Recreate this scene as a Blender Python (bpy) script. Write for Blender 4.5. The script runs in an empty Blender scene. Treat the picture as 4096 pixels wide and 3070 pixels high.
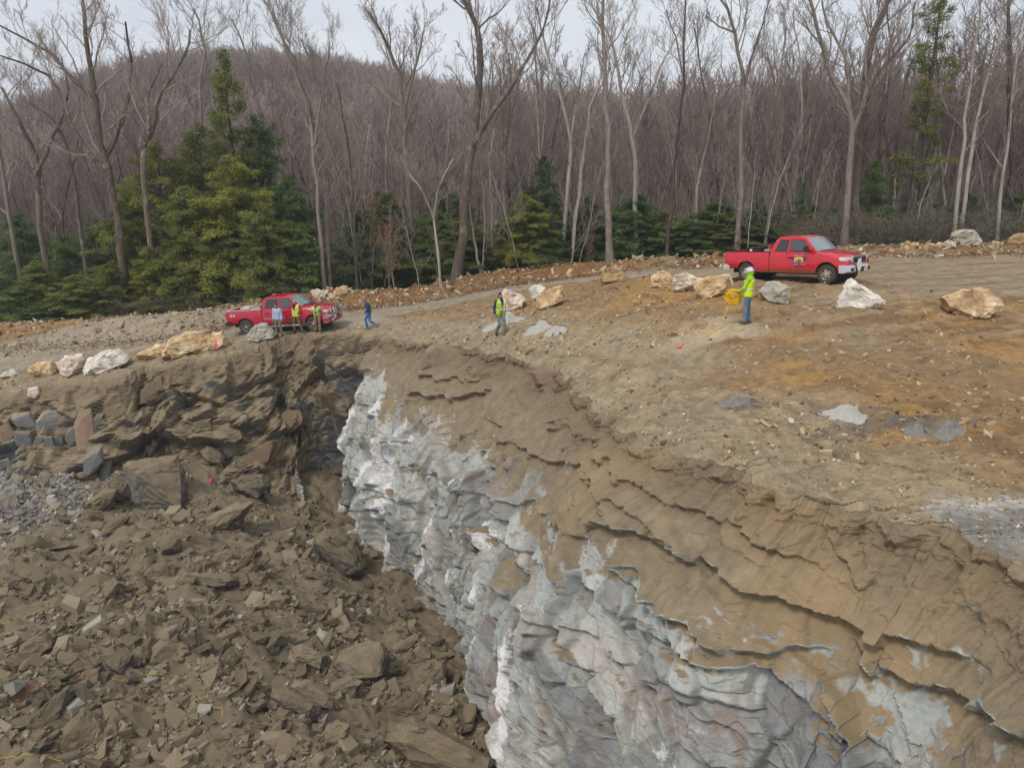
import bpy, bmesh, math, random
import numpy as np
from mathutils import Vector, Matrix

C = bpy.context.scene.collection
R = math.radians

# ------------------------------------------------------------------ camera
FPX = 731.0            # focal length in pixels of a 1024 x 767 picture
CAMZ = 18.0            # camera height above the datum
PITCH = 15.0
cam_d = bpy.data.cameras.new("camera")
cam_d.sensor_width = 36.0
cam_d.lens = FPX / 1024.0 * 36.0
cam_d.clip_start = 0.1
cam_d.clip_end = 3000.0
cam = bpy.data.objects.new("camera", cam_d)
C.objects.link(cam)
cam.location = (0, 0, CAMZ)
cam.rotation_euler = (R(90 - PITCH), 0, 0)
bpy.context.scene.camera = cam

# ------------------------------------------------------------------ light
SUN_EL, SUN_AZ = R(52), R(215)      # azimuth clockwise from +Y
world = bpy.data.worlds.new("World")
bpy.context.scene.world = world
world.use_nodes = True
wn, wl = world.node_tree.nodes, world.node_tree.links
wn.clear()
w_out = wn.new('ShaderNodeOutputWorld')
w_bg = wn.new('ShaderNodeBackground')
sky = wn.new('ShaderNodeTexSky')
sky.sky_type = 'NISHITA'
sky.sun_disc = False
sky.sun_elevation = SUN_EL
sky.sun_rotation = SUN_AZ
sky.air_density = 1.0
sky.dust_density = 3.0
w_scale = wn.new('ShaderNodeVectorMath'); w_scale.operation = 'SCALE'
w_scale.inputs['Scale'].default_value = 0.10
wl.new(sky.outputs[0], w_scale.inputs[0])
# cloud deck: pale grey-blue, paler towards the horizon, faintly mottled
tc = wn.new('ShaderNodeTexCoord')
mp = wn.new('ShaderNodeMapping'); mp.inputs['Scale'].default_value = (1.0, 1.0, 4.0)
cn = wn.new('ShaderNodeTexNoise'); cn.inputs['Scale'].default_value = 2.2
cn.inputs['Detail'].default_value = 7; cn.inputs['Roughness'].default_value = 0.55
wl.new(tc.outputs['Generated'], mp.inputs[0]); wl.new(mp.outputs[0], cn.inputs['Vector'])
cr = wn.new('ShaderNodeValToRGB')
cr.color_ramp.elements[0].position = 0.32; cr.color_ramp.elements[0].color = (0.70, 0.76, 0.84, 1)
cr.color_ramp.elements[1].position = 0.66; cr.color_ramp.elements[1].color = (0.92, 0.95, 1.0, 1)
wl.new(cn.outputs[0], cr.inputs[0])
w_mix = wn.new('ShaderNodeMix'); w_mix.data_type = 'RGBA'
w_mix.inputs['Factor'].default_value = 0.86
wl.new(w_scale.outputs[0], w_mix.inputs['A']); wl.new(cr.outputs[0], w_mix.inputs['B'])
wl.new(w_mix.outputs['Result'], w_bg.inputs['Color'])
w_bg.inputs['Strength'].default_value = 1.0
wl.new(w_bg.outputs[0], w_out.inputs[0])

sun_d = bpy.data.lights.new("sun", 'SUN')
sun_d.energy = 1.9
sun_d.angle = R(14)
sun_d.color = (1.0, 0.93, 0.83)
sun = bpy.data.objects.new("sun", sun_d)
C.objects.link(sun)
sdir = Vector((math.sin(SUN_AZ) * math.cos(SUN_EL), math.cos(SUN_AZ) * math.cos(SUN_EL), math.sin(SUN_EL)))
sun.rotation_euler = (-sdir).to_track_quat('-Z', 'Y').to_euler()
sun.location = (0, 0, 80)

vs = bpy.context.scene.view_settings
vs.view_transform = 'Standard'; vs.look = 'None'; vs.gamma = 1; vs.use_curve_mapping = False
vs.exposure = 0.12

# ------------------------------------------------------------------ picture <-> world
SP, CP = math.sin(R(PITCH)), math.cos(R(PITCH))
def U(px, py, cz):
    a = (px - 512.0) / FPX; b = (py - 383.5) / FPX
    return np.array([a * cz, cz * (CP - SP * b), CAMZ - cz * (SP + CP * b)])
def UZ(px, py, z):
    """point of the pixel's ray at world height z (relative to the camera: negative below)"""
    b = (py - 383.5) / FPX
    return U(px, py, -z / (SP + CP * b))
def proj(p):
    x, y, z = p[0], p[1], p[2] - CAMZ
    cz = y * CP - z * SP; cy = -(z * CP + y * SP)
    return 512 + FPX * x / cz, 383.5 + FPX * cy / cz, cz

# ------------------------------------------------------------------ numeric noise
_rs = np.random.RandomState(7)
_perm = _rs.permutation(512).astype(np.int64)
_perm = np.concatenate([_perm, _perm, _perm])
_grad = _rs.normal(size=(512, 3)); _grad /= np.linalg.norm(_grad, axis=1)[:, None]
_rnd = _rs.rand(512, 6)
def _h(ix, iy, iz):
    return _perm[(_perm[(_perm[ix & 511] + iy) & 511] + iz) & 511]
def noise(p):
    p = np.asarray(p, float); i = np.floor(p).astype(np.int64); f = p - i
    w = f * f * f * (f * (f * 6 - 15) + 10)
    out = 0
    for dx in (0, 1):
        wx = w[:, 0] if dx else 1 - w[:, 0]
        for dy in (0, 1):
            wy = w[:, 1] if dy else 1 - w[:, 1]
            for dz in (0, 1):
                wz = w[:, 2] if dz else 1 - w[:, 2]
                g = _grad[_h(i[:, 0] + dx, i[:, 1] + dy, i[:, 2] + dz)]
                d = g[:, 0] * (f[:, 0] - dx) + g[:, 1] * (f[:, 1] - dy) + g[:, 2] * (f[:, 2] - dz)
                out = out + wx * wy * wz * d
    return out * 1.6
def fbm(p, octs=4, rough=0.5, lac=2.03):
    p = np.asarray(p, float); a, s = 1.0, 0
    for o in range(octs):
        s = s + a * noise(p + o * 17.3); p = p * lac; a *= rough
    return s
def facets(p, amp_tilt=1.0, seed=0):
    """cellular noise: every cell is a tilted plane, so the surface reads as broken rock.
    returns (height, edge distance, cell random)"""
    p = np.asarray(p, float) + seed * 31.7
    i = np.floor(p).astype(np.int64)
    best = np.full(len(p), 9.0); second = np.full(len(p), 9.0)
    hh = np.zeros(len(p)); rr = np.zeros(len(p))
    for dx in (-1, 0, 1):
        for dy in (-1, 0, 1):
            for dz in (-1, 0, 1):
                k = _h(i[:, 0] + dx, i[:, 1] + dy, i[:, 2] + dz)
                c = i + np.array([dx, dy, dz]) + _rnd[k, :3]
                v = p - c
                d = np.sqrt((v * v).sum(1))
                val = (_rnd[k, 3] - 0.5) + amp_tilt * (v * _grad[k]).sum(1)
                m = d < best
                second = np.where(m, best, np.minimum(second, d))
                best = np.where(m, d, best); hh = np.where(m, val, hh); rr = np.where(m, _rnd[k, 4], rr)
    return hh, second - best, rr
def n2(x, y, sc, octs=4, z=0.0, rough=0.5):
    return fbm(np.stack([np.ravel(x) * sc, np.ravel(y) * sc, np.full(np.size(x), z)], 1), octs, rough)
def sstep(a, b, x):
    t = np.clip((x - a) / (b - a), 0, 1); return t * t * (3 - 2 * t)

# ------------------------------------------------------------------ object helpers
def tag(o, label=None, cat=None, group=None, kind=None):
    if label: o['label'] = label
    if cat: o['category'] = cat
    if group: o['group'] = group
    if kind: o['kind'] = kind
    return o
def empty(name, loc, rz=0.0, rx=0.0, ry=0.0):
    o = bpy.data.objects.new(name, None); C.objects.link(o)
    o.empty_display_size = 0.2
    o.location = loc; o.rotation_euler = (rx, ry, rz)
    return o
def mk_mesh(name, V, F, mats=(), smooth=True, midx=None):
    """V (n,3); F (m,k) array or list of such arrays"""
    V = np.asarray(V, np.float32)
    Fs = F if isinstance(F, (list, tuple)) else [F]
    Fs = [np.asarray(f, np.int32) for f in Fs if len(f)]
    me = bpy.data.meshes.new(name)
    me.vertices.add(len(V)); me.vertices.foreach_set('co', V.ravel())
    nl = sum(f.size for f in Fs); npoly = sum(len(f) for f in Fs)
    me.loops.add(nl); me.loops.foreach_set('vertex_index', np.concatenate([f.ravel() for f in Fs]))
    tot = np.concatenate([np.full(len(f), f.shape[1], np.int32) for f in Fs])
    st = np.concatenate([[0], np.cumsum(tot)[:-1]]).astype(np.int32)
    me.polygons.add(npoly); me.polygons.foreach_set('loop_start', st)
    try: me.polygons.foreach_set('loop_total', tot)
    except Exception: pass
    for m in mats: me.materials.append(m)
    if midx is not None: me.polygons.foreach_set('material_index', np.asarray(midx, np.int32))
    me.update(calc_edges=True)
    me.validate()
    me.polygons.foreach_set('use_smooth', np.full(len(me.polygons), bool(smooth)))
    return me
def attr(me, name, vals):
    vals = np.asarray(vals, np.float32)
    if vals.ndim == 1:
        a = me.attributes.new(name, 'FLOAT', 'POINT'); a.data.foreach_set('value', vals)
    else:
        a = me.attributes.new(name, 'FLOAT_COLOR', 'POINT')
        c = np.ones((len(vals), 4), np.float32); c[:, :3] = vals
        a.data.foreach_set('color', c.ravel())
def link(name, me, parent=None, loc=None):
    o = bpy.data.objects.new(name, me); C.objects.link(o)
    if parent: o.parent = parent
    if loc is not None: o.location = loc
    return o
def grid_faces(nu, nv):
    a = np.arange(nu * nv).reshape(nu, nv)
    return np.stack([a[:-1, :-1], a[1:, :-1], a[1:, 1:], a[:-1, 1:]], -1).reshape(-1, 4)

# ------------------------------------------------------------------ materials
def srgb(r, g, b):
    f = lambda c: (c / 255 / 12.92) if c / 255 <= 0.04045 else ((c / 255 + 0.055) / 1.055) ** 2.4
    return (f(r), f(g), f(b))
class NT:
    def __init__(s, name, rough=0.9, spec=0.3):
        s.m = bpy.data.materials.new(name); s.m.use_nodes = True
        s.n, s.l = s.m.node_tree.nodes, s.m.node_tree.links
        s.b = s.n['Principled BSDF']
        s.b.inputs['Roughness'].default_value = rough
        s.b.inputs['Specular IOR Level'].default_value = spec
        s.co = s.n.new('ShaderNodeTexCoord'); s.vec = s.co.outputs['Object']
    def mapping(s, scale=(1, 1, 1), rot=(0, 0, 0), src=None):
        m = s.n.new('ShaderNodeMapping'); m.inputs['Scale'].default_value = scale
        m.inputs['Rotation'].default_value = rot
        s.l.new(src or s.vec, m.inputs[0]); return m.outputs[0]
    def noise(s, sc, det=6, rough=0.55, vec=None, dist=0.0):
        n = s.n.new('ShaderNodeTexNoise'); n.inputs['Scale'].default_value = sc
        n.inputs['Detail'].default_value = det; n.inputs['Roughness'].default_value = rough
        n.inputs['Distortion'].default_value = dist
        s.l.new(vec or s.vec, n.inputs['Vector']); return n.outputs[0]
    def voro(s, sc, feat='F1', vec=None, out='Distance'):
        n = s.n.new('ShaderNodeTexVoronoi'); n.inputs['Scale'].default_value = sc; n.feature = feat
        s.l.new(vec or s.vec, n.inputs['Vector']); return n.outputs[out]
    def att(s, name, out='Fac'):
        a = s.n.new('ShaderNodeAttribute'); a.attribute_name = name; return a.outputs[out]
    def rnd(s):
        return s.n.new('ShaderNodeObjectInfo').outputs['Random']
    def math(s, op, a, b=0.0, clamp=False):
        n = s.n.new('ShaderNodeMath'); n.operation = op; n.use_clamp = clamp
        for k, v in enumerate((a, b)):
            if isinstance(v, (int, float)): n.inputs[k].default_value = v
            else: s.l.new(v, n.inputs[k])
        return n.outputs[0]
    def step(s, x, a, b):
        n = s.n.new('ShaderNodeMapRange'); n.interpolation_type = 'SMOOTHSTEP'
        s.l.new(x, n.inputs[0]); n.inputs[1].default_value = a; n.inputs[2].default_value = b
        return n.outputs[0]
    def mix(s, f, a, b, mode='MIX'):
        n = s.n.new('ShaderNodeMix'); n.data_type = 'RGBA'; n.blend_type = mode
        if isinstance(f, (int, float)): n.inputs['Factor'].default_value = f
        else: s.l.new(f, n.inputs['Factor'])
        for k, v in (('A', a), ('B', b)):
            if isinstance(v, tuple): n.inputs[k].default_value = (*v[:3], 1)
            else: s.l.new(v, n.inputs[k])
        return n.outputs['Result']
    def ramp(s, x, stops):
        n = s.n.new('ShaderNodeValToRGB'); e = n.color_ramp.elements
        while len(e) < len(stops): e.new(0.5)
        for k, (p, c) in enumerate(stops):
            e[k].position = p; e[k].color = (*c, 1)
        s.l.new(x, n.inputs[0]); return n.outputs[0]
    def vary(s, col, x, amt):
        """multiply colour by 1 +- amt following x in 0..1"""
        f = s.math('ADD', s.math('MULTIPLY', s.math('SUBTRACT', x, 0.5), 2 * amt), 1.0)
        n = s.n.new('ShaderNodeVectorMath'); n.operation = 'SCALE'
        if isinstance(col, tuple):
            n.inputs[0].default_value = col[:3]
        else: s.l.new(col, n.inputs[0])
        s.l.new(f, n.inputs['Scale']); return n.outputs[0]
    def bump(s, h, strength=0.5, dist=0.05):
        n = s.n.new('ShaderNodeBump'); n.inputs['Strength'].default_value = strength
        n.inputs['Distance'].default_value = dist
        s.l.new(h, n.inputs['Height'])
        prev = s.b.inputs['Normal']
        if prev.is_linked: s.l.new(prev.links[0].from_socket, n.inputs['Normal'])
        s.l.new(n.outputs[0], prev)
    def col(s, c):
        if isinstance(c, tuple): s.b.inputs['Base Color'].default_value = (*c[:3], 1)
        else: s.l.new(c, s.b.inputs['Base Color'])
        return s.m
def plain(name, c, rough=0.6, metal=0.0, spec=0.5, vary=0.08, sc=8.0, coat=0.0, bump=0.0):
    t = NT(name, rough, spec); t.b.inputs['Metallic'].default_value = metal
    t.b.inputs['Coat Weight'].default_value = coat
    n = t.noise(sc, 4)
    if bump: t.bump(n, 0.4, bump)
    return t.col(t.vary(c, n, vary * 2))
# ================================================================== terrain
# rim of the quarry face, traced as (px, py, height below the camera)
RIM = [(-420, 470, -12.0), (-200, 425, -11.0), (-60, 402, -10.2), (0, 392, -9.7), (65, 382, -9.4), (120, 377, -9.0), (150, 368, -8.9), (213, 356, -8.3), (250, 347, -8.0),
       (278, 338.5, -7.8), (324, 334, -7.6), (370, 334, -7.25), (417, 340, -6.9), (463, 349, -6.6), (509, 355, -6.35),
       (532, 364, -6.2), (569, 376, -6.05), (584, 396, -5.85), (606, 416, -5.7), (634, 433, -5.6), (671, 451, -5.5),
       (722, 467, -5.4), (759, 481, -5.3), (790, 493, -5.25), (847, 500, -5.2), (949, 526, -5.1), (1024, 560, -5.1), (1150, 640, -5.1), (1400, 900, -5.1)]
rim_c = np.array([UZ(*r) for r in RIM])
rim_c = np.vstack([rim_c, [[8.6, 0.0, CAMZ - 5.1], [9.4, -14, CAMZ - 5.2], [10, -30, CAMZ - 5.4]]])
def catmull(P, n=40):
    P = np.asarray(P, float); Q = np.vstack([2 * P[0] - P[1], P, 2 * P[-1] - P[-2]]); out = []
    t = np.linspace(0, 1, n, endpoint=False)[:, None]
    for k in range(1, len(Q) - 2):
        p0, p1, p2, p3 = Q[k - 1], Q[k], Q[k + 1], Q[k + 2]
        out.append(0.5 * ((2 * p1) + (-p0 + p2) * t + (2 * p0 - 5 * p1 + 4 * p2 - p3) * t ** 2 + (-p0 + 3 * p1 - 3 * p2 + p3) * t ** 3))
    out.append(P[-1:]); return np.vstack(out)
rim_d = catmull(rim_c, 60)
seg = np.linalg.norm(np.diff(rim_d[:, :2], axis=0), axis=1)
rim_s = np.concatenate([[0], np.cumsum(seg)])
rim_dist = np.hypot(rim_d[:, 0], rim_d[:, 1])
vis = (rim_d[:, 1] > 3) & (np.abs(rim_d[:, 0]) < rim_d[:, 1] * 0.85 + 3)
wgt = np.where(vis, 1.0 / np.maximum(rim_dist, 9), 0.008)
cw = np.concatenate([[0], np.cumsum(seg * 0.5 * (wgt[1:] + wgt[:-1]))])
NS = 1500
S = np.interp(np.linspace(0, cw[-1], NS), cw, rim_s)
rimP = np.stack([np.interp(S, rim_s, rim_d[:, k]) for k in range(3)], 1)
# heavily smoothed rim: the general run of the face
kk = np.linspace(0, rim_s[-1], 400)
sm = np.stack([np.interp(kk, rim_s, rim_d[:, k]) for k in range(3)], 1)
for _ in range(60):
    sm[1:-1] = (sm[:-2] + 2 * sm[1:-1] + sm[2:]) / 4
rimS = np.stack([np.interp(S, kk, sm[:, k]) for k in range(3)], 1)
tan = np.gradient(rimS[:, :2], S, axis=0); tan /= np.linalg.norm(tan, axis=1)[:, None]
nrm = np.stack([tan[:, 1], -tan[:, 0]], 1)           # points into the pit
PITC = np.array([-8.0, 15.0])
if ((PITC - rimS[:, :2]) * nrm).sum(1).mean() < 0: nrm = -nrm
s_corner = rim_s[np.argmin(np.abs(rim_d[:, 0] + 5.2) + (rim_d[:, 1] < 30) * 99)]

# ---- height of the upper ground
GP = [(827, 285, -3.84), (747, 281.5, -4.0), (846, 276, -3.8), (746, 323, -4.27), (500, 335, -5.8), (369, 329, -7.25), (279, 336, -7.6),
      (297, 332.6, -7.5), (318, 331, -7.45), (315.5, 329.6, -7.41), (248, 337, -7.86), (420, 305, -7.0), (540, 283, -5.9), (640, 272, -4.9), (720, 268, -4.3),
      (1000, 252, -3.8), (965, 247, -3.8), (970, 320, -4.3), (1024, 300, -4.2), (900, 262, -3.8), (980, 420, -4.75), (800, 420, -5.0), (800, 360, -4.65),
      (700, 350, -4.75), (600, 330, -5.1), (650, 400, -5.3), (860, 460, -5.1), (980, 480, -5.0), (560, 300, -5.4), (600, 290, -4.9), (660, 287, -4.6), (700, 295, -4.4),
      (10, 379, -9.5), (45, 377, -9.3), (73, 377, -9.15), (105, 373, -8.95), (150, 361, -8.6), (188, 357, -8.35), (262, 343, -7.9),
      (0, 345, -9.0), (100, 336, -8.6), (200, 325, -8.1), (300, 312, -7.7), (-150, 390, -10.2), (-150, 350, -9.6), (1150, 300, -4.2), (1150, 252, -3.8), (1150, 420, -4.8), (1200, 600, -5.1),
      (910, 305, -4.05), (860, 340, -4.4), (480, 318, -6.2), (450, 345, -6.5)]
gp = np.array([UZ(*g) for g in GP])
extra = np.array([[-60, 60, CAMZ - 10.5], [-30, 62, CAMZ - 9.2], [-8, 64, CAMZ - 7.8], [12, 66, CAMZ - 6.4], [32, 66, CAMZ - 4.6], [60, 60, CAMZ - 4.0],
                  [20, 0, CAMZ - 5.0], [20, -15, CAMZ - 5.0], [40, 0, CAMZ - 4.6], [45, 25, CAMZ - 4.2], [-70, 45, CAMZ - 12], [14, 8, CAMZ - 5.0]])
cp = np.vstack([gp, rim_c[1:-1], extra])
def tps_fit(P, lam):
    n = len(P); d = np.linalg.norm(P[:, None, :2] - P[None, :, :2], axis=2)
    K = np.where(d > 0, d * d * np.log(d + 1e-9), 0) + lam * np.eye(n)
    A = np.zeros((n + 3, n + 3)); A[:n, :n] = K; A[:n, n] = 1; A[:n, n + 1:] = P[:, :2]
    A[n, :n] = 1; A[n + 1:, :n] = P[:, :2].T
    b = np.zeros(n + 3); b[:n] = P[:, 2]
    return np.linalg.solve(A, b)
def tps_eval(P, w, x, y):
    out = w[len(P)] + w[len(P) + 1] * x + w[len(P) + 2] * y
    for k in range(len(P)):
        d2 = (x - P[k, 0]) ** 2 + (y - P[k, 1]) ** 2
        out = out + w[k] * 0.5 * d2 * np.log(d2 + 1e-9)
    return out
cw_ = tps_fit(cp, 3.0)
# banks of pushed-up dirt along the far side of the road
BANK = [(-260, 352, -9.4, 1.2), (-100, 336, -8.6, 1.2), (0, 326, -8.1, 1.2), (100, 319, -7.6, 1.2), (194, 311, -7.1, 1.1), (259, 302, -6.9, 1.0), (342, 289, -6.5, 1.1), (400, 291, -6.6, 1.1), (444, 284, -6.2, 1.0),
        (500, 272, -5.6, 0.9), (555, 262, -5.0, 0.8), (640, 257, -4.4, 0.7), (717, 257, -4.0, 0.6), (790, 252, -3.8, 0.5), (870, 249, -3.5, 0.6), (950, 244, -3.3, 0.6), (1024, 243, -3.2, 0.6), (1200, 243, -3.2, 0.6)]
bank = np.array([list(UZ(b[0], b[1], b[2])) + [b[3]] for b in BANK])
RIDGE = [(-400, 150), (0, 120), (60, 102), (120, 78), (180, 62), (240, 56), (290, 54), (340, 58), (400, 68), (460, 84), (560, 96), (700, 106), (850, 112), (1024, 118), (1400, 130)]
def poly_dist(x, y, P):
    best = np.full(x.shape, 1e9); side = np.zeros(x.shape); val = np.zeros(x.shape); zz = np.zeros(x.shape)
    for a, b in zip(P[:-1], P[1:]):
        ab = b[:2] - a[:2]; L2 = (ab ** 2).sum()
        t = np.clip(((x - a[0]) * ab[0] + (y - a[1]) * ab[1]) / L2, 0, 1)
        dx, dy = x - a[0] - t * ab[0], y - a[1] - t * ab[1]
        d = np.hypot(dx, dy); m = d < best
        side = np.where(m, np.sign(ab[0] * dy - ab[1] * dx), side)
        val = np.where(m, a[3] + t * (b[3] - a[3]), val); zz = np.where(m, a[2] + t * (b[2] - a[2]), zz)
        best = np.where(m, d, best)
    return best, side, val, zz
def ground_h(x, y, detail=True):
    x = np.asarray(x, float); y = np.asarray(y, float)
    r = np.hypot(x, y)
    near = tps_eval(cp, cw_, x, y)
    # the far floor and the wooded hill
    az = x / np.maximum(y, 1e-3) ; pxx = np.where(y > 1, 512 + FPX * az / CP * 0.97, np.where(x > 0, 1400, -400))
    b = (np.interp(pxx, [q[0] for q in RIDGE], [q[1] for q in RIDGE]) + 33 - 383.5) / FPX
    D = 430.0
    ridge = -D * (SP + CP * b) / (CP - SP * b) * 1.0
    ridge = ridge - 9
    floor = np.interp(x, [-80, -20, 10, 40, 90], [-12, -8.5, -6.5, -4.8, -4.5]) 
    rr = np.clip((r - 75) / (D - 75), 0, 1.6)
    prof = np.where(rr < 1, np.sin(np.clip(rr, 0, 1) * math.pi / 2) ** 1.25, 1 - (rr - 1) * 0.9)
    far = CAMZ + floor * (1 - prof) + ridge * prof
    w = sstep(52, 78, r)
    h = near * (1 - w) + far * w
    h = np.where((y < 5) & (r > 60), CAMZ - 5, h)
    d, side, hb, zc = poly_dist(x, y, bank)
    prof_b = np.where(side > 0, np.exp(-(d / 2.6) ** 2) , np.exp(-(d / 1.35) ** 2))
    top = np.maximum(zc - h, hb * 0.35)
    h = h + np.where(d < 12, np.clip(top, 0, 1.6) * prof_b, 0)
    if detail:
        sh = x.shape
        w_near = (1 - sstep(40, 60, r)).ravel()
        big = n2(x, y, 0.35, 3); med = n2(x, y, 1.3, 4, 3.0); fine = n2(x, y, 6.0, 3, 9.0, 0.6)
        rough = road_mask(x, y).ravel()
        am = 1 - 0.75 * rough
        bk = np.exp(-(d / 2.2) ** 2).ravel()
        h = h + ((0.18 * big + (0.10 + 0.14 * bk) * med) * am * w_near + (0.035 + 0.03 * bk) * fine * (0.45 + 0.55 * am) * w_near + 0.5 * (1 - w_near) * n2(x, y, 0.08, 3)).reshape(sh)
    return h
ROADL = [(-300, 400, -10.4, 3.0), (-100, 372, -9.6, 2.8), (0, 359, -9.2, 2.6), (100, 347, -8.8, 2.5), (200, 335, -8.2, 2.4), (300, 323, -7.7, 2.3), (380, 313, -7.3, 2.3), (440, 303, -6.9, 2.1), (540, 284, -5.9, 1.7), (620, 274, -5.1, 1.7),
         (700, 271, -4.35, 2.0), (770, 272, -4.0, 2.6), (850, 275, -3.9, 3.2), (920, 276, -3.9, 5.0), (1000, 275, -4.0, 7.0), (1100, 275, -4.0, 8.0)]
roadl = np.array([list(UZ(*b[:3])) + [b[3]] for b in ROADL])
def road_mask(x, y):
    d, side, w, _ = poly_dist(np.asarray(x, float), np.asarray(y, float), roadl)
    return 1 - sstep(w * 0.85, w * 1.15, d)
def gz(x, y):
    """height of the finished ground at one point"""
    return float(ground_h(np.array([float(x)]), np.array([float(y)]))[0])
def ray_hit(px, py, hf, c0, c1, n=1400):
    """first point where the pixel's ray goes below the surface hf"""
    cz = c0 * (c1 / c0) ** np.linspace(0, 1, n)
    P_ = np.stack([U(px, py, c) for c in cz]); d = P_[:, 2] - hf(P_[:, 0], P_[:, 1])
    k = np.argmax(d < 0)
    if d[k] >= 0: k = np.argmin(d)
    return P_[k]
def on_ground(px, py):
    """point where the pixel's ray meets the upper ground"""
    p = UZ(px, py, -3.0 if px > 560 else -5.0)
    c0 = max(9.0, 3.0 / (SP + CP * (py - 383.5) / FPX))
    return ray_hit(px, py, ground_h, c0, 75.0)
# ---- rim line with crumbled edge
jit = 0.0
rj = fbm(np.stack([S * 0.9, S * 0, S * 0 + 3], 1), 5, 0.6) * 0.28

rimJ = rimP.copy()
rimJ[:, :2] += nrm * rj[:, None]
# ---- upper ground, a fan of rows leaving the rim
NR = 460
k = np.arange(NR) / (NR - 1)
dist = 0.02 + 34 * (k / 0.66) ** 2.1
far_k = k > 0.66
kf = (k - 0.66) / 0.34
dist = np.where(far_k, 34.02 * np.exp(kf * math.log(900 / 34.0)), dist)
dist[0] = 0
fan = rimS[:, :2] - PITC; fan /= np.linalg.norm(fan, axis=1)[:, None]
X = rimJ[:, 0][:, None] + fan[:, 0][:, None] * dist[None]
Y = rimJ[:, 1][:, None] + fan[:, 1][:, None] * dist[None]
rim_h = ground_h(rimJ[:, 0], rimJ[:, 1])
Z = ground_h(X.ravel(), Y.ravel()).reshape(X.shape)
# the lip: soil rounds over near the edge
lip = np.exp(-(dist / 0.35) ** 2)[None] * (0.05 + 0.07 * np.abs(noise(np.stack([S * 1.7, S * 0, S * 0], 1)))[:, None])
Z = Z - lip
rimJ[:, 2] = Z[:, 0]
x, y = X.ravel(), Y.ravel()
dr = np.broadcast_to(dist[None], X.shape).ravel(); ss_ = np.broadcast_to(S[:, None], X.shape).ravel()
rr = np.hypot(x, y)
# where the ground is what
road = road_mask(x, y) * (1 - sstep(60, 70, rr))
dB, sideB, _, _ = poly_dist(x, y, bank)
beyond = (sideB > 0) & (dB > 0.8)
forest = np.where(beyond, sstep(0.8, 3.0, dB + 0.8 * n2(x, y, 0.7, 3, 5.0)), 0.0)
forest = np.where(rr > 62, 1.0, forest)
track = sstep(5.8, 2.6, dr + 1.6 * n2(x, y, 0.4, 3, 2.0)) * (ss_ > s_corner)       # grey travelled strip along the rim
track = np.maximum(track, sstep(5.0, 2.5, dr + 1.5 * n2(x, y, 0.4, 3, 2.0)) * (ss_ <= s_corner) * 0.9)
bankm = np.exp(-(dB / 2.4) ** 2)
right = sstep(-4, 8, x + 0.0)
c_soil = np.array(srgb(150, 124, 92)); c_ochre = np.array(srgb(170, 134, 84)); c_dark = np.array(srgb(112, 86, 58))
c_track = np.array(srgb(162, 147, 122)); c_road = np.array(srgb(158, 148, 130)); c_leaf = np.array(srgb(112, 94, 82)); c_bank = np.array(srgb(124, 90, 58)); c_grav = np.array(srgb(140, 128, 108))
c_pale = np.array(srgb(196, 178, 148))
n1 = n2(x, y, 0.22, 4, 1.0); nb = n2(x, y, 0.9, 4, 6.0); n3 = n2(x, y, 3.0, 3, 7.0)
streak = fbm(np.stack([(x * 0.25 + y * 0.1), (y - 0.1 * x) * 2.2, x * 0], 1), 4, 0.6)
def lerp(a, b, t):
    t = np.clip(t, 0, 1)[:, None]; return a * (1 - t) + b * t
col = lerp(c_soil[None], c_ochre[None], sstep(-0.2, 0.3, n1 + 0.5 * streak))
col = lerp(col, c_dark[None], sstep(0.12, 0.6, nb + 0.2 * n3) * 0.75)
col = lerp(col, c_track[None], track * 0.85)
col = lerp(col, c_grav[None], (1 - right) * (1 - sstep(0, 1, bankm)) * 0.3)
col = lerp(col, c_bank[None], bankm * 0.8 * sstep(-30, -8, x) )
col = lerp(col, np.array(srgb(112, 88, 62))[None], sstep(.0, .5, road) * sstep(1, .5, road) * .6)
col = lerp(col, c_road[None], sstep(.3, .8, road) * (0.85 + 0.3 * streak) * (0.6 + 0.4 * (1 - sstep(8, 16, x))))
pts_pale = [(722, 345, 1.7, c_pale, 0.85), (700, 352, 1.1, c_pale, .7), (1000, 508, 0.9, np.array(srgb(196, 192, 182)), 0.9), (1010, 525, 0.8, np.array(srgb(150, 146, 138)), 0.95), (885, 425, 0.5, np.array(srgb(122, 117, 108)), 0.5), (920, 432, 0.6, np.array(srgb(120, 115, 108)), 0.6), (735, 402, 0.6, np.array(srgb(104, 98, 88)), 0.7), (840, 416, 0.8, np.array(srgb(140, 134, 124)), .6),
            (815, 430, 0.6, np.array(srgb(106, 100, 92)), .6), (955, 432, 0.6, np.array(srgb(122, 118, 110)), .6), (365, 324, 1.2, np.array(srgb(178, 172, 160)), .7), (625, 372, 1.3, np.array(srgb(190, 172, 142)), .55), (660, 374, .5, np.array(srgb(110, 106, 98)), .8)]
for (a_, b_, rad, cc, am) in pts_pale:
    q = UZ(a_, b_, -5.0) if a_ > 400 else UZ(a_, b_, -7.4)
    d = np.hypot((x - q[0]) / 1.35, (y - q[1]))
    col = lerp(col, cc[None], am * sstep(1.0, 0.25, d / rad + 0.7 * nb + .35 * n3))
col = lerp(col, c_leaf[None], forest)
yard = sstep(5, 12, x) * sstep(16, 24, y) * (1 - sstep(50, 58, rr))
rut = fbm(np.stack([(x * .93 + y * .35) * 0.10, (y * .93 - x * .35) * 1.5, x * 0 + 9], 1), 4, .6)
col = lerp(col, np.array(srgb(158, 142, 118))[None], yard * sstep(-.05, .35, rut) * .75)
col = lerp(col, np.array(srgb(118, 92, 64))[None], yard * sstep(-.15, -.5, rut) * .5)
n8 = n2(x, y, 8.0, 3, 17., .7)
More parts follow.
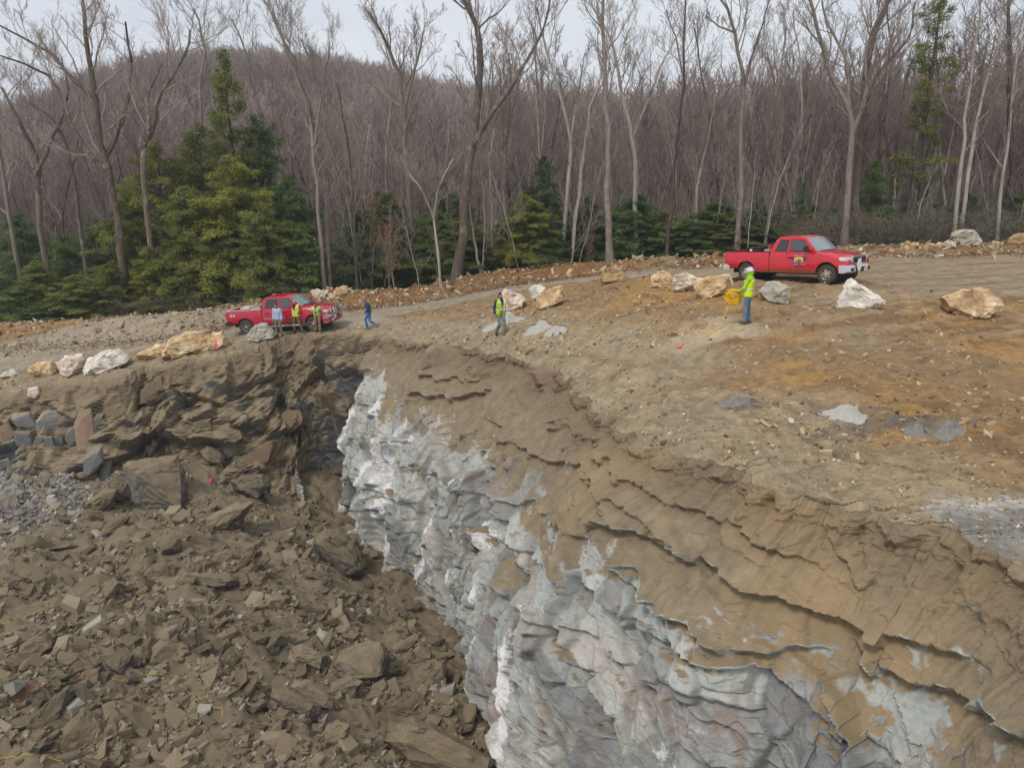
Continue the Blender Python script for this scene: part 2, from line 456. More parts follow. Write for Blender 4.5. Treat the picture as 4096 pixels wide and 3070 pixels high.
TRK = [([(1080, 268), (980, 268), (880, 278), (760, 290), (690, 278), (620, 276), (540, 286), (440, 305)], -4.2), ([(1080, 300), (980, 288), (900, 284), (830, 272), (760, 266), (680, 272)], -4.1), ([(1080, 330), (1000, 305), (930, 292), (860, 290)], -4.3),
       ([(1060, 285), (960, 277), (860, 268), (780, 262)], -4.0), ([(1050, 490), (940, 470), (840, 445), (740, 415), (660, 390), (600, 362), (550, 345), (480, 325), (430, 310)], -5.3), ([(1050, 455), (930, 445), (830, 425), (720, 392), (640, 366)], -5.1),
       ([(-60, 368), (40, 356), (140, 344), (240, 332), (330, 321), (420, 307), (500, 292)], -8.3), ([(-60, 376), (40, 362), (140, 350), (230, 338), (300, 328), (360, 320)], -8.4), ([(1060, 315), (990, 298), (900, 300), (820, 292)], -4.2)]
trk = np.zeros(len(x)); tm_ = (rr < 62)
for tp, z0 in TRK:
    pl_ = np.array([list(UZ(a_, b_, z0 if a_ > 380 or z0 < -7 else -7.2)) + [0] for a_, b_ in tp])
    d_ = np.full(len(x), 9.); d_[tm_] = poly_dist(x[tm_], y[tm_], pl_)[0]
    wob = .12 * nb
    trk = np.maximum(trk, np.exp(-((np.abs(d_ + wob) - .86) / .17) ** 2) * (.55 + .6 * n1 + .3 * nb))
trk = np.clip(trk, 0, 1) * (1 - forest)
col = lerp(col, np.array(srgb(122, 106, 84))[None], trk * .55)
Z = Z - (trk.reshape(Z.shape) * .05 - .02 * (trk.reshape(Z.shape) > .05) * trk.reshape(Z.shape)) * np.minimum(1, dist / .5)[None]
col = np.clip(col * (.90 + 0.24 * n3 + 0.18 * nb + 0.16 * n8)[:, None], 0.01, 0.9)
Z = Z + ((0.035 * rut * yard + 0.02 * n8 * (1 - sstep(30, 45, rr))).reshape(Z.shape)) * np.minimum(1, dist / .5)[None]
V = np.stack([x, y, Z.ravel()], 1)

g = NT('soil', 0.95, 0.15)
base = g.att('Col', 'Color')
nz = g.noise(28, 8, 0.7); nzb = g.noise(5, 6, 0.6)
stones = g.voro(7.0, vec=g.mapping((1, 1, 0.6)))
sm_ = g.step(stones, 0.22, 0.12)
sel = g.step(g.noise(2.0, 3), 0.45, 0.62)
peb = g.math('MULTIPLY', sm_, sel)
c1 = g.vary(base, nz, 0.28); c1 = g.vary(c1, nzb, 0.2)
pc = g.ramp(g.voro(7.0, vec=g.mapping((1, 1, 0.6)), out='Color'), [(0.0, srgb(120, 105, 88)), (0.5, srgb(165, 145, 118)), (1.0, srgb(196, 182, 160))])
c1 = g.mix(g.math('MULTIPLY', peb, 0.75), c1, pc)
g.bump(nz, 0.8, 0.05); g.bump(nzb, 0.7, 0.10); g.bump(peb, 0.6, 0.03)
MAT_SOIL = g.col(c1)
me = mk_mesh('ground', V, grid_faces(NS, NR), [MAT_SOIL])
attr(me, 'Col', col)
tag(link('ground', me), kind='structure')

# ---- the quarry face: rows go down from the rim
NV = 440
vv = np.linspace(0, 1, NV)
ds = S - s_corner
# run-out (how far the foot lies from the rim) and depth of the foot
run = np.interp(ds, [-60, -30, -18, -10, -4, -1, 1, 4, 8, 15, 23, 36, 80], [11.5, 11, 10, 8.0, 5.0, 3.6, 3.7, 4.3, 4.5, 3.9, 3.2, 3.2, 3.4])
zfoot = CAMZ + np.interp(ds, [-60, -30, -16, -8, -3, 0, 80], [-16, -15.5, -15, -15.5, -17, -17.5, -18.0])
lefty = sstep(-.6, -3.2, ds)            # 1 on the broken slope left of the corner
drop = (rimJ[:, 2] - zfoot)
# profile shape: right wall near-vertical with a slightly eased top, left stepped slope
pr_r = np.where(vv < .035, 0, 0.70 * (1 - np.exp(-(vv - .035) * 6.0)) + 0.30 * (vv - .035))
pr_l = np.interp(vv, [0, .12, .3, .5, .62, .8, 1], [0, .10, .22, .40, .45, .68, 1])
prof = pr_r[None] * (1 - lefty[:, None]) + pr_l[None] * lefty[:, None]
decay = np.exp(-(vv * 9) ** 2)[None]
rimW = rimP.copy()
kk2 = np.ones(9) / 9
for c_ in (0, 1): rimW[4:-4, c_] = np.convolve(rimP[:, c_], kk2, 'valid')
RX = rimW[:, 0][:, None] * (1 - decay) + rimJ[:, 0][:, None] * decay
RY = rimW[:, 1][:, None] * (1 - decay) + rimJ[:, 1][:, None] * decay
RZs = np.interp(S, kk, np.convolve(np.pad(np.interp(kk, S, rimJ[:, 2]), 6, 'edge'), np.ones(13) / 13, 'valid'))
RZ = RZs[:, None] * (1 - decay) + rimJ[:, 2][:, None] * decay
PX = RX + nrm[:, 0][:, None] * run[:, None] * prof
PY = RY + nrm[:, 1][:, None] * run[:, None] * prof
PZ = RZ - drop[:, None] * vv[None]
P = np.stack([PX.ravel(), PY.ravel(), PZ.ravel()], 1)
Sg = np.broadcast_to(S[:, None], PX.shape).ravel(); DSg = Sg - s_corner
dd = (RZ - PZ).ravel()
L = np.broadcast_to(lefty[:, None], PX.shape).ravel()
nx = np.broadcast_to(nrm[:, 0][:, None], PX.shape).ravel(); ny = np.broadcast_to(nrm[:, 1][:, None], PX.shape).ravel()
top_fade = sstep(0.0, 0.5, dd)
w3 = np.stack([Sg, dd, Sg * 0], 1)
warp = fbm(np.stack([Sg * 0.18, dd * 0.3, Sg * 0 + 2], 1), 4, 0.5)
# bedding, dipping towards the camera
q = dd - 0.20 * (Sg - s_corner) + 0.8 * warp
disp = np.zeros(len(P))
for (T, A, sc, sd) in ((1.3, 0.17, 0.22, 2), (0.5, 0.07, 0.4, 3)):
    wv = noise(np.stack([q / T * 0.3, Sg * sc * 0.4, Sg * 0 + sd], 1)) * 0.8
    ph = q / T + wv + sd * 0.37
    fr = ph - np.floor(ph)
    m = sstep(-0.05, 0.4, noise(np.stack([Sg * sc, np.floor(ph) * 3.1 + 0.5, Sg * 0 + sd * 5], 1)))
    disp += A * (fr ** 1.6) * m * sstep(1.0, 0.955, fr)
# ledges and overhangs traced one by one (photo pixels of 4096 x 3070)
z4 = lambda L_: [(1300 + .678 * a, 1250 + .678 * b) for a, b in L_]
z7 = lambda L_: [(1900 + .9928 * a, 2000 + .9928 * b) for a, b in L_]
z3 = lambda L_: [(.678 * a, 1200 + .678 * b) for a, b in L_]
LEDGE = [
    (z4([(540, 350), (620, 385), (700, 405), (800, 405), (890, 412), (940, 380), (1000, 350)]), .34, .55),
    (z4([(500, 480), (600, 490), (640, 502), (730, 518), (830, 490), (900, 482), (990, 448)]), .42, .5),
    (z4([(960, 750), (1100, 790), (1280, 850), (1440, 900), (1530, 950), (1640, 1040), (1720, 1090), (1850, 1150), (1980, 1240), (2060, 1330), (2180, 1420), (2300, 1490)]), .22, .6),
    (z4([(1310, 660), (1380, 690), (1440, 660), (1480, 690), (1600, 765), (1670, 745)]), .26, .45),
    (z4([(1590, 800), (1700, 885), (1790, 965), (1910, 1030), (1980, 1080), (2100, 1130), (2212, 1170)]) + z7([(1000, 85), (1120, 140), (1200, 180), (1290, 230), (1400, 260)]), .30, .55),
    (z4([(880, 1040), (980, 1090), (1100, 1130), (1215, 1105), (1250, 1190), (1340, 1210), (1430, 1260), (1470, 1310), (1580, 1300), (1620, 1330)]), .26, .5),
    (z7([(430, 40), (570, 100), (700, 130), (790, 165), (860, 225), (950, 270), (1080, 335), (1200, 388), (1290, 412), (1400, 460), (1530, 520), (1650, 545), (1780, 570), (1900, 620), (2020, 680)]), .42, .75),
    (z7([(520, 190), (610, 290), (700, 380), (790, 460), (900, 500), (1000, 560), (1100, 600), (1200, 625), (1290, 600), (1380, 612)]), .36, .7),
    (z7([(1500, 590), (1600, 670), (1750, 745), (1880, 790), (2000, 830), (2100, 890), (2230, 960), (2400, 1040)]), .42, .8),
    (z7([(1550, 160), (1600, 200), (1640, 205)]), .2, .3),
    (z7([(0, 120), (150, 190), (300, 250), (420, 330), (560, 420), (700, 520), (850, 620), (1000, 655), (1160, 690), (1260, 770), (1360, 840), (1500, 950), (1650, 1060)]), .26, .6),
    (z7([(60, 330), (180, 420), (300, 480), (450, 540), (560, 640), (700, 720), (860, 800), (980, 900), (1100, 1000)]), .22, .5),
    (z4([(100, 980), (230, 1020), (350, 1040), (450, 1120), (560, 1130)]), .3, .4),
    (z4([(120, 1130), (220, 1140), (320, 1160), (430, 1190)]), .35, .4),
    (z4([(450, 910), (540, 935), (620, 930)]), .25, .3), (z4([(660, 960), (760, 975), (860, 1060), (960, 1090)]), .25, .35),
    (z4([(10, 300), (80, 360), (160, 350), (280, 335)]), .4, .4),
    (z3([(640, 830), (700, 870), (760, 890), (820, 850), (900, 812), (1000, 800), (1100, 842), (1200, 830), (1330, 842), (1420, 832)]), .95, .8),
    (z3([(820, 612), (900, 620), (980, 560), (1100, 590), (1130, 560)]), .6, .7),
    (z3([(1130, 695), (1190, 670), (1255, 645)]), .5, .5),
    (z3([(1230, 500), (1400, 512), (1500, 470), (1535, 545), (1620, 552)]), .6, .5),
    (z3([(1380, 750), (1450, 740), (1540, 720), (1610, 785), (1700, 770), (1800, 725)]), .7, .8),
    (z3([(1320, 600), (1400, 640), (1480, 600)]), .4, .4), (z3([(700, 740), (800, 760), (880, 740)]), .4, .4), (z3([(1330, 900), (1480, 1000), (1580, 1000)]), .5, .5),
    (z3([(200, 620), (330, 640), (480, 720), (560, 700)]), .3, .5),
]
ptx, pty, ptc = proj(P.T)
ptx, pty = ptx * 4, pty * 4
okv = (ptc > 2) & (ptx > -400) & (ptx < 4800)
led = np.zeros(len(P)); undercut = np.zeros(len(P))
wig = fbm(np.stack([Sg * 1.3, Sg * 0, Sg * 0 + 60], 1), 2, 0.5) * 0.07 + facets(np.stack([Sg * 1.1, Sg * 0, Sg * 0], 1), 1.1, 12)[0] * .12
for pts, A, wd in LEDGE:
    qs = []
    for (a, b) in pts:
        j = np.argmin(np.where(okv, (ptx - a) ** 2 + (pty - b) ** 2, 1e12)); qs.append((Sg[j], dd[j]))
    qs.sort(); sa = np.array([t[0] for t in qs]); da = np.array([t[1] for t in qs])
    dl = np.interp(Sg, sa, da) + wig
    ext = max(sa[-1] - sa[0], 0.5)
    m = sstep(sa[0] - 0.06 * ext, sa[0] + 0.1 * ext, Sg) * sstep(sa[-1] + 0.06 * ext, sa[-1] - 0.1 * ext, Sg)
    ab = dl - dd
    if sa.mean() > s_corner: A = A * .72
    led += A * m * np.where(ab > 0, np.exp(-ab / wd) * sstep(0, 0.05, ab), 0)
    led -= 0.35 * A * m * np.where(ab <= 0, np.exp(ab / 0.22), 0)
    undercut = np.maximum(undercut, m * np.where(ab <= 0, np.exp(ab / 0.3), 0))
big = fbm(np.stack([Sg * 0.22, dd * 0.22, Sg * 0 + 7], 1), 3)
# broken blocks: cells drawn out along the bedding on the right wall
lowr = sstep(1.2, 4.0, dd + 0.9 * big)
q0 = dd - 0.42 * (Sg - s_corner)
f1, e1, r1 = facets(np.stack([Sg * 0.50, q0 * 0.62, Sg * 0], 1), 1.1, 1)
f2, e2, r2 = facets(np.stack([Sg * 1.15, q0 * 1.5, Sg * 0 + 3], 1), 1.2, 2)
f3, e3, r3 = facets(np.stack([Sg * 3.0, q0 * 4.0, Sg * 0 + 6], 1), 1.2, 3)
lump = fbm(np.stack([Sg * 0.8, dd * 0.9, Sg * 0 + 31], 1), 4, 0.55)
right_disp = disp * (0.45 - 0.3 * lowr) + led + big * 0.35 + f1 * (0.12 + 0.30 * lowr) + f2 * (0.04 + 0.20 * lowr) + f3 * (0.012 + 0.06 * lowr) + lump * .03
# vertical flutes and buttresses on the lower right wall, left by the drilled holes
fl = np.cos((Sg + 0.5 * warp) * 2 * math.pi / 2.9)
rib = 1 - np.abs(((Sg + 0.35 * warp) / 2.9 + .3) % 1.0 * 2 - 1) ** .8
rib2 = 1 - np.abs(((Sg + 0.3 * big) / 1.1 + .1) % 1.0 * 2 - 1)
right_disp += lowr * (0.42 * rib * sstep(26, 14, DSg) + .10 * rib2)
right_disp -= 0.35 * np.exp(-((DSg - 1.0) / 0.9) ** 2) * sstep(1.0, 3.0, dd)
# left face: big blocks that step outwards, with dark gaps below them
qq = dd * 0.9 + 0.25 * Sg
g1, h1, t1 = facets(np.stack([Sg * 0.5, qq * 0.75, Sg * 0], 1), 1.1, 4)
g2, h2, t2 = facets(np.stack([Sg * 1.3, qq * 1.7, Sg * 0], 1), 1.2, 5)
g3, h3, t3 = facets(np.stack([Sg * 3.2, qq * 3.6, Sg * 0], 1), 1.2, 6)
st = 0.0
for (T, A, sd) in ((1.9, 0.95, 11), (0.8, 0.34, 12)):
    ph = (dd + 0.16 * (Sg - s_corner)) / T + 0.9 * warp + 0.5 * noise(np.stack([Sg * 0.5, dd * 0.3, Sg * 0 + sd], 1))
    fr = ph - np.floor(ph); m = sstep(-0.2, 0.3, noise(np.stack([Sg * 0.35, np.floor(ph) * 2.3, Sg * 0 + sd], 1)))
    st = st + A * fr * sstep(1.0, 0.95, fr) * m
left_disp = 0.12 * st + 1.15 * led + 0.85 * g1 + 0.46 * g2 + 0.15 * g3 + 0.5 * big
colm = sstep(-20, -22.5, DSg) * sstep(1.6, 2.4, dd) * sstep(5.6, 4.6, dd)
# the dark hollow left of the corner
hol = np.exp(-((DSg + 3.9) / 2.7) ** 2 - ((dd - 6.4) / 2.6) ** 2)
left_disp -= 3.2 * hol
fin = fbm(np.stack([Sg * 6, dd * 6, Sg * 0], 1), 4, 0.6) * 0.02
crumb = sstep(1.4, 0.3, dd + 0.5 * big) * sstep(0, 0.25, dd)
crm = fbm(np.stack([Sg * 2.4, dd * 2.4, Sg * 0 + 4], 1), 5, 0.62)
crk = np.maximum(np.exp(-(e1 / .035) ** 2), .7 * np.exp(-(e2 / .05) ** 2)) * lowr * (1 - L) * sstep(-.3, .2, big)
crl = np.maximum(np.exp(-(h1 / .04) ** 2), .8 * np.exp(-(h2 / .06) ** 2)) * L * sstep(.5, 1.2, dd)
right_disp -= .08 * crk; left_disp -= .14 * crl
DIS = (right_disp * (1 - L) + left_disp * L) * top_fade * (1 - 0.55 * crumb) + fin * top_fade + crumb * (crm * 0.20 + 0.06)
DG = DIS.reshape(NS, NV)
gr_ = np.zeros_like(DG); gr_[1:-1] = np.abs(DG[2:] - DG[:-2])
gr_ = np.maximum(gr_, np.maximum(np.roll(gr_, 1, 0), np.roll(gr_, -1, 0)))
BV = DG.copy()
for _ in range(4): BV[:, 1:-1] = (BV[:, :-2] + 2 * BV[:, 1:-1] + BV[:, 2:]) / 4
wv_ = sstep(.14, .34, gr_) * (1 - lefty[:, None])
for _ in range(4): wv_[:, 1:-1] = np.maximum(wv_[:, 1:-1], (wv_[:, :-2] + wv_[:, 2:]) * .48)
DG[:] = DG * (1 - wv_) + BV * wv_
for _ in range(1): DG[1:-1] = (DG[:-2] + 2 * DG[1:-1] + DG[2:]) / 4
DIS = DG.ravel()
nz_ = 0.22 + 0.25 * L
V = P.copy()
V[:, 0] += nx * DIS * (1 - 0.3 * L); V[:, 1] += ny * DIS * (1 - 0.3 * L); V[:, 2] += nz_ * DIS * top_fade
# surface slope decides where dust settles
Vg = V.reshape(NS, NV, 3)
du = np.gradient(Vg, axis=0); dv = np.gradient(Vg, axis=1)
NN = np.cross(du, dv); NN /= (np.linalg.norm(NN, axis=2)[..., None] + 1e-9)
if (NN[..., 0] * nrm[:, 0][:, None] + NN[..., 1] * nrm[:, 1][:, None]).mean() < 0: NN = -NN
up = NN[..., 2].ravel()
# dust cover; left undercuts and hollow lose dust, darkened as painted shade
db = np.interp(DSg, [-1, 1, 4, 9, 17, 24, 31, 60], [1.0, 1.5, 2.2, 2.4, 2.1, 1.8, 1.7, 1.8])
nd = fbm(np.stack([Sg * 0.5, q * 0.9, Sg * 0 + 21], 1), 5, 0.6)
dust_r = 0.5 + np.clip((db - dd) * 0.55, -.95, 2) + 0.6 * nd + 0.8 * (np.where(dd < db + .3, np.clip(up, 0.26, 1), np.clip(up, .05, 1)) - 0.28) + .75 * sstep(.15, .55, noise(np.stack([Sg * .45, q * 1.3, Sg * 0 + 71], 1))) * sstep(-.2, .3, up)
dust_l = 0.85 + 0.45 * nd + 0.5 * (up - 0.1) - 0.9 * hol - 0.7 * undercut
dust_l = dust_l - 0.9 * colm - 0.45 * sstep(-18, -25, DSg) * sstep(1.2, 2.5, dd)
dust = dust_r * (1 - L) + dust_l * L
# white stain running down the drill lines
wh = 0
for s0, wd, d0, d1, am in ((1.3, .30, 1.3, 8.5, 1.), (4.3, .42, 1.5, 9, .95), (7.4, .5, 2.2, 9, 1.0), (10.6, .5, 2.8, 9, .9), (14.3, .45, 3.4, 10, .75), (18.6, .5, 4.0, 12, .9), (22.8, .45, 4.0, 12, 1.0), (27.5, .5, 3.5, 12, .6), (31, .5, 3, 12, .7)):
    wh = np.maximum(wh, am * np.exp(-((DSg + 2.6 - s0 - 0.35 * warp - 0.03 * dd) / wd) ** 2) * sstep(d0 - .5, d0 + .5, dd + .4 * nd))
white = 1.05 * wh + 0.55 * nd - 0.06 + 0.25 * lump
pink = sstep(0.1, 0.5, noise(np.stack([Sg * 0.33, dd * 0.6, Sg * 0 + 40], 1)) + 0.3 * np.exp(-((DSg - 6) / 5) ** 2) * np.exp(-((dd - db - 0.3) / 1.2) ** 2) + 0.3*np.exp(-((DSg+5)/3)**2))
w = NT('quarry_rock', 0.88, 0.25)
obj = w.vec
a_d, a_w, a_p, a_v = w.att('dust'), w.att('white'), w.att('pink'), w.att('tone')
nf = w.noise(9, 8, 0.65); nfine = w.noise(40, 6, 0.7); nm = w.noise(2.3, 6, 0.6)
grain = w.noise(3.5, 6, 0.6, vec=w.mapping((1.2, 1.2, 5.0), (R(14), R(12), 0)))
rock = w.ramp(w.math('ADD', w.math('MULTIPLY', a_v, 0.6), w.math('MULTIPLY', nm, 0.4)), [(0.12, srgb(98, 98, 100)), (0.32, srgb(128, 129, 128)), (0.5, srgb(154, 158, 153)), (0.75, srgb(176, 175, 170))])
rock = w.mix(w.math('MULTIPLY', w.math('MULTIPLY', a_p, w.step(nf, 0.4, 0.6)), 0.38), rock, srgb(172, 140, 124))
rock = w.vary(rock, nf, 0.22); rock = w.vary(rock, grain, 0.25)
rock = w.mix(w.math('MULTIPLY', w.att('crack'), .55), rock, srgb(84, 76, 66))
rst = w.step(w.noise(1.1, 5, .6, vec=w.mapping((1.6, 1.6, .45))), .52, .66)
rock = w.mix(w.math('MULTIPLY', rst, .45), rock, srgb(134, 112, 88))
wm = w.step(w.math('ADD', a_w, w.math('MULTIPLY', w.math('SUBTRACT', nf, 0.5), 1.1)), 0.55, 0.95)
rock = w.mix(w.math('MULTIPLY', wm, 0.8), rock, srgb(218, 216, 218))
dcol = w.ramp(nm, [(0.3, srgb(112, 101, 83)), (0.55, srgb(130, 116, 94)), (0.75, srgb(146, 128, 100))])
tp_ = w.att('soil_lip_shade'); dcol = w.mix(w.math('MULTIPLY', tp_, .6), dcol, srgb(112, 96, 76)); dcol = w.vary(dcol, nfine, 0.18); dcol = w.vary(dcol, grain, 0.14)  # darker soil band under the rim, with the lip's shadow painted in
ochre = w.att('ochre')
dcol = w.mix(w.math('MULTIPLY', ochre, 0.4), dcol, srgb(156, 130, 94))
nlow = w.noise(2.6, 6, 0.62, vec=w.mapping((1, 1, 1.8), (R(12), R(10), 0)))
dm = w.step(w.math('ADD', a_d, w.math('ADD', w.math('MULTIPLY', w.math('SUBTRACT', nf, 0.5), 0.45), w.math('MULTIPLY', w.math('SUBTRACT', nlow, 0.5), 1.0))), 0.36, 0.62)
cc = w.mix(dm, rock, dcol)
w.bump(nf, 0.35, 0.03); w.bump(grain, 0.5, 0.03); w.bump(nfine, 0.4, 0.012)
MAT_WALL = w.col(cc)
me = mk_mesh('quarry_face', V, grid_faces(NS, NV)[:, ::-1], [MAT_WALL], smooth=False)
attr(me, 'soil_lip_shade', crumb); attr(me, 'crack', crk); attr(me, 'dust', dust); attr(me, 'white', white * (1 - L)); attr(me, 'pink', pink * (1 - 0.5 * L))
attr(me, 'tone', np.clip(0.62 * r1 + 0.28 * r2 + 0.1 * r3 - 0.75 * L * 0.5 - 0.25 * hol, 0, 1))  # tone drops in the hollow: its shade is put into the colour
attr(me, 'ochre', sstep(-0.1, 0.5, n2(Sg, dd, 0.25, 3, 33.)) * sstep(12, 25, DSg) + 0.0)
tag(link('rock_face', me), kind='structure')
WALLV = Vg

# ---- the heap of blasted rock in the pit
FC = [(532, 767, -14.6), (440, 640, -15.0), (343, 515, -15.4), (360, 600, -14.4), (230, 500, -13.3), (160, 520, -12.6), (100, 480, -12.6), (60, 450, -12.8), (0, 440, -13.0), (0, 560, -12.2), (100, 600, -12.0),
      (230, 600, -12.6), (300, 680, -12.9), (150, 700, -12.0), (0, 700, -11.6), (0, 767, -11.5), (250, 767, -12.4), (400, 767, -13.2), (300, 540, -13.6), (250, 470, -13.4), (620, 900, -14.8), (-200, 500, -13.5), (-200, 767, -11.5), (150, 480, -12.4)]
fc = np.array([UZ(*f) for f in FC] + [[-8, -6, CAMZ - 13], [6, 2, CAMZ - 15], [-30, -6, CAMZ - 12.5], [-45, 20, CAMZ - 13.5], [5, 20, CAMZ - 16], [-2, 34, CAMZ - 16], [-40, 38, CAMZ - 13.5]])
fw = tps_fit(fc, 2.0)
def floor_h(x, y):
    x = np.asarray(x, float); y = np.asarray(y, float); sh = x.shape
    h = tps_eval(fc, fw, x, y)
    a = n2(x, y, 0.28, 3, 50.); b = n2(x, y, 0.9, 4, 51.)
    p = np.stack([x.ravel(), y.ravel(), 0 * x.ravel()], 1)
    f1, _, _ = facets(p * 0.55, 0.8, 8); f2, _, _ = facets(p * 1.5 + 0.15 * b[:, None], 0.9, 9); f3, _, _ = facets(p * 4.0, 0.9, 10)
    rough = sstep(-0.35, 0.3, a)
    return h + (0.55 * a + 0.18 * b + 0.26 * f1 * rough + 0.10 * f2 * (0.35 + 0.65 * rough) + 0.02 * f3 + 0.03 * n2(x, y, 4, 4, 52., 0.6)).reshape(sh)
def fz(x, y): return float(floor_h(np.array([float(x)]), np.array([float(y)]))[0])
def on_floor(px, py):
    b_ = SP + CP * (py - 383.5) / FPX
    return ray_hit(px, py, floor_h, 10.3 / b_, 17.0 / b_, 260)
gx = np.linspace(-42, 6, 760); gy = 4 + (np.linspace(0, 1, 640) ** 1.15) * 35
XX, YY = np.meshgrid(gx, gy, indexing='ij')
ZZ = floor_h(XX.ravel(), YY.ravel())
V = np.stack([XX.ravel(), YY.ravel(), ZZ], 1)
r_ = NT('rubble_dust', 0.95, 0.12)
na, nb_, nc = r_.noise(1.1, 5), r_.noise(14, 8, 0.7), r_.noise(50, 5, 0.7)
base = r_.mix(r_.step(r_.att('bluish'), 0.35, 0.75), r_.ramp(na, [(0.3, srgb(108, 98, 81)), (0.6, srgb(122, 110, 91)), (0.8, srgb(132, 118, 95))]), r_.ramp(nb_, [(0.35, srgb(112, 112, 110)), (0.6, srgb(140, 132, 118))]))
cc = r_.vary(r_.vary(base, nb_, 0.2), nc, 0.15)
r_.bump(nb_, 0.6, 0.04); r_.bump(nc, 0.5, 0.012)
MAT_RUB = r_.col(cc)
me = mk_mesh('rubble_heap', V, grid_faces(760, 640), [MAT_RUB])
attr(me, 'bluish', np.clip(sstep(-17, -23, V[:, 0] + 0.3 * (V[:, 1] - 25) * -1) * 1.1 + 0.4 * n2(V[:, 0], V[:, 1], .8, 3, 2.), 0, 1))
tag(link('rubble_ground', me), kind='structure')
# ================================================================== rocks
def ico(sub):
    bm = bmesh.new(); bmesh.ops.create_icosphere(bm, subdivisions=sub, radius=1.0)
    V = np.array([v.co[:] for v in bm.verts]); F = np.array([[v.index for v in f.verts] for f in bm.faces]); bm.free()
    return V, F
ICO = {k: ico(k) for k in (1, 2, 3, 4, 5)}
def rock_dirs(D, planes, blunt=0.03):
    """radius of a convex body bounded by planes (n, d) along the directions D"""
    r = np.full(len(D), 1e9)
    for n, d in planes:
        n = np.asarray(n, float); n = n / np.linalg.norm(n)
        c = D @ n
        r = np.minimum(r, np.where(c > 1e-3, d / np.maximum(c, 1e-3), 1e9))
    return r
def rand_rock(seed, sx, sy, sz, sub=3, nplanes=14, rough=0.03, flat=0.0):
    rs = np.random.RandomState(seed); V, F = ICO[sub]
    pl = [((1, 0, 0), 1.0), ((-1, 0, 0), 1.0), ((0, 1, 0), 1), ((0, -1, 0), 1), ((0, 0, 1), 1 - flat), ((0, 0, -1), 1)]
    for _ in range(nplanes):
        n = rs.normal(size=3); n /= np.linalg.norm(n)
        pl.append((n, rs.uniform(0.72, 1.08)))
    for i in range(6):     # knock the box faces askew
        n = np.array(pl[i][0], float) + rs.normal(size=3) * 0.22; pl[i] = (n, rs.uniform(.72, .95))
    r = rock_dirs(V, pl)
    P = V * r[:, None]
    P = P + V * (fbm(V * 1.6 + seed, 3)[:, None] * rough * 1.3 + fbm(V * 5 + seed, 3, .6)[:, None] * rough * 0.7)
    return P * np.array([sx, sy, sz]), F
def hull_mesh(pts, cuts=2, seed=0, amp=0.02, chip=0.05, size=1.0):
    """crisp broken stone: convex hull of points, faces subdivided and roughened"""
    bm = bmesh.new()
    for p in pts: bm.verts.new(p)
    r = bmesh.ops.convex_hull(bm, input=bm.verts)
    junk = list({g_ for g_ in r['geom_interior'] + r['geom_unused'] if isinstance(g_, bmesh.types.BMVert)})
    bmesh.ops.delete(bm, geom=junk, context='VERTS')
    loose = [v for v in bm.verts if not v.link_faces]
    bmesh.ops.delete(bm, geom=loose, context='VERTS')
    bmesh.ops.dissolve_limit(bm, angle_limit=R(7), verts=bm.verts, edges=bm.edges)
    bmesh.ops.triangulate(bm, faces=bm.faces)
    if cuts: bmesh.ops.subdivide_edges(bm, edges=bm.edges, cuts=cuts, use_grid_fill=True)
    bmesh.ops.triangulate(bm, faces=bm.faces)
    bmesh.ops.recalc_face_normals(bm, faces=bm.faces)
    bm.verts.index_update()
    V = np.array([v.co[:] for v in bm.verts]); N = np.array([v.normal[:] for v in bm.verts]); F = np.array([[v.index for v in f.verts] for f in bm.faces]); bm.free()
    if cuts:
        u = V / size
        f_, e_, _ = facets(u * 2.6, 1.1, seed % 7)
        V = V + N * ((fbm(u * 3 + seed, 4, .6) * amp + f_ * chip)[:, None] * size)
    return V, F
def hull_rock(seed, sx, sy, sz, cuts=2, n=11, amp=.02, chip=.03):
    rs = np.random.RandomState(seed); pts = []
    for cx in (-1, 1):
        for cy in (-1, 1):
            for cz in (-1, 1):
                if rs.rand() < .88: pts.append(np.array([cx, cy, cz]) * rs.uniform(.55, 1.0, 3))
    for _ in range(n - 6):
        p = rs.uniform(-.95, .95, 3); k = rs.randint(3); p[k] = rs.choice([-1, 1]) * rs.uniform(.85, 1); pts.append(p)
    P = np.array(pts) * np.array([sx, sy, sz])
    return hull_mesh([tuple(p) for p in P], cuts, seed, amp, chip)
def relax(P, F, it=1, k=0.25):
    n = len(P); cnt = np.zeros(n); 
    e = np.vstack([F[:, [0, 1]], F[:, [1, 2]], F[:, [2, 0]]])
    np.add.at(cnt, e[:, 0], 1)
    for _ in range(it):
        a = np.zeros_like(P); np.add.at(a, e[:, 0], P[e[:, 1]])
        P = P * (1 - k) + k * a / cnt[:, None]
    return P

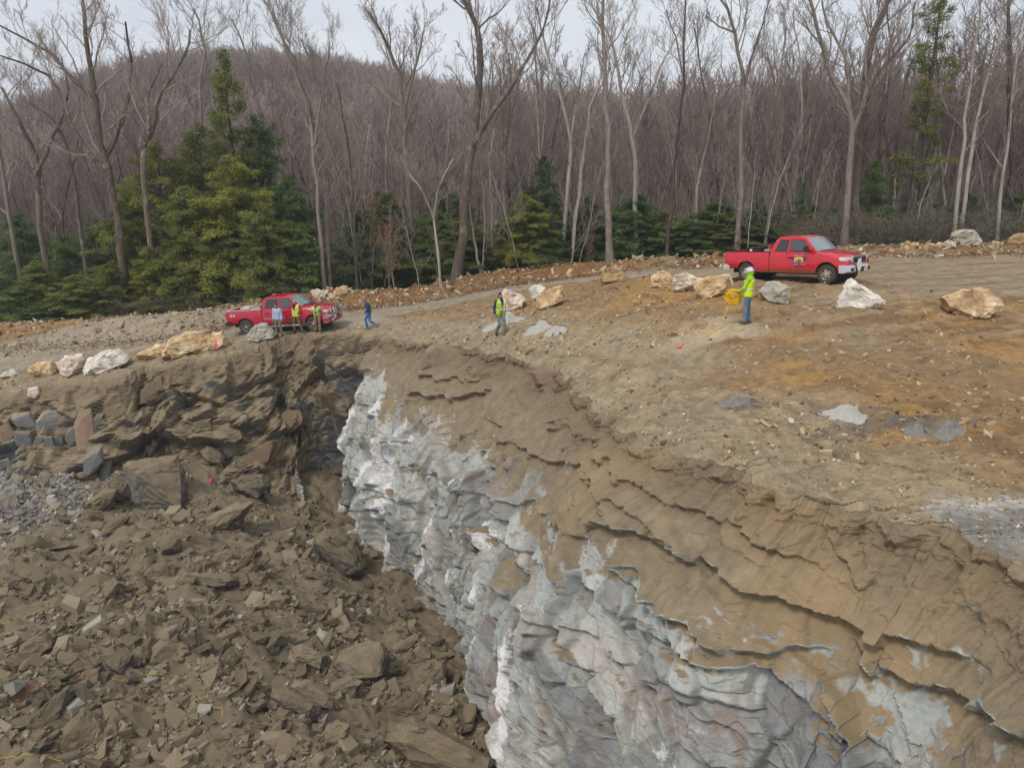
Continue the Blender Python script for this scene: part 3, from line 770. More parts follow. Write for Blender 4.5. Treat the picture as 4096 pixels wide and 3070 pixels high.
def stone_mat(name, c1, c2, c3, stain=0.35, edge=None):
    t = NT(name, 0.88, 0.25)
    a = t.noise(1.3, 5, 0.6, dist=0.6); b = t.noise(6, 8, 0.65); c = t.noise(30, 5, 0.7)
    lay = t.noise(2.6, 5, 0.55, vec=t.mapping((1, 1, 3.4), (R(25), R(12), 0)))
    col = t.ramp(a, [(0.36, c1), (0.52, c2), (0.66, c3)])
    col = t.mix(t.math('MULTIPLY', t.step(lay, 0.48, 0.62), 0.45), col, c1)
    col = t.mix(t.math('MULTIPLY', t.step(b, 0.57, 0.72), stain), col, srgb(104, 84, 62))
    col = t.vary(t.vary(col, b, 0.22), c, 0.15)
    t.bump(b, 0.6, 0.05); t.bump(lay, 0.6, 0.06); t.bump(c, 0.4, 0.012)
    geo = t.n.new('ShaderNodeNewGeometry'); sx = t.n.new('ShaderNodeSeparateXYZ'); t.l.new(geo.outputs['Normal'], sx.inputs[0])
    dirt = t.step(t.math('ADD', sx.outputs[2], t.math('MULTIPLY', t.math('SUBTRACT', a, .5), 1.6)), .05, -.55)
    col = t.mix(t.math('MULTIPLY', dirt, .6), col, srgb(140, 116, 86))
    return t.col(col)
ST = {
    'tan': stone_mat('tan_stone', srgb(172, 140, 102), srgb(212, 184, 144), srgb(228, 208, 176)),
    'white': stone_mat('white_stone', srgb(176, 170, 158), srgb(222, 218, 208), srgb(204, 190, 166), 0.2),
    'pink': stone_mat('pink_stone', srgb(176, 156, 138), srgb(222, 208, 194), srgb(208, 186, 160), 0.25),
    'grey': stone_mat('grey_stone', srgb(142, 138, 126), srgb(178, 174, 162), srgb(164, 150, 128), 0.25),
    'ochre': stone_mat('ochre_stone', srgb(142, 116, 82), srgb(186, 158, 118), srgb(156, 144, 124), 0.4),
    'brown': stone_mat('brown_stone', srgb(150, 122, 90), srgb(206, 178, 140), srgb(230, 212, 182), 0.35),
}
def boulder(poly, cz, mat, label, zbase=None, depth=0.8, seed=0, group=None, sub=5, name='boulder', bury=0.06, z_from='ground', conc=0.05, cat='boulder'):
    """poly: outline in photo pixels (4096 wide); the stone gets a real depth and stands on the ground"""
    rs = np.random.RandomState(seed + 11)
    poly = np.array(poly, float) / 4.0
    w = (poly[:, 0].max() - poly[:, 0].min()); cx = (poly[:, 0].max() + poly[:, 0].min()) / 2
    yb, yt = poly[:, 1].max(), poly[:, 1].min(); cyc = (yb + yt) / 2
    f = on_ground(cx, yb - 0.08 * (yb - yt)) if z_from == 'ground' else on_floor(cx, yb - 0.08 * (yb - yt))
    _, _, c0 = proj(f)
    half = w / 2 / FPX * c0 * depth
    c = U(cx, cyc, c0 + half * 0.8)
    _, _, cc = proj(c)
    v = (c - np.array([0, 0, CAMZ])); v /= np.linalg.norm(v)
    rgt = np.array([v[1], -v[0], 0.0]); rgt /= np.linalg.norm(rgt); upv = np.cross(rgt, v)
    k = cc / FPX * np.linalg.norm(v) / max(v[1] * CP - v[2] * SP, 0.2) * (v[1] * CP - v[2] * SP)
    q = np.stack([(poly[:, 0] - cx) * cc / FPX, -(poly[:, 1] - cyc) * cc / FPX], 1)
    A = 0.5 * np.sum(q[:, 0] * np.roll(q[:, 1], -1) - np.roll(q[:, 0], -1) * q[:, 1])
    if A < 0: q = q[::-1]
    cen = q.mean(0)
    hw = (q[:, 0].max() - q[:, 0].min()) / 2 * depth
    pts = []
    for j, (qx, qy) in enumerate(q):
        pts.append(rgt * qx + upv * qy + v * rs.uniform(-.25, .2) * hw)
        for sgn in (-1, 1):
            k2 = rs.uniform(.55, .95)
            d_ = cen + (np.array([qx, qy]) - cen) * k2
            pts.append(rgt * d_[0] + upv * d_[1] + v * sgn * hw * rs.uniform(.5, 1.0))
    pts = np.array(pts) - (rgt * cen[0] + upv * cen[1])
    sc = max(hw, .1) * 1.2
    P, F = hull_mesh([tuple(p_) for p_ in pts], {3: 2, 4: 6, 5: 8}[sub], seed, .045 if conc > .01 else .02, .075 if conc > .01 else .03, sc)
    ctr = c + rgt * cen[0] + upv * cen[1]
    # thing's origin on the ground below it; mesh coordinates relative to it
    bottom = (P[:, 2]).min() + ctr[2]
    org = np.array([ctr[0], ctr[1], bottom])
    me = mk_mesh(name, P + ctr - org, F, [ST[mat] if isinstance(mat, str) else mat], smooth=False)
    hard_smooth(me, 24)
    o = link(name, me, loc=org.tolist())
    tag(o, label, cat, group)
    return o, ctr, hw
def hard_smooth(me, deg=35):
    me.polygons.foreach_set('use_smooth', np.ones(len(me.polygons), bool))
    try: me.set_sharp_from_angle(angle=R(deg))
    except Exception: pass

o4 = lambda z, off, L_: [(off[0] + a * z, off[1] + b * z) for a, b in L_]
zR = lambda L_: o4(680 / 2212, (2860, 900), L_)          # zoom windows the outlines were read from
zM = lambda L_: o4(420 / 2212, (1900, 1120), L_)
zB = lambda L_: o4(1180 / 2212, (2380, 1020), L_)
zF = lambda L_: o4(596 / 2212, (3500, 880), L_)
zL = lambda L_: o4(1160 / 2212, (0, 1250), L_)
zT = lambda L_: o4(660 / 2212, (880, 1120), L_)
GB = 'boulders set along the pit edge and the road'
BL = [
    (zL([(5, 478), (60, 440), (105, 428), (140, 468), (148, 492), (110, 505), (40, 500)]), 'white', 'small pale angular boulder at the far left end of the row along the road', .8),
    (zL([(232, 422), (255, 395), (330, 370), (400, 375), (440, 420), (420, 470), (370, 497), (300, 485), (240, 455)]), 'tan', 'small rounded boulder with golden centre in the row left of the quarry', .8),
    (zL([(455, 375), (520, 322), (640, 315), (660, 345), (662, 410), (640, 440), (500, 498), (460, 450)]), 'pink', 'blocky cream and pink boulder just right of the small golden one by the road', .8),
    (zL([(650, 460), (660, 400), (690, 345), (820, 285), (930, 285), (972, 370), (965, 400), (900, 430), (725, 472)]), 'white', 'large wedge boulder with pale grey top and brown front, a twig lying on top', .8),
    (zL([(1040, 310), (1130, 262), (1265, 235), (1300, 290), (1260, 350), (1180, 365), (1075, 375)]), 'tan', 'low cream sandstone boulder half under the left end of the big brown slab', .8),
    (zL([(1245, 320), (1265, 240), (1300, 195), (1420, 150), (1600, 145), (1640, 200), (1610, 290), (1500, 320), (1320, 345)]), 'brown', 'biggest long brown slab boulder above the left rock face', .7),
    (zL([(1492, 235), (1560, 185), (1610, 150), (1700, 147), (1725, 190), (1730, 262), (1650, 292), (1520, 305)]), 'tan', 'tan boulder with a bright pink paint stripe down its front', .6),
    (zT([(340, 800), (355, 740), (470, 610), (560, 565), (620, 560), (660, 600), (700, 680), (790, 765), (700, 800), (450, 842)]), 'grey', 'grey pointed boulder in front of the rear wheel of the left red pickup', .8),
    (zT([(1232, 170), (1245, 115), (1310, 110), (1440, 180), (1462, 210), (1400, 270), (1280, 260), (1240, 220)]), 'pink', 'pinkish white angular boulder on the bank behind the left pickup cab', .8),
    (zT([(1512, 165), (1560, 110), (1640, 85), (1710, 110), (1722, 170), (1640, 220), (1540, 210)]), 'tan', 'rounded tan boulder on the bank behind the hood of the left pickup', .8),
    (zM([(545, 690), (560, 450), (560, 250), (630, 165), (840, 270), (1030, 330), (1058, 420), (1010, 550), (900, 660), (780, 695), (670, 690)]), 'pink', 'pale pink pointed boulder beside the walking man in a green vest', .8),
    (zM([(1140, 180), (1250, 100), (1400, 100), (1505, 170), (1400, 270), (1300, 400), (1215, 460), (1180, 380)]), 'white', 'white flat topped boulder leaning behind a larger tan one', .7),
    (zM([(1280, 580), (1300, 350), (1400, 240), (1700, 160), (1820, 95), (1850, 180), (1880, 320), (1850, 430), (1700, 520), (1500, 600), (1360, 615)]), 'tan', 'large tan boulder with a darker shell shaped hollow in its lower left front', .8),
    (zB([(40, 180), (60, 110), (120, 88), (190, 100), (255, 175), (240, 195), (150, 200), (90, 212), (50, 205)]), 'ochre', 'ochre brown rounded boulder, first left of the line below the right pickup', .8),
    (zB([(415, 240), (420, 160), (505, 108), (580, 155), (595, 200), (580, 250), (500, 258)]), 'tan', 'yellow tan peaked boulder touching a white and pink one on its right', .8),
    (zB([(572, 205), (600, 150), (680, 132), (760, 160), (770, 210), (760, 255), (640, 287), (590, 278)]), 'pink', 'white and pink angular boulder between a yellow tan and a long cream boulder', .8),
    (zB([(740, 205), (760, 175), (1000, 138), (1020, 180), (1022, 240), (960, 275), (870, 325), (790, 340), (758, 300)]), 'tan', 'long cream boulder with flat top just left of the man holding yellow line', .8),
    (zB([(1232, 282), (1280, 205), (1370, 196), (1440, 235), (1462, 320), (1450, 362), (1290, 372), (1250, 320)]), 'grey', 'grey green faceted boulder just right of the man holding yellow line', .85),
    (zB([(1828, 412), (1840, 330), (1880, 205), (1915, 185), (2010, 240), (2100, 310), (2172, 335), (2165, 360), (2070, 408), (1980, 400)]), 'white', 'white pointed triangular boulder below the front bumper of the right pickup', .7),
    (zF([(1003, 1175), (1130, 1110), (1290, 1040), (1420, 1010), (1620, 1020), (1690, 1100), (1840, 1235), (1790, 1350), (1660, 1450), (1520, 1492), (1300, 1470), (1220, 1430), (1060, 1320)]), 'brown', 'largest cream topped boulder standing alone at the right on the dirt yard', .85),
    (zF([(1140, 270), (1150, 190), (1230, 145), (1340, 130), (1440, 140), (1510, 220), (1560, 310), (1555, 400), (1350, 405), (1210, 400)]), 'grey', 'big rounded grey boulder on the bank in front of the trees at the right', .85),
    (zF([(1985, 360), (1990, 300), (2060, 215), (2212, 180), (2330, 200), (2360, 300), (2330, 380), (2050, 380)]), 'ochre', 'ochre boulder cut by the right edge of the picture', .8),
    (zF([(1015, 385), (1040, 320), (1120, 305), (1180, 340), (1195, 400), (1100, 430)]), 'pink', 'white and tan boulder leaning against the big rounded grey one', .8),
]
BOUL = {}
for i, (poly, mat, label, dp) in enumerate(BL):
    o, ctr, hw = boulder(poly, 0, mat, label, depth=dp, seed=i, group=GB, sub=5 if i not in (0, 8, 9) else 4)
    BOUL[i] = (o, ctr, hw)
# ---- blasted rock lying on the heap
def dust_mat(name, c1, c2, rockc, amt):
    t = NT(name, 0.95, 0.12)
    a = t.noise(2.2, 5); b = t.noise(13, 8, 0.7); c = t.noise(48, 5, 0.7)
    geo = t.n.new('ShaderNodeNewGeometry'); sx = t.n.new('ShaderNodeSeparateXYZ')
    t.l.new(geo.outputs['Normal'], sx.inputs[0])
    dust = t.ramp(a, [(0.35, c1), (0.65, c2)])
    # bare stone shows where the side is too steep to hold dust
    m = t.step(t.math('ADD', sx.outputs[2], t.math('MULTIPLY', t.math('SUBTRACT', b, 0.5), 0.9)), amt, amt + 0.25)
    col = t.mix(m, t.vary(rockc, a, 0.3), dust)
    col = t.vary(t.vary(col, b, 0.18), c, 0.15)
    r = t.vary(col, t.rnd(), 0.2)
    t.bump(t.noise(4.5, 6, .6), .7, .08); t.bump(b, 0.7, 0.05); t.bump(c, 0.4, 0.012)
    return t.col(r)
DUSTY = dust_mat('dusty_rock', srgb(112, 101, 84), srgb(130, 117, 96), srgb(104, 96, 85), -0.35)
DUSTY2 = dust_mat('dusty_rock_bare_sides', srgb(113, 102, 85), srgb(129, 116, 95), srgb(98, 95, 90), 0.15)
BLUE = dust_mat('blue_grey_rock', srgb(128, 121, 108), srgb(140, 128, 108), srgb(112, 112, 110), 0.42)
REDR = dust_mat('reddish_rock', srgb(122, 108, 90), srgb(134, 118, 97), srgb(142, 118, 102), 0.3)
z6 = lambda L_: [(0 + .9494 * a, 2100 + .9494 * b) for a, b in L_]
GR = 'large blasted rocks on the rubble heap'
RL = [
    (z3([(760, 940), (800, 925), (1060, 930), (1085, 1040), (1080, 1150), (1050, 1260), (960, 1280), (860, 1270), (800, 1180), (785, 1060)]), DUSTY2, 'huge upright slab with pinkish lower edge at the head of the heap', .45),
    (z3([(650, 1060), (700, 1030), (780, 1050), (800, 1180), (740, 1210), (680, 1180)]), DUSTY2, 'grey dusty block leaning behind the left side of the huge upright slab', .6),
    (z3([(1365, 1050), (1440, 1025), (1560, 1030), (1600, 1100), (1580, 1150), (1510, 1175), (1450, 1150), (1385, 1120)]), DUSTY2, 'flat topped block in front of the dark hollow of the rock face', .7),
    (z3([(1190, 880), (1230, 852), (1290, 880), (1325, 930), (1300, 990), (1215, 940)]), DUSTY, 'pointed dusty block under the overhang, right of the huge upright slab', .7),
    (z3([(1135, 1180), (1220, 1155), (1240, 1200), (1190, 1245), (1150, 1240)]), DUSTY2, 'dark faced rounded rock right of the foot of the huge upright slab', .7),
    (z3([(1150, 1350), (1200, 1270), (1400, 1200), (1500, 1215), (1460, 1270), (1340, 1340), (1310, 1370), (1180, 1380)]), DUSTY, 'broad sloping slab half buried in dust below a tangle of yellow line', .6),
    (z3([(570, 1390), (640, 1300), (700, 1270), (760, 1290), (740, 1350), (650, 1380)]), DUSTY, 'wedge shaped slab in dust left of the heap centre', .7),
    (z3([(490, 1200), (560, 1150), (640, 1110), (700, 1130), (660, 1230), (560, 1270)]), DUSTY, 'slanting slab below the blue grey scree', .7),
    (z6([(1325, 60), (1345, 15), (1420, 12), (1500, 60), (1515, 130), (1545, 190), (1520, 215), (1440, 220), (1345, 130)]), DUSTY2, 'great rounded slab lying against the foot of the grey wall', .7),
    (z6([(1480, 210), (1560, 200), (1680, 235), (1690, 270), (1560, 275)]), DUSTY, 'low dusty block below the great rounded slab by the wall', .8),
    (z6([(755, 200), (790, 188), (960, 215), (1000, 255), (995, 285), (900, 270), (790, 225)]), DUSTY2, 'long thin slab lying flat with layered right end', .7),
    (z6([(980, 190), (1020, 130), (1070, 105), (1080, 120), (1030, 175), (990, 195)]), DUSTY, 'narrow splinter of rock pointing up to the right', .6),
    (z6([(1025, 185), (1050, 150), (1130, 120), (1140, 150), (1070, 195)]), DUSTY, 'slab split along its length beside a narrow splinter', .6),
    (z6([(1280, 190), (1310, 182), (1395, 225), (1390, 238), (1290, 210)]), REDR, 'thin brown plate of rock lying on dust near the great rounded slab', .6),
    (z6([(1015, 390), (1030, 370), (1110, 365), (1135, 410), (1120, 445), (1020, 445)]), DUSTY, 'rounded dusty block left of the long buried ridge', .8),
    (z6([(1190, 490), (1220, 455), (1310, 480), (1320, 505), (1220, 520)]), DUSTY2, 'flat slab on top of the cluster of big blocks', .7),
    (z6([(1230, 545), (1245, 500), (1290, 500), (1375, 560), (1378, 610), (1355, 625), (1270, 590)]), DUSTY2, 'square cut block left of the largest block near the wall', .8),
    (z6([(1380, 600), (1395, 545), (1480, 510), (1560, 488), (1610, 510), (1650, 580), (1600, 650), (1540, 672), (1480, 640), (1385, 635)]), DUSTY2, 'largest block of the cluster with rusty stained faces near the wall', .8),
    (z6([(1380, 690), (1410, 645), (1480, 635), (1530, 670), (1500, 715), (1430, 738), (1390, 725)]), DUSTY2, 'flat topped grey block in front of the largest block', .8),
    (z6([(1150, 700), (1160, 670), (1215, 668), (1350, 780), (1345, 815), (1310, 828), (1200, 760)]), DUSTY2, 'long leaning slab at the front of the heap, split in leaves', .5),
    (z6([(1230, 665), (1250, 642), (1310, 650), (1400, 740), (1390, 780), (1340, 770)]), DUSTY2, 'second leaf of rock stacked behind the long leaning slab', .4),
    (z6([(1715, 660), (1740, 610), (1820, 565), (1880, 575), (1890, 650), (1880, 685), (1790, 690)]), DUSTY2, 'wedge block with flat dark face close to the foot of the wall', .8),
    (z6([(1665, 520), (1700, 480), (1755, 458), (1765, 480), (1720, 528), (1680, 540)]), DUSTY2, 'tilted plate of rock above the wedge block near the wall', .5),
    (z6([(1735, 525), (1770, 500), (1820, 540), (1815, 565), (1760, 560)]), DUSTY2, 'small square block between the tilted plate and the wall', .7),
    (z6([(1820, 550), (1840, 535), (1915, 530), (1920, 550), (1850, 568)]), DUSTY2, 'narrow bar of rock lying at the foot of the wall', .6),
    (z6([(1590, 790), (1630, 735), (1720, 700), (1790, 730), (1810, 800), (1770, 810), (1650, 800)]), DUSTY, 'dust covered shelf of rock with a shadowed front edge', .7),
    (z6([(1620, 890), (1650, 830), (1740, 810), (1870, 860), (1960, 930), (2080, 1000), (2060, 1080), (1760, 1020), (1650, 950)]), DUSTY, 'biggest flat dusty slab at the bottom edge of the picture', .6),
    (z6([(1365, 880), (1380, 835), (1430, 825), (1475, 850), (1470, 900), (1420, 935), (1380, 915)]), DUSTY, 'round dusty boulder left of the biggest flat slab', .9),
    (z6([(1905, 740), (1930, 712), (1990, 712), (2005, 740), (1950, 758)]), DUSTY2, 'flat pale topped stone near the wall at lower right of the heap', .8),
    (z6([(1990, 930), (2000, 875), (2040, 865), (2060, 930), (2050, 960), (2010, 950)]), DUSTY2, 'upright block at the lower right tip of the heap', .7),
    (z6([(2085, 930), (2110, 895), (2150, 930), (2170, 975), (2140, 985), (2100, 955)]), DUSTY2, 'lowest block at the foot of the grey wall', .7),
    (z6([(100, 860), (130, 790), (230, 730), (300, 705), (312, 740), (240, 820), (140, 872)]), DUSTY2, 'long slab tilted like a ramp at the left front of the heap', .5),
    (z6([(250, 900), (280, 830), (370, 770), (430, 860), (450, 950), (340, 985), (310, 930)]), DUSTY, 'broad broken slab with a dark lower edge at the bottom left', .6),
    (z6([(60, 560), (100, 490), (180, 455), (215, 480), (210, 540), (130, 570)]), DUSTY, 'sloping dusty slab at the left edge above loose small stones', .7),
    (z6([(80, 590), (110, 550), (200, 560), (230, 590), (180, 605)]), DUSTY2, 'pale flat stone among the small stones at left', .8),
    (z6([(155, 650), (185, 612), (260, 612), (305, 650), (270, 690), (170, 685)]), DUSTY2, 'layered rounded stone crossed by a red line at left', .8),
    (z6([(625, 560), (650, 490), (690, 470), (800, 520), (810, 570), (700, 580)]), DUSTY, 'dusty hump shaped block in the middle of the heap', .7),
    (z6([(835, 610), (860, 560), (930, 560), (940, 600), (860, 625)]), DUSTY, 'overhanging brown block right of the hump shaped one', .7),
    (z6([(970, 650), (985, 610), (1040, 612), (1045, 660), (1010, 680)]), DUSTY, 'squat dusty block alone on smooth dust in the centre front', .8),
    (z6([(430, 880), (450, 845), (490, 840), (500, 890), (460, 920), (435, 910)]), DUSTY2, 'hexagonal looking stone at the bottom left front', .8),
    (z6([(445, 985), (470, 940), (520, 945), (525, 1000), (470, 1030), (445, 1020)]), DUSTY2, 'block cut by the bottom edge below the hexagonal stone', .8),
    (z6([(640, 330), (660, 295), (715, 290), (730, 320), (690, 345)]), DUSTY, 'rounded dusty stone in the upper middle of the heap', .8),
    (z6([(1420, 290), (1450, 275), (1510, 290), (1520, 310), (1450, 308)]), DUSTY2, 'pale flat flake of rock just above the long buried ridge', .6),
    (z6([(1520, 120), (1535, 88), (1590, 110), (1595, 135), (1560, 140)]), DUSTY2, 'square ended bar of rock wedged at the foot of the wall', .7),
    (z6([(590, 210), (640, 170), (720, 205), (700, 235), (630, 225)]), DUSTY, 'thin dusty slab with a dark gap under it, upper middle', .6),
    (z6([(890, 150), (905, 115), (960, 100), (985, 130), (940, 165)]), DUSTY, 'leaning block above a dark gap in the upper middle', .7),
    (z6([(660, 885), (680, 805), (700, 812), (690, 875)]), DUSTY2, 'thin upright sliver of rock standing in dust, front centre', .6),
    (z6([(785, 930), (800, 890), (850, 905), (870, 925), (830, 940)]), DUSTY2, 'dark sided stone in the pit dust at front centre', .8),
    # stones on and in the left face
    (z3([(0, 740), (60, 720), (90, 790), (70, 850), (20, 870), (0, 860)]), REDR, 'pinkish grey rounded block at the left edge of the picture', .7),
    (z3([(160, 580), (175, 515), (225, 508), (235, 560), (200, 590)]), ST['pink'], 'pale pink stone standing on the slope below the golden boulder', .7),
    (z3([(100, 740), (80, 690), (100, 655), (180, 660), (200, 700), (205, 760), (150, 785)]), BLUE, 'blue grey block capping the left rock column', .8),
    (z3([(100, 760), (190, 770), (200, 840), (165, 895), (120, 885), (100, 840)]), BLUE, 'blue grey column of rock under the left cap block', .7),
    (z3([(220, 780), (225, 700), (270, 650), (360, 645), (385, 700), (375, 775), (290, 792)]), BLUE, 'large square blue grey block jutting from the left face', .8),
    (z3([(215, 800), (262, 800), (258, 875), (225, 885)]), BLUE, 'narrow dark column under the large square block', .8),
    (z3([(268, 800), (312, 800), (318, 870), (275, 885)]), BLUE, 'second narrow dark column under the large square block', .8),
    (z3([(320, 795), (372, 780), (370, 850), (328, 880)]), BLUE, 'third narrow column under the right side of the large square block', .8),
    (z3([(392, 800), (410, 755), (455, 740), (455, 850), (400, 880)]), BLUE, 'tall dusty blue grey column left of the pale pillar', .8),
    (z3([(460, 720), (500, 640), (560, 640), (570, 800), (520, 900), (490, 1010), (462, 990), (458, 850)]), REDR, 'tall pale pillar of grey and tan rock on the left face', .6),
    (z3([(490, 1020), (500, 930), (560, 860), (610, 860), (605, 960), (560, 1010), (510, 1032)]), BLUE, 'big blue grey slab hanging at the foot of the pale pillar', .6),
    (z3([(560, 760), (550, 700), (580, 668), (615, 672), (600, 730), (580, 775)]), BLUE, 'blue grey finger of rock right of the pale pillar', .7),
    (z3([(590, 1070), (600, 990), (650, 905), (680, 930), (640, 1030), (610, 1150), (600, 1150)]), BLUE, 'thin tall blue grey plate leaning at the top of the scree', .4),
    (z3([(0, 940), (50, 930), (62, 960), (50, 990), (0, 1000)]), BLUE, 'blue grey block at the left edge above the scree', .7),
    (z3([(800, 620), (840, 520), (960, 440), (980, 500), (975, 570), (910, 615)]), DUSTY, 'dusty wedge of rock jutting from the middle of the left face', .5),
    (z3([(1620, 770), (1620, 700), (1700, 640), (1780, 650), (1800, 700), (1780, 745), (1700, 790)]), REDR, 'big block with a pink and rusty face above the dark hollow', .6),
    (z3([(1130, 760), (1160, 710), (1250, 700), (1255, 760), (1200, 790)]), DUSTY, 'dusty block in the left face below the black gap', .7),
    (z3([(1320, 830), (1350, 780), (1420, 770), (1440, 820), (1380, 850)]), DUSTY2, 'grey sided stone at the lip of the overhang', .7),
    (z3([(1380, 960), (1450, 880), (1620, 830), (1640, 850), (1590, 960), (1540, 1000), (1430, 1005)]), REDR, 'pinkish rock sheet below the overhang beside the dark hollow', .5),
    (z3([(1900, 1190), (1950, 1080), (2000, 1060), (2030, 1090), (1990, 1200), (1930, 1300), (1880, 1340), (1870, 1260)]), DUSTY2, 'tall grey dusty slab leaning at the corner of the two faces', .5),
]
z4l = z4
RL += [
    (z4([(1205, 350), (1240, 330), (1380, 335), (1435, 375), (1425, 420), (1330, 448), (1240, 430)]), REDR, 'rusty sided block perched on the lip of the quarry', .7),
    (z4([(1340, 440), (1360, 430), (1390, 460), (1375, 475), (1350, 465)]), DUSTY2, 'small stone just below the rusty sided block on the lip', .8),
    (z4([(560, 330), (590, 220), (640, 180), (700, 180), (850, 240), (860, 340), (700, 400), (600, 350)]), DUSTY, 'large tan slab with flat face at the top of the wall near the corner', .3),
]
WPj = proj(WALLV.reshape(-1, 3).T); WX, WY, WC = WPj[0] * 4, WPj[1] * 4, WPj[2]
wok = (WC > 2) & (WX > -300) & (WX < 4400)
def boulder_at(poly, P0, mat, label, depth, seed, group, name):
    """same as boulder() but standing in the face at P0"""
    global on_ground
    keep = on_ground; on_ground = lambda a, b: P0
    r = boulder(poly, 0, mat, label, depth=depth, seed=seed, group=group, sub=4, name=name, conc=0.008, cat='rock')
    on_ground = keep; return r
ROCKXY = []
for i, (poly, mat, label, dp) in enumerate(RL):
    q = np.array(poly); cx, cy = q[:, 0].mean(), q[:, 1].mean()
    inside = cy < 2000 and not (cx > 700 and cy > 1790 and cx < 1100) and not (cy > 1880)
    if i >= 48 or inside:
        d2 = np.where(wok, (WX - cx) ** 2 + (WY - cy) ** 2, 1e12)
        c = np.argsort(d2)[:60]; j = c[np.argmin(WC[c])]
        p0 = WALLV.reshape(-1, 3)[j].copy()
        vv_ = p0 - np.array([0, 0, CAMZ]); p0 = p0 + 0.05 * vv_ / np.linalg.norm(vv_)
        boulder_at(poly, p0, mat, label, min(dp, .6), 100 + i, 'rocks standing in the quarry face', 'rock_block')
    else:
        o, ctr, hw = boulder(poly, 0, mat, label, depth=dp, seed=100 + i, group=GR, sub=4, name='blasted_rock', z_from='floor', conc=0.022, cat='rock')
        ROCKXY.append((ctr[0], ctr[1], hw))
# smaller broken rocks, each one its own thing
RS = np.random.RandomState(5)
VARM = []
for k in range(14):
    slab = k % 2 == 0
    P_, F_ = hull_rock(300 + k, 1, RS.uniform(.5, .9), RS.uniform(.20, .36) if slab else RS.uniform(.5, .8), 5, 13, .05, .07)
    VARM.append((P_, F_))
def rock_mesh(k, mat, nm):
    m = mk_mesh(nm, VARM[k][0], VARM[k][1], [mat], smooth=False); hard_smooth(m, 22); return m
RM = {}
cnt = 0
def mini_rock(px, py, size, mat, label, group, kmesh, z=None, name='rubble_rock'):
    key = (kmesh, mat.name)
    if key not in RM: RM[key] = rock_mesh(kmesh, mat, name)
    p = on_floor(px, py) if z is None else z
    o = bpy.data.objects.new(name, RM[key]); C.objects.link(o)
    o.location = (p[0], p[1], p[2] - size * 0.06)
    o.scale = (size, size * RS.uniform(.8, 1.2), size * RS.uniform(.8, 1.2))
    o.rotation_euler = (RS.normal() * .45, RS.normal() * .45, RS.uniform(0, 6.28))
    tag(o, label, 'rock', group)
    return p
# clusters as the photo shows them: (px, py, spread x, spread y, count, size, material)
CL = [(150, 640, 75, 22, 46, .24, DUSTY2), (60, 690, 55, 40, 40, .22, DUSTY2), (300, 635, 45, 40, 30, .24, DUSTY2), (235, 560, 70, 25, 30, .26, DUSTY), (400, 620, 30, 60, 34, .24, DUSTY2),
      (440, 720, 40, 35, 26, .22, DUSTY2), (330, 545, 50, 25, 24, .3, DUSTY2), (215, 510, 60, 22, 22, .32, DUSTY), (270, 700, 90, 45, 24, .17, DUSTY), (110, 560, 80, 30, 20, .3, DUSTY), (480, 745, 30, 18, 14, .2, DUSTY2), (405, 575, 22, 40, 26, .2, DUSTY2), (362, 520, 18, 24, 16, .22, DUSTY), (445, 660, 20, 40, 22, .2, DUSTY2)]
n_ind = 0
for (cx, cy, sx, sy, n, sz, mt) in CL:
    lab = {DUSTY2: 'angular dusty blasted stone with barer sides in the loose rubble heap', DUSTY: 'smooth dust coated blasted stone half sunk in the rubble heap'}[mt]
    grp = {DUSTY2: 'bare sided stones of the rubble heap', DUSTY: 'dust coated stones of the rubble heap'}[mt]
    for _ in range(n):
        px, py = cx + RS.normal() * sx * .7, cy + RS.normal() * sy * .7
        if px > 345 + (py - 510) * .72 or py < 500: continue
        s_ = sz * .95 * math.exp(max(-1.2, min(1.0, RS.normal())) * .5)
        mini_rock(px, py, s_, mt, lab, grp, RS.randint(14)); n_ind += 1
for _ in range(46):
    px, py = abs(RS.normal() * 26) + 2, 498 + RS.normal() * 24
    if py < 462: continue
    mini_rock(px, py, .26 * math.exp(RS.normal() * .45), BLUE, 'blue grey angular stone in the scree at the left edge', 'blue grey scree stones', RS.randint(14))
# everything smaller is rubble nobody could count
CHIP = [hull_rock(700 + k, 1, .8, .3 + .08 * k, 0, 15) for k in range(7)]
def scatter(n, place, size, seed, hf, thin=1.0, squash=.6, sub=1):
    rs = np.random.RandomState(seed); Vs, Fs, off = [], [], 0
    xy = place(n, rs); z = hf(xy[:, 0], xy[:, 1]); n = len(xy)
    s_ = size * np.exp(np.clip(rs.normal(size=n), -2, 1.25) * .45); kind_ = rs.randint(0, len(CHIP), n)
    VV, FF, RR, off = [], [], [], 0
    for kk_, (V0, F0) in enumerate(CHIP):
        m = kind_ == kk_; c_ = m.sum()
        if not c_: continue
        A = V0[None] * s_[m][:, None, None] * np.stack([np.ones(c_), rs.uniform(.6, 1.1, c_), rs.uniform(.6, 1.3, c_)], 1)[:, None]
        a = rs.uniform(0, 6.28, c_); ca, sa = np.cos(a)[:, None], np.sin(a)[:, None]; tl = rs.normal(size=(c_, 1)) * .5; t2 = rs.normal(size=(c_, 1)) * .35
        X0, Y0 = A[..., 0], A[..., 1]; Z_ = A[..., 2] + X0 * tl + Y0 * t2
        X_ = X0 * ca - Y0 * sa; Y_ = X0 * sa + Y0 * ca
        VV.append(np.stack([X_ + xy[m, 0][:, None], Y_ + xy[m, 1][:, None], Z_ + (z[m] + s_[m] * .12)[:, None]], -1).reshape(-1, 3))
        FF.append((F0[None] + (np.arange(c_) * len(V0))[:, None, None]).reshape(-1, 3) + off); off += c_ * len(V0); RR.append(np.repeat(rs.rand(c_), len(V0)))
    return np.vstack(VV), np.vstack(FF), np.concatenate(RR)
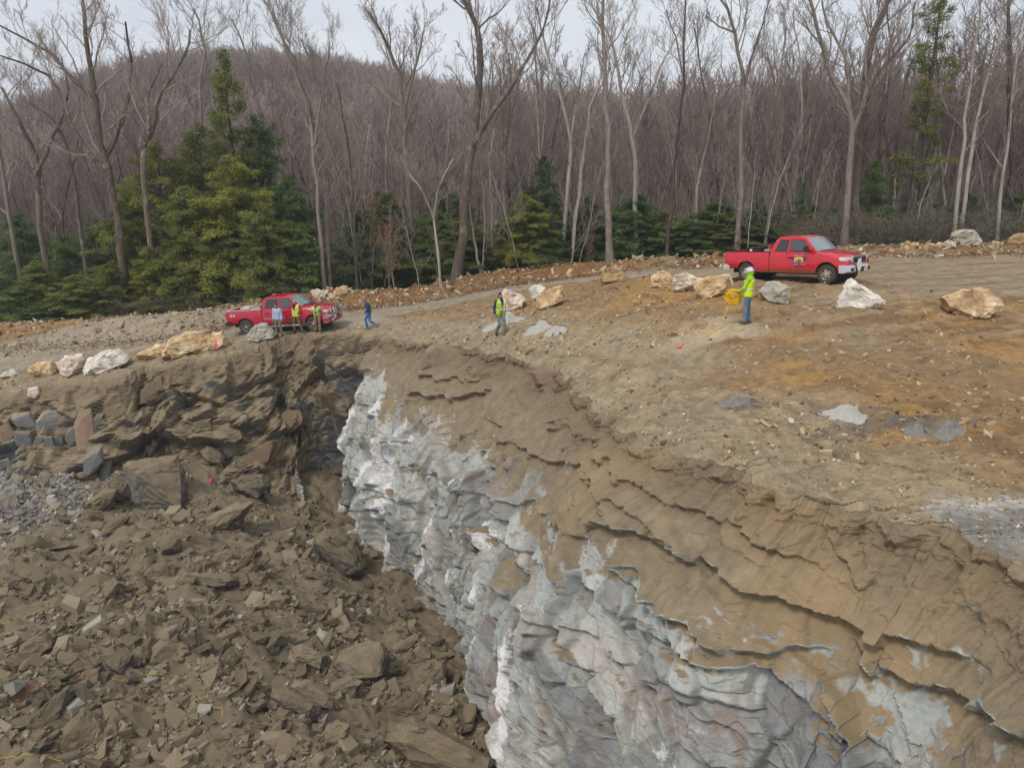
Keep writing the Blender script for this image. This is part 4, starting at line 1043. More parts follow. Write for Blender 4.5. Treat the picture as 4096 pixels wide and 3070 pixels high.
def place_floor(n, rs):
    out = []
    px = rs.uniform(-20, 540, n * 2); py = rs.uniform(470, 800, n * 2)
    dens = noise(np.stack([px * .02, py * .03, px * 0 + 5], 1))
    k = (px < 345 + (py - 510) * .78) & (rs.rand(n * 2) < sstep(-.15, .35, dens) * .95 + .07)
    px, py = px[k][:n], py[k][:n]
    P_ = [UZ(a, b, -12.6 - 1.0 * (a / 500)) for a, b in zip(px, py)]
    return np.array(P_)[:, :2]
def stuff(name, parts, mat, label):
    Vs = np.vstack([p[0] for p in parts]); off = np.cumsum([0] + [len(p[0]) for p in parts[:-1]])
    Fs = np.vstack([p[1] + o for p, o in zip(parts, off)])
    m = mk_mesh(name, Vs, Fs, [mat], smooth=False); attr(m, 'rnd', np.concatenate([p[2] for p in parts]))
    return tag(link(name, m), label, 'stones', kind='stuff')
def pebble_mat(name, stops):
    t = NT(name, 0.95, 0.15); c = t.ramp(t.att('rnd'), stops); c = t.vary(c, t.noise(20, 4), .25); return t.col(c)
PM1 = pebble_mat('rubble_bits', [(0, srgb(102, 92, 76)), (.6, srgb(126, 113, 93)), (.9, srgb(138, 128, 108)), (1, srgb(150, 148, 140))])
PM2 = pebble_mat('pebbles', [(0, srgb(96, 84, 70)), (.35, srgb(140, 116, 88)), (.7, srgb(176, 156, 126)), (.95, srgb(182, 168, 144)), (1, srgb(204, 194, 176))])
PM3 = pebble_mat('scree_bits', [(0, srgb(112, 111, 110)), (.5, srgb(142, 140, 136)), (.8, srgb(150, 136, 116)), (1, srgb(180, 176, 168))])
stuff('rubble_fragments', [scatter(14000, place_floor, .055, 3, floor_h), scatter(2800, place_floor, .10, 4, floor_h), scatter(700, place_floor, .18, 5, floor_h)], PM1, 'small broken stone and clods covering the heap')
def place_scree(n, rs):
    px = np.abs(rs.normal(size=n) * 45); py = rs.normal(size=n) * 24 + 492; k = py > 462
    return np.array([UZ(a, b, -12.8) for a, b in zip(px[k], py[k])])[:, :2]
stuff('scree_fragments', [scatter(4200, place_scree, .055, 8, floor_h), scatter(600, place_scree, .11, 9, floor_h)], PM3, 'blue grey broken scree at the left of the pit')
def place_ground(box, zref):
    def f(n, rs):
        px = rs.uniform(box[0], box[2], n); py = box[1] + (box[3] - box[1]) * rs.rand(n) ** 1.0
        P_ = np.array([UZ(a, b, zref) for a, b in zip(px, py)])[:, :2]
        C_ = PITC; v = P_ - C_; ang = np.arctan2(v[:, 1], v[:, 0]); ra = np.arctan2(rimJ[:, 1] - C_[1], rimJ[:, 0] - C_[0])
        o_ = np.argsort(ra); rr_ = np.interp(ang, ra[o_], np.hypot(rimJ[:, 0] - C_[0], rimJ[:, 1] - C_[1])[o_])
        dn = n2(P_[:, 0], P_[:, 1], .5, 3, 71.)
        k = (np.hypot(v[:, 0], v[:, 1]) > rr_ + .12) & (rs.rand(n) < sstep(-.5, .3, dn) + .1) & (rs.rand(n) > road_mask(P_[:, 0], P_[:, 1]) * .85)
        return P_[k]
    return f
def place_bank(n, rs):
    i = rs.randint(0, len(bank) - 1, n); t = rs.rand(n); a = bank[i, :2] * (1 - t[:, None]) + bank[i + 1, :2] * t[:, None]
    return a + rs.normal(size=(n, 2)) * np.array([.8, 1.3]) + np.array([0, -.5])
stuff('pebbles', [scatter(4800, place_ground((560, 290, 1040, 560), -5.0), .02, 21, ground_h), scatter(1300, place_ground((560, 290, 1040, 440), -4.8), .042, 22, ground_h), scatter(60, place_ground((600, 300, 1040, 460), -5.0), .075, 23, ground_h),
                  scatter(2500, place_ground((-10, 335, 560, 400), -7.8), .05, 24, ground_h), scatter(1500, place_ground((400, 285, 700, 370), -5.8), .05, 25, ground_h)], PM2, 'pale pebbles and stones scattered over the dirt')
stuff('bank_stones', [scatter(2600, place_bank, .07, 31, ground_h), scatter(420, place_bank, .15, 32, ground_h)], PM2, 'stones mixed in the dirt banks along the road')
# stone row on the right bank and a few stones on the middle bank: things
TS = [zF([(430, 345), (470, 300), (525, 320), (520, 380), (445, 370)]), zF([(520, 350), (560, 322), (640, 335), (650, 370), (580, 430), (530, 440)]), zF([(620, 320), (650, 297), (705, 310), (700, 345), (640, 345)]),
      zF([(710, 440), (725, 375), (800, 365), (810, 420), (780, 450)]), zF([(760, 365), (800, 335), (870, 350), (880, 385), (820, 400)]), zF([(890, 380), (930, 325), (990, 325), (1005, 370), (960, 400)]), zF([(350, 445), (390, 395), (420, 400), (410, 445), (380, 455)]),
      zF([(425, 420), (440, 370), (495, 385), (505, 430)]), zF([(350, 385), (380, 350), (425, 360), (420, 400)]), zF([(200, 470), (255, 420), (305, 480), (260, 492)]), zF([(720, 360), (820, 285), (825, 305), (750, 365)]), zF([(1760, 370), (1810, 350), (1880, 365), (1880, 385)])]
for i, q in enumerate(TS):
    boulder(q, 0, 'tan' if i % 3 else 'ochre', 'small tan stone in the piled row left of the big rounded grey boulder', seed=400 + i, group='stones piled on the right bank', sub=3, name='stone', cat='stone')
TS2 = [zT([(375, 290), (400, 250), (450, 250), (465, 290), (420, 305)]), zT([(485, 280), (500, 250), (545, 290)]), zT([(930, 150), (940, 110), (985, 115), (985, 150)]), zT([(865, 95), (885, 65), (915, 80), (900, 105)]),
       zT([(665, 120), (700, 85), (750, 85), (745, 120), (690, 130)]), zT([(1755, 185), (1760, 125), (1800, 130), (1805, 185)]), zT([(1535, 260), (1550, 220), (1590, 225), (1595, 255)]), zT([(1415, 260), (1430, 225), (1465, 240), (1465, 270)]), zT([(1995, 180), (2030, 140), (2085, 160), (2070, 190)]),
       zT([(1280, 270), (1320, 250), (1365, 270), (1340, 290)]), zT([(510, 240), (530, 212), (570, 230), (565, 255)])]
for i, q in enumerate(TS2):
    boulder(q, 0, ['tan', 'pink', 'grey'][i % 3], 'small pale stone in the dirt bank behind the left pickup', seed=430 + i, group='stones in the bank behind the left pickup', sub=3, name='stone', cat='stone')
# heaps of grey drill cuttings
CUT = plain('drill_cuttings', srgb(166, 163, 156), 0.98, spec=.1, vary=.12, sc=14, bump=.02)
CUT2 = plain('damp_drill_cuttings', srgb(122, 119, 113), 0.98, spec=.1, vary=.2, sc=12, bump=.03)
def heap(px, py, w, h, mat, label, skew=0.0, seed=0):
    p = on_ground(px, py); _, _, cz = proj(p); r = w / 2 / FPX * cz; hh = 1.25 * h / FPX * cz
    n, m_ = 48, 14; V_ = [[0, 0, 0]]
    th = np.linspace(0, 2 * math.pi, n, endpoint=False)
    V_ = []
    for j in range(m_ + 1):
        t = j / m_
        for a in th:
            rad = r * t * (1 + .14 * math.sin(2 * a + seed) + .1 * math.sin(5 * a + seed * 2))
            x_, y_ = rad * math.cos(a), rad * .75 * math.sin(a)
            V_.append([x_ + skew * r * (1 - t), y_, 0])
    V_ = np.array(V_); t = np.repeat(np.arange(m_ + 1) / m_, n)
    V_[:, 2] = ground_h(V_[:, 0] + p[0], V_[:, 1] + p[1]) - p[2] + hh * (np.exp(-(1.9 * t) ** 2) * .9 + .1 * (1 - t)) * (1 + .35 * n2(V_[:, 0] + px, V_[:, 1], 2.0, 3)) + .012 - .03 * (t > .98)
    F_ = []
    a = np.arange((m_ + 1) * n).reshape(m_ + 1, n)
    F_ = np.stack([a[:-1], a[1:], np.roll(a[1:], -1, 1), np.roll(a[:-1], -1, 1)], -1).reshape(-1, 4)
    o = link('drill_cuttings_heap', mk_mesh('drill_cuttings_heap', V_, F_, [mat]), loc=p.tolist())
    tag(o, label, 'heap', 'heaps of drill cuttings')
heap(504, 322, 40, 6.5, CUT, 'pale grey powder heap just behind the walking man', .1, 1)
heap(539, 328.5, 26, 6, CUT, 'grey powder heap in the middle of the three behind the walking man', .1, 2)
heap(556, 332.5, 22, 5.5, CUT, 'grey powder heap furthest right of the three near the walking man', .0, 3)
heap(845, 417, 44, 11, CUT, 'largest pale grey heap of cuttings on the lower track', .2, 4)
heap(917, 431, 30, 6, CUT2, 'left of the two dark crusted grey heaps at the right', .0, 5)
heap(948, 431, 34, 7, CUT2, 'right of the two dark crusted grey heaps at the right', .0, 6)
heap(733, 403, 30, 6, CUT2, 'dark grey smear of cuttings left on the lower track', .2, 7)

# fallen wood on the banks
LOGM = plain('weathered_wood', srgb(176, 148, 116), .9, spec=.1, vary=.2, sc=6, bump=.02)
for k, (a_, b_, lab, rad) in enumerate([((538, 1258), (632, 1248), 'pale broken log lying on the bank above the road at left', .10), ((700, 1254), (775, 1250), 'reddish stick on the bank left of the crimson pickup', .05), ((1205, 1160), (1310, 1128), 'long grey fallen branch on the bank behind the crimson pickup', .04),
                                        ((2330, 1095), (2420, 1080), 'grey fallen branch at the tree line right of the centre', .05), ((3020, 1690), (3110, 1715), 'thin pale plank half buried in the dirt slope', .05), ((2085, 1105), (2200, 1082), 'dark fallen branch on the bank between the centre oak and the boulders', .05)]):
    p0, p1 = on_ground(a_[0] / 4, a_[1] / 4), on_ground(b_[0] / 4, b_[1] / 4)
    t_ = np.linspace(0, 1, 7); Q = p0 + (p1 - p0) * t_[:, None]; Q[:, 2] = ground_h(Q[:, 0], Q[:, 1]) + rad * .8; Q += np.random.RandomState(k).normal(size=Q.shape) * .02
    rr_ = np.linspace(rad, rad * .6, 7); bmx = bmesh.new(); th_ = np.arange(8) * math.pi / 4; d_ = (p1 - p0) / np.linalg.norm(p1 - p0); u_ = np.cross(d_, [0, 0, 1.]); u_ /= np.linalg.norm(u_); w_ = np.cross(d_, u_)
    V_ = (Q[:, None] + rr_[:, None, None] * (u_ * np.cos(th_)[:, None] + w_ * np.sin(th_)[:, None])[None]).reshape(-1, 3) - p0; bmx.free()
    ix = np.arange(56).reshape(7, 8); F_ = np.stack([ix[:-1], ix[1:], np.roll(ix[1:], -1, 1), np.roll(ix[:-1], -1, 1)], -1).reshape(-1, 4)
    V_ = np.vstack([V_, Q[0] - p0, Q[-1] - p0]); caps = [[56, ix[0, (j + 1) % 8], ix[0, j]] for j in range(8)] + [[57, ix[-1, j], ix[-1, (j + 1) % 8]] for j in range(8)]
    tag(link('fallen_log' if rad > .08 else 'fallen_branch', mk_mesh('fallen_wood', V_, [F_, np.array(caps)], [LOGM]), loc=p0.tolist()), lab, 'wood')
# ================================================================== trees
def tubes(polys, radii, sides):
    """polys (m, n, 3), radii (m, n) -> V, F"""
    P_ = np.asarray(polys, float); Rr = np.asarray(radii, float); m, n, _ = P_.shape
    T = np.gradient(P_, axis=1); T /= np.linalg.norm(T, axis=2)[..., None] + 1e-9
    ref = np.where(np.abs(T[..., 2:3]) > .9, np.array([1., 0, 0]), np.array([0, 0, 1.]))
    A = np.cross(T, ref); A /= np.linalg.norm(A, axis=2)[..., None] + 1e-9
    B = np.cross(T, A)
    th = np.arange(sides) * 2 * math.pi / sides
    V_ = P_[:, :, None] + Rr[:, :, None, None] * (A[:, :, None] * np.cos(th)[None, None, :, None] + B[:, :, None] * np.sin(th)[None, None, :, None])
    idx = np.arange(m * n * sides).reshape(m, n, sides)
    F_ = np.stack([idx[:, :-1], idx[:, 1:], np.roll(idx[:, 1:], -1, 2), np.roll(idx[:, :-1], -1, 2)], -1).reshape(-1, 4)
    return V_.reshape(-1, 3), F_
def unit(v): return v / (np.linalg.norm(v) + 1e-9)
def sub_branches(parents, rs, per, frac, ang, lenf, n, wander, up, rmin, start=0.25, taper=.25):
    """parents: list of (points, radii, length). returns the next level"""
    out = []
    for pts, rad, L_ in parents:
        k = max(1, int(round(per * rs.uniform(.7, 1.3))))
        for j in range(k):
            t = start + (1 - start) * (j + rs.rand()) / k; t = min(t, .98)
            f = t * (len(pts) - 1); i = int(f); p = pts[i] + (pts[i + 1] - pts[i]) * (f - i); r = rad[i] + (rad[i + 1] - rad[i]) * (f - i)
            d = unit(pts[i + 1] - pts[i])
            s_ = unit(np.cross(d, rs.normal(size=3))); a = R(ang * rs.uniform(.7, 1.3))
            nd = unit(d * math.cos(a) + s_ * math.sin(a) + np.array([0, 0, up * .5]))
            ln = L_ * lenf * rs.uniform(.6, 1.15) * (1.15 - .55 * t)
            r0 = max(rmin, min(r * frac, r * .9))
            q = [p]; c = nd
            for _ in range(n - 1):
                c = unit(c + rs.normal(size=3) * wander + np.array([0, 0, up * .35])); q.append(q[-1] + c * ln / (n - 1))
            out.append((np.array(q), np.linspace(r0, max(rmin * .8, r0 * taper), n), ln))
    return out
def bare_tree(stems, seed, limbs=9, dens=1.0, twig=.007, limb_start=.33, levels=4, limb_len=.44, up=.45):
    """stems: list of (points, radii). returns trunk (V,F), branches (V,F)"""
    rs = np.random.RandomState(seed)
    S0 = []
    tv, tf, off = [], [], 0
    for k, (p, r) in enumerate(stems):
        p = np.array(p, float)
        m = 14
        t = np.linspace(0, len(p) - 1, m); p2 = np.stack([np.interp(t, np.arange(len(p)), p[:, c]) for c in range(3)], 1); r2 = np.interp(t, np.arange(len(p)), r)
        for _ in range(1): p2[1:-1] = (p2[:-2] + 2 * p2[1:-1] + p2[2:]) / 4
        ln = np.linalg.norm(np.diff(p2, axis=0), axis=1).sum()
        p2[1:-1] += rs.normal(size=(m - 2, 3)) * .012 * ln / 4
        if k == 0: r2[0] *= 1.35
        V_, F_ = tubes([p2], [r2], 8); tv.append(V_); tf.append(F_ + off); off += len(V_)
        S0.append((p2, r2, ln))
    L1 = []
    for k, st in enumerate(S0):
        s_ = limb_start if k == 0 or len(S0) == 1 else .15
        L1 += sub_branches([st], rs, limbs * (1.25 if k == 0 else .75), .42, 52, limb_len * (1 if k == 0 else .95) * (min(1, 12.5 / max(st[2], 1)) if st[2] > 12.5 else 1), 8, .16, up, .012, s_)
    L2 = sub_branches(L1, rs, 7 * dens, .5, 44, .5, 6, .17, up, twig * 1.3, .2)
    L3 = sub_branches(L2, rs, 5.2 * dens, .5, 42, .52, 4, .2, up, twig, .15)
    L4 = sub_branches(L3, rs, 3.6 * dens, .6, 40, .6, 3, .2, up, twig * .85, .15) if levels > 3 else []
    bv, bf, off = [], [], 0
    for lev, sd in ((L1, 5), (L2, 4), (L3, 3), (L4, 3)):
        if not lev: continue
        V_, F_ = tubes([q[0] for q in lev], [q[1] for q in lev], sd); bv.append(V_); bf.append(F_ + off); off += len(V_)
    return (np.vstack(tv), np.vstack(tf)), (np.vstack(bv), np.vstack(bf))
def bark(name, c1, c2, lichen=None, lam=.5, far=False):
    t = NT(name, .95, .1)
    st = t.noise(3, 6, .65, vec=t.mapping((3, 3, .5))); b = t.noise(14, 6, .7, vec=t.mapping((2, 2, .6)))
    col = t.ramp(st, [(.35, c1), (.65, c2)])
    if lichen: col = t.mix(t.math('MULTIPLY', t.step(t.noise(1.6, 5, .6), .54, .64), lam), col, lichen)
    col = t.vary(t.vary(col, b, .3), t.rnd(), .18)
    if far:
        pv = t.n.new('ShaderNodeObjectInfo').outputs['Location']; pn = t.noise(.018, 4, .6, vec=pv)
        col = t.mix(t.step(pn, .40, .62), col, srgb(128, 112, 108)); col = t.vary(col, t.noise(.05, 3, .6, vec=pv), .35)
    t.bump(b, .7, .03)
    return t.col(col)
BK = {'grey': bark('grey_bark', srgb(112, 102, 94), srgb(142, 131, 121), srgb(160, 158, 128), .45),
      'oak': bark('oak_bark', srgb(88, 76, 68), srgb(122, 110, 100), srgb(146, 148, 116), .55),
      'dark': bark('dark_bark', srgb(72, 62, 60), srgb(100, 88, 82)),
      'pale': bark('pale_bark', srgb(146, 136, 126), srgb(176, 168, 158))}
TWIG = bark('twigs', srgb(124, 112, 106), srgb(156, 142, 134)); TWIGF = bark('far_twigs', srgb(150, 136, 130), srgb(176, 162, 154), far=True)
def mat_pt(dx, dy, Y):
    """display pixel (2212 wide) at ground distance Y"""
    px, py = dx / 2.16, dy / 2.16; b = (py - 383.5) / FPX
    return U(px, py, Y / (CP - SP * b))
def lm_tree(stems, Y, rad, bk, label, seed, group=None, **kw):
    """stems in display pixels; rad: trunk radius at the base in metres per stem"""
    p0 = mat_pt(*stems[0][0], Y); g0 = gz(p0[0], p0[1])
    base = np.array([p0[0], p0[1], g0 - .05]); rs = np.random.RandomState(seed)
    SS = []
    for k, s_ in enumerate(stems):
        pts = [mat_pt(a, b, Y) + np.array([0, (0 if j == 0 else rs.normal() * .35 + (0 if k == 0 else rs.choice([-1, 1]) * .5 * min(j, 2))), 0]) for j, (a, b) in enumerate(s_)]
        if k == 0: pts[0] = base
        pts = [p - base for p in pts]
        r0 = rad[k]; n = len(pts)
        SS.append((pts, np.linspace(r0, max(.03, r0 * (.35 if k == 0 else .3)), n)))
    (tv, tf), (bv, bf) = bare_tree(SS, seed, **kw)
    e = empty('bare_tree', base.tolist())
    tag(e, label, 'tree', group)
    m = mk_mesh('trunk', tv, tf, [BK[bk]]); link('trunk', m, e)
    m = mk_mesh('branches', bv, bf, [TWIG if bk != 'oak' else TWIG], smooth=False); link('branches', m, e)
    return e
LG = 'bare trees along the forest edge'
LT = [
    ([[(985, 610), (1000, 500), (1015, 360), (1030, 250), (1040, 100), (1020, 30), (985, -30)], [(1018, 320), (1060, 250), (1095, 205), (1140, 130), (1175, 60), (1190, -10)]], 51, (.36, .19), 'oak', 'big dark oak in the centre whose heavy right limb curves out over the road', dict(limbs=11)),
    ([[(897, 605), (885, 460), (878, 330), (868, 200), (850, 120), (800, 30)], [(872, 240), (900, 130), (915, 40)]], 56, (.27, .13), 'grey', 'tall grey tree with high spreading crown left of the big centre oak', dict(limbs=12)),
    ([[(700, 612), (690, 480), (680, 330), (668, 240), (620, 120), (590, 20)], [(678, 320), (690, 200), (660, 90)]], 50, (.15, .09), 'grey', 'slim pale double tree right beside the tall hemlock group, left of two', dict(limbs=8)),
    ([[(712, 610), (702, 450), (688, 300), (650, 180), (600, 60), (560, -10)]], 50.5, (.13,), 'grey', 'slim pale tree right beside the tall hemlock group, right of two', dict(limbs=8)),
    ([[(772, 600), (765, 520), (762, 420), (750, 300), (730, 180)]], 52, (.12,), 'dark', 'thin dark trunk behind the road between hemlocks and the grey tall tree', dict(limbs=7)),
    ([[(275, 640), (262, 520), (240, 400), (215, 280), (205, 170), (190, 80), (180, 0)], [(228, 340), (255, 260), (262, 150), (300, 60)], [(210, 220), (150, 160), (90, 110), (20, 60)], [(238, 390), (180, 300), (100, 160), (40, 130)]], 50, (.30, .17, .16, .16), 'oak', 'wide crowned lichen spotted oak standing left above the hemlocks', dict(limbs=10, dens=1.05)),
    ([[(322, 500), (305, 380), (320, 280), (350, 200), (395, 130), (400, 60)], [(322, 280), (300, 200), (330, 120)]], 49, (.20, .12), 'oak', 'crooked lichen covered tree rising from the hemlocks left of the tallest one', dict(limbs=8)),
    ([[(105, 560), (85, 470), (70, 340), (50, 260), (10, 190)], [(75, 380), (110, 280), (140, 200), (150, 130)]], 51, (.22, .14), 'oak', 'forked oak near the left edge above the dark hemlocks', dict(limbs=9)),
    ([[(180, 560), (165, 450), (150, 330), (130, 260), (60, 220)]], 52, (.17,), 'oak', 'thin leaning oak between two larger oaks at the left', dict(limbs=8)),
    ([[(40, 600), (30, 480), (-10, 300), (-30, 180)]], 53, (.2,), 'grey', 'bare tree cut by the left edge of the picture', dict(limbs=9)),
    ([[(1318, 558), (1312, 400), (1313, 250), (1305, 100), (1300, -30)]], 49, (.23,), 'grey', 'tall straight grey brown trunk right of the picture centre', dict(limbs=8, limb_start=.5)),
    ([[(1372, 545), (1376, 400), (1368, 290), (1345, 200), (1330, 110), (1290, 20)], [(1368, 300), (1400, 210), (1440, 120), (1490, 40)]], 55, (.20, .12), 'pale', 'pale forked tree right of the tall straight grey brown trunk', dict(limbs=9)),
    ([[(1438, 568), (1452, 430), (1462, 300), (1472, 150), (1478, 0)]], 52, (.15,), 'dark', 'dark thin tree leaning slightly right between two pale ones', dict(limbs=9)),
    ([[(1592, 548), (1600, 400), (1600, 250), (1605, 180), (1588, 80), (1570, 20), (1545, -20)], [(1603, 220), (1622, 140), (1640, 60), (1650, 0)], [(1588, 70), (1560, 50), (1535, 25)]], 51, (.19, .12, .07), 'grey', 'tall grey tree forking high up just left of the right pickup', dict(limbs=9)),
    ([[(1825, 520), (1833, 400), (1842, 290), (1835, 230), (1800, 150), (1765, 70), (1740, -10)], [(1842, 290), (1865, 200), (1880, 100), (1905, 0)], [(1835, 230), (1830, 130), (1800, 30), (1785, -20)]], 50, (.24, .16, .13), 'grey', 'large pale lichen spotted tree behind the right pickup, left stem of a pair', dict(limbs=10)),
    ([[(1853, 525), (1858, 400), (1862, 270), (1872, 150), (1900, 50), (1930, -30)], [(1862, 260), (1905, 160), (1950, 90), (1985, 0)]], 51, (.30, .17), 'oak', 'large dark ridged tree behind the right pickup, right stem of a pair', dict(limbs=10)),
    ([[(2062, 505), (2080, 380), (2095, 230), (2110, 80), (2118, -20)]], 50, (.15,), 'pale', 'slim pale leaning tree at right, left one of the pair beside the grey boulder', dict(limbs=7)),
    ([[(2077, 505), (2090, 360), (2120, 210), (2150, 90), (2165, -10)]], 51, (.14,), 'pale', 'slim pale leaning tree at right, right one of the pair beside the grey boulder', dict(limbs=7)),
    ([[(2152, 528), (2168, 420), (2180, 300), (2200, 120), (2215, 0)]], 50, (.13,), 'pale', 'slim leaning tree right of the big rounded grey boulder', dict(limbs=7)),
    ([[(2205, 470), (2196, 300), (2190, 150), (2180, 0)]], 55, (.25,), 'dark', 'dark tree cut by the right edge of the picture', dict(limbs=9)),
    ([[(1215, 540), (1222, 430), (1235, 330), (1220, 230), (1185, 130), (1160, 20)], [(1232, 320), (1245, 220), (1260, 120)]], 56, (.17, .1), 'pale', 'wavy pale tree in the clump right of the centre oak', dict(limbs=8)),
    ([[(1232, 545), (1248, 430), (1262, 330), (1275, 240), (1300, 150), (1330, 60)]], 55, (.15,), 'pale', 'curved pale tree leaning right in the clump right of the centre oak', dict(limbs=8)),
    ([[(1040, 612), (1022, 510), (1010, 400), (1012, 330)]], 51.5, (.11,), 'pale', 'thin pale young tree pressed against the centre oak', dict(limbs=6)),
    ([[(1068, 600), (1062, 480), (1058, 360), (1070, 240), (1060, 120)]], 54, (.13,), 'pale', 'slender pale tree just right of the centre oak', dict(limbs=7)),
    ([[(1085, 598), (1092, 480), (1085, 380), (1100, 260), (1130, 150)]], 55, (.12,), 'grey', 'slender grey tree, second to the right of the centre oak', dict(limbs=7)),
    ([[(953, 618), (945, 540), (935, 460), (905, 400), (880, 370)], [(936, 470), (950, 400), (975, 340)]], 48, (.09, .05), 'pale', 'small young tree with fine spreading twigs left of the centre oak', dict(limbs=9, twig=.007)),
    ([[(1520, 560), (1518, 430), (1522, 320), (1530, 200)]], 60, (.12,), 'grey', 'thin grey trunk half way between the dark thin tree and the right pickup', dict(limbs=8)),
    ([[(1555, 555), (1553, 430), (1545, 300), (1520, 180), (1500, 60)]], 62, (.15,), 'dark', 'dark trunk a little left of the high forking grey tree', dict(limbs=8)),
    ([[(1640, 540), (1650, 430), (1655, 300), (1680, 170), (1700, 60)]], 64, (.17,), 'grey', 'grey trunk behind the bed of the right pickup', dict(limbs=9)),
    ([[(1715, 530), (1718, 400), (1735, 280), (1730, 150), (1715, 20)]], 63, (.14,), 'pale', 'pale trunk behind the roof of the right pickup', dict(limbs=9)),
    ([[(1690, 500), (1700, 360), (1690, 230), (1660, 110)]], 70, (.17,), 'grey', 'farther grey trunk behind the cab of the right pickup', dict(limbs=9)),
    ([[(1490, 540), (1500, 400), (1490, 250), (1470, 120), (1440, 20)]], 66, (.15,), 'grey', 'farther grey trunk behind the dark thin tree', dict(limbs=9)),
    ([[(745, 590), (742, 470), (720, 330), (700, 200), (710, 90)]], 60, (.15,), 'grey', 'farther trunk between the slim pair and the thin dark trunk', dict(limbs=9)),
    ([[(845, 590), (838, 470), (830, 330), (845, 200), (830, 80)]], 62, (.13,), 'pale', 'pale trunk behind the brown leaved young beeches', dict(limbs=9)),
    ([[(1165, 560), (1160, 420), (1150, 300), (1165, 180), (1150, 60)]], 66, (.16,), 'grey', 'farther grey trunk behind the yellow green hemlock in the middle', dict(limbs=9)),
    ([[(2010, 480), (2015, 350), (2030, 220), (2020, 100), (2040, -10)]], 60, (.16,), 'grey', 'grey trunk between the sparse tall conifer and the leaning pair', dict(limbs=9)),
    ([[(1930, 500), (1925, 380), (1905, 260), (1925, 130), (1910, 0)]], 66, (.15,), 'dark', 'farther dark trunk between the big double tree and the sparse tall conifer', dict(limbs=9)),
    ([[(470, 600), (460, 450), (455, 320), (430, 200), (445, 90), (420, 20)]], 60, (.18,), 'grey', 'grey trunk rising behind the tallest hemlock', dict(limbs=9)),
    ([[(585, 590), (575, 420), (560, 280), (545, 150), (500, 40)]], 62, (.16,), 'grey', 'grey trunk right of the tallest hemlock top', dict(limbs=9)),
]
for i, (st, Y, rad, bk, lab, kw) in enumerate(LT):
    lm_tree(st, Y, rad, bk, lab, 500 + i, LG, **kw)
# ---- background forest: each trunk one can tell apart is a tree
def rand_stem(h, r, rs, lean=.06, fork=True):
    n = 7; p = [np.zeros(3)]; d = unit(np.array([rs.normal() * lean, rs.normal() * lean, 1]))
    for _ in range(n): d = unit(d + rs.normal(size=3) * np.array([.07, .07, 0])); p.append(p[-1] + d * h / n)
    S_ = [(p, np.linspace(r, r * .3, n + 1))]
    if fork:
        k = 3; q = [p[k]]; d2 = unit(np.array([rs.normal() * .5, rs.normal() * .5, 1]))
        for _ in range(5): d2 = unit(d2 + np.array([0, 0, .25]) + rs.normal(size=3) * .06); q.append(q[-1] + d2 * h * .11)
        S_.append((q, np.linspace(r * .55, r * .2, 6)))
    return S_
MIDM = []
for k in range(9):
    rs = np.random.RandomState(900 + k)
    (tv, tf), (bv, bf) = bare_tree(rand_stem(15.5, .16, rs, .07, k % 2 == 0), 950 + k, limbs=10, dens=.82, twig=.013, limb_start=.36, levels=4)
    nf_ = len(tf)
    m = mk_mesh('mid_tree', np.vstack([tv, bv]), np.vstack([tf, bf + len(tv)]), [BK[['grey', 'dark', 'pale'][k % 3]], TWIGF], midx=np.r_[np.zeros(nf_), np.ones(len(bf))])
    MIDM.append(m)
FARM = []
for k in range(5):
    rs = np.random.RandomState(1900 + k)
    (tv, tf), (bv, bf) = bare_tree(rand_stem(14, .17, rs, .06, True), 1950 + k, limbs=9, dens=.75, twig=.024, limb_start=.3, levels=3)
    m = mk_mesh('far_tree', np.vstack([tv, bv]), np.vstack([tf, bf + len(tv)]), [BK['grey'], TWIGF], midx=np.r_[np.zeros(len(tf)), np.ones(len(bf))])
    FARM.append(m)
rs = np.random.RandomState(77)
nm = 0
for i in range(292):
    Y = 57 + 58 * rs.rand() ** 1.15; x_ = rs.uniform(-.78, .78) * Y
    k = rs.randint(9); s_ = rs.uniform(.68, 1.08) * (1.0 if x_ > -8 else .86)
    o = bpy.data.objects.new('forest_tree', MIDM[k]); C.objects.link(o)
    o.location = (x_, Y, gz(x_, Y) - .1); o.scale = (s_, s_, s_); o.rotation_euler = (rs.normal() * .03, rs.normal() * .03, rs.uniform(0, 6.28))
    tag(o, 'slender bare grey tree in the woods behind the forest edge', 'tree', 'bare trees in the woods behind the edge')
SAPM = []
for k in range(5):
    r2 = np.random.RandomState(2900 + k)
    (tv, tf), (bv, bf) = bare_tree(rand_stem(8, .045, r2, .1, False), 2950 + k, limbs=13, dens=.75, twig=.008, limb_start=.12, levels=3, limb_len=.3)
    SAPM.append(mk_mesh('sapling', np.vstack([tv, bv]), np.vstack([tf, bf + len(tv)]), [BK['pale'], TWIG], midx=np.r_[np.zeros(len(tf)), np.ones(len(bf))]))
for i in range(230):
    Y = rs.uniform(50.5, 74); x_ = rs.uniform(-.75, .75) * Y
    if x_ / Y < -.25 and rs.rand() < .6: continue
    s_ = rs.uniform(.55, 1.25); o = bpy.data.objects.new('sapling_tree', SAPM[rs.randint(5)]); C.objects.link(o)
    o.location = (x_, Y, gz(x_, Y) - .05); o.scale = (s_, s_, s_); o.rotation_euler = (rs.normal() * .08, rs.normal() * .08, rs.uniform(0, 6.28))
    tag(o, 'thin pale bare sapling growing between the larger trunks', 'tree', 'saplings of the forest edge')
FOBJ = []
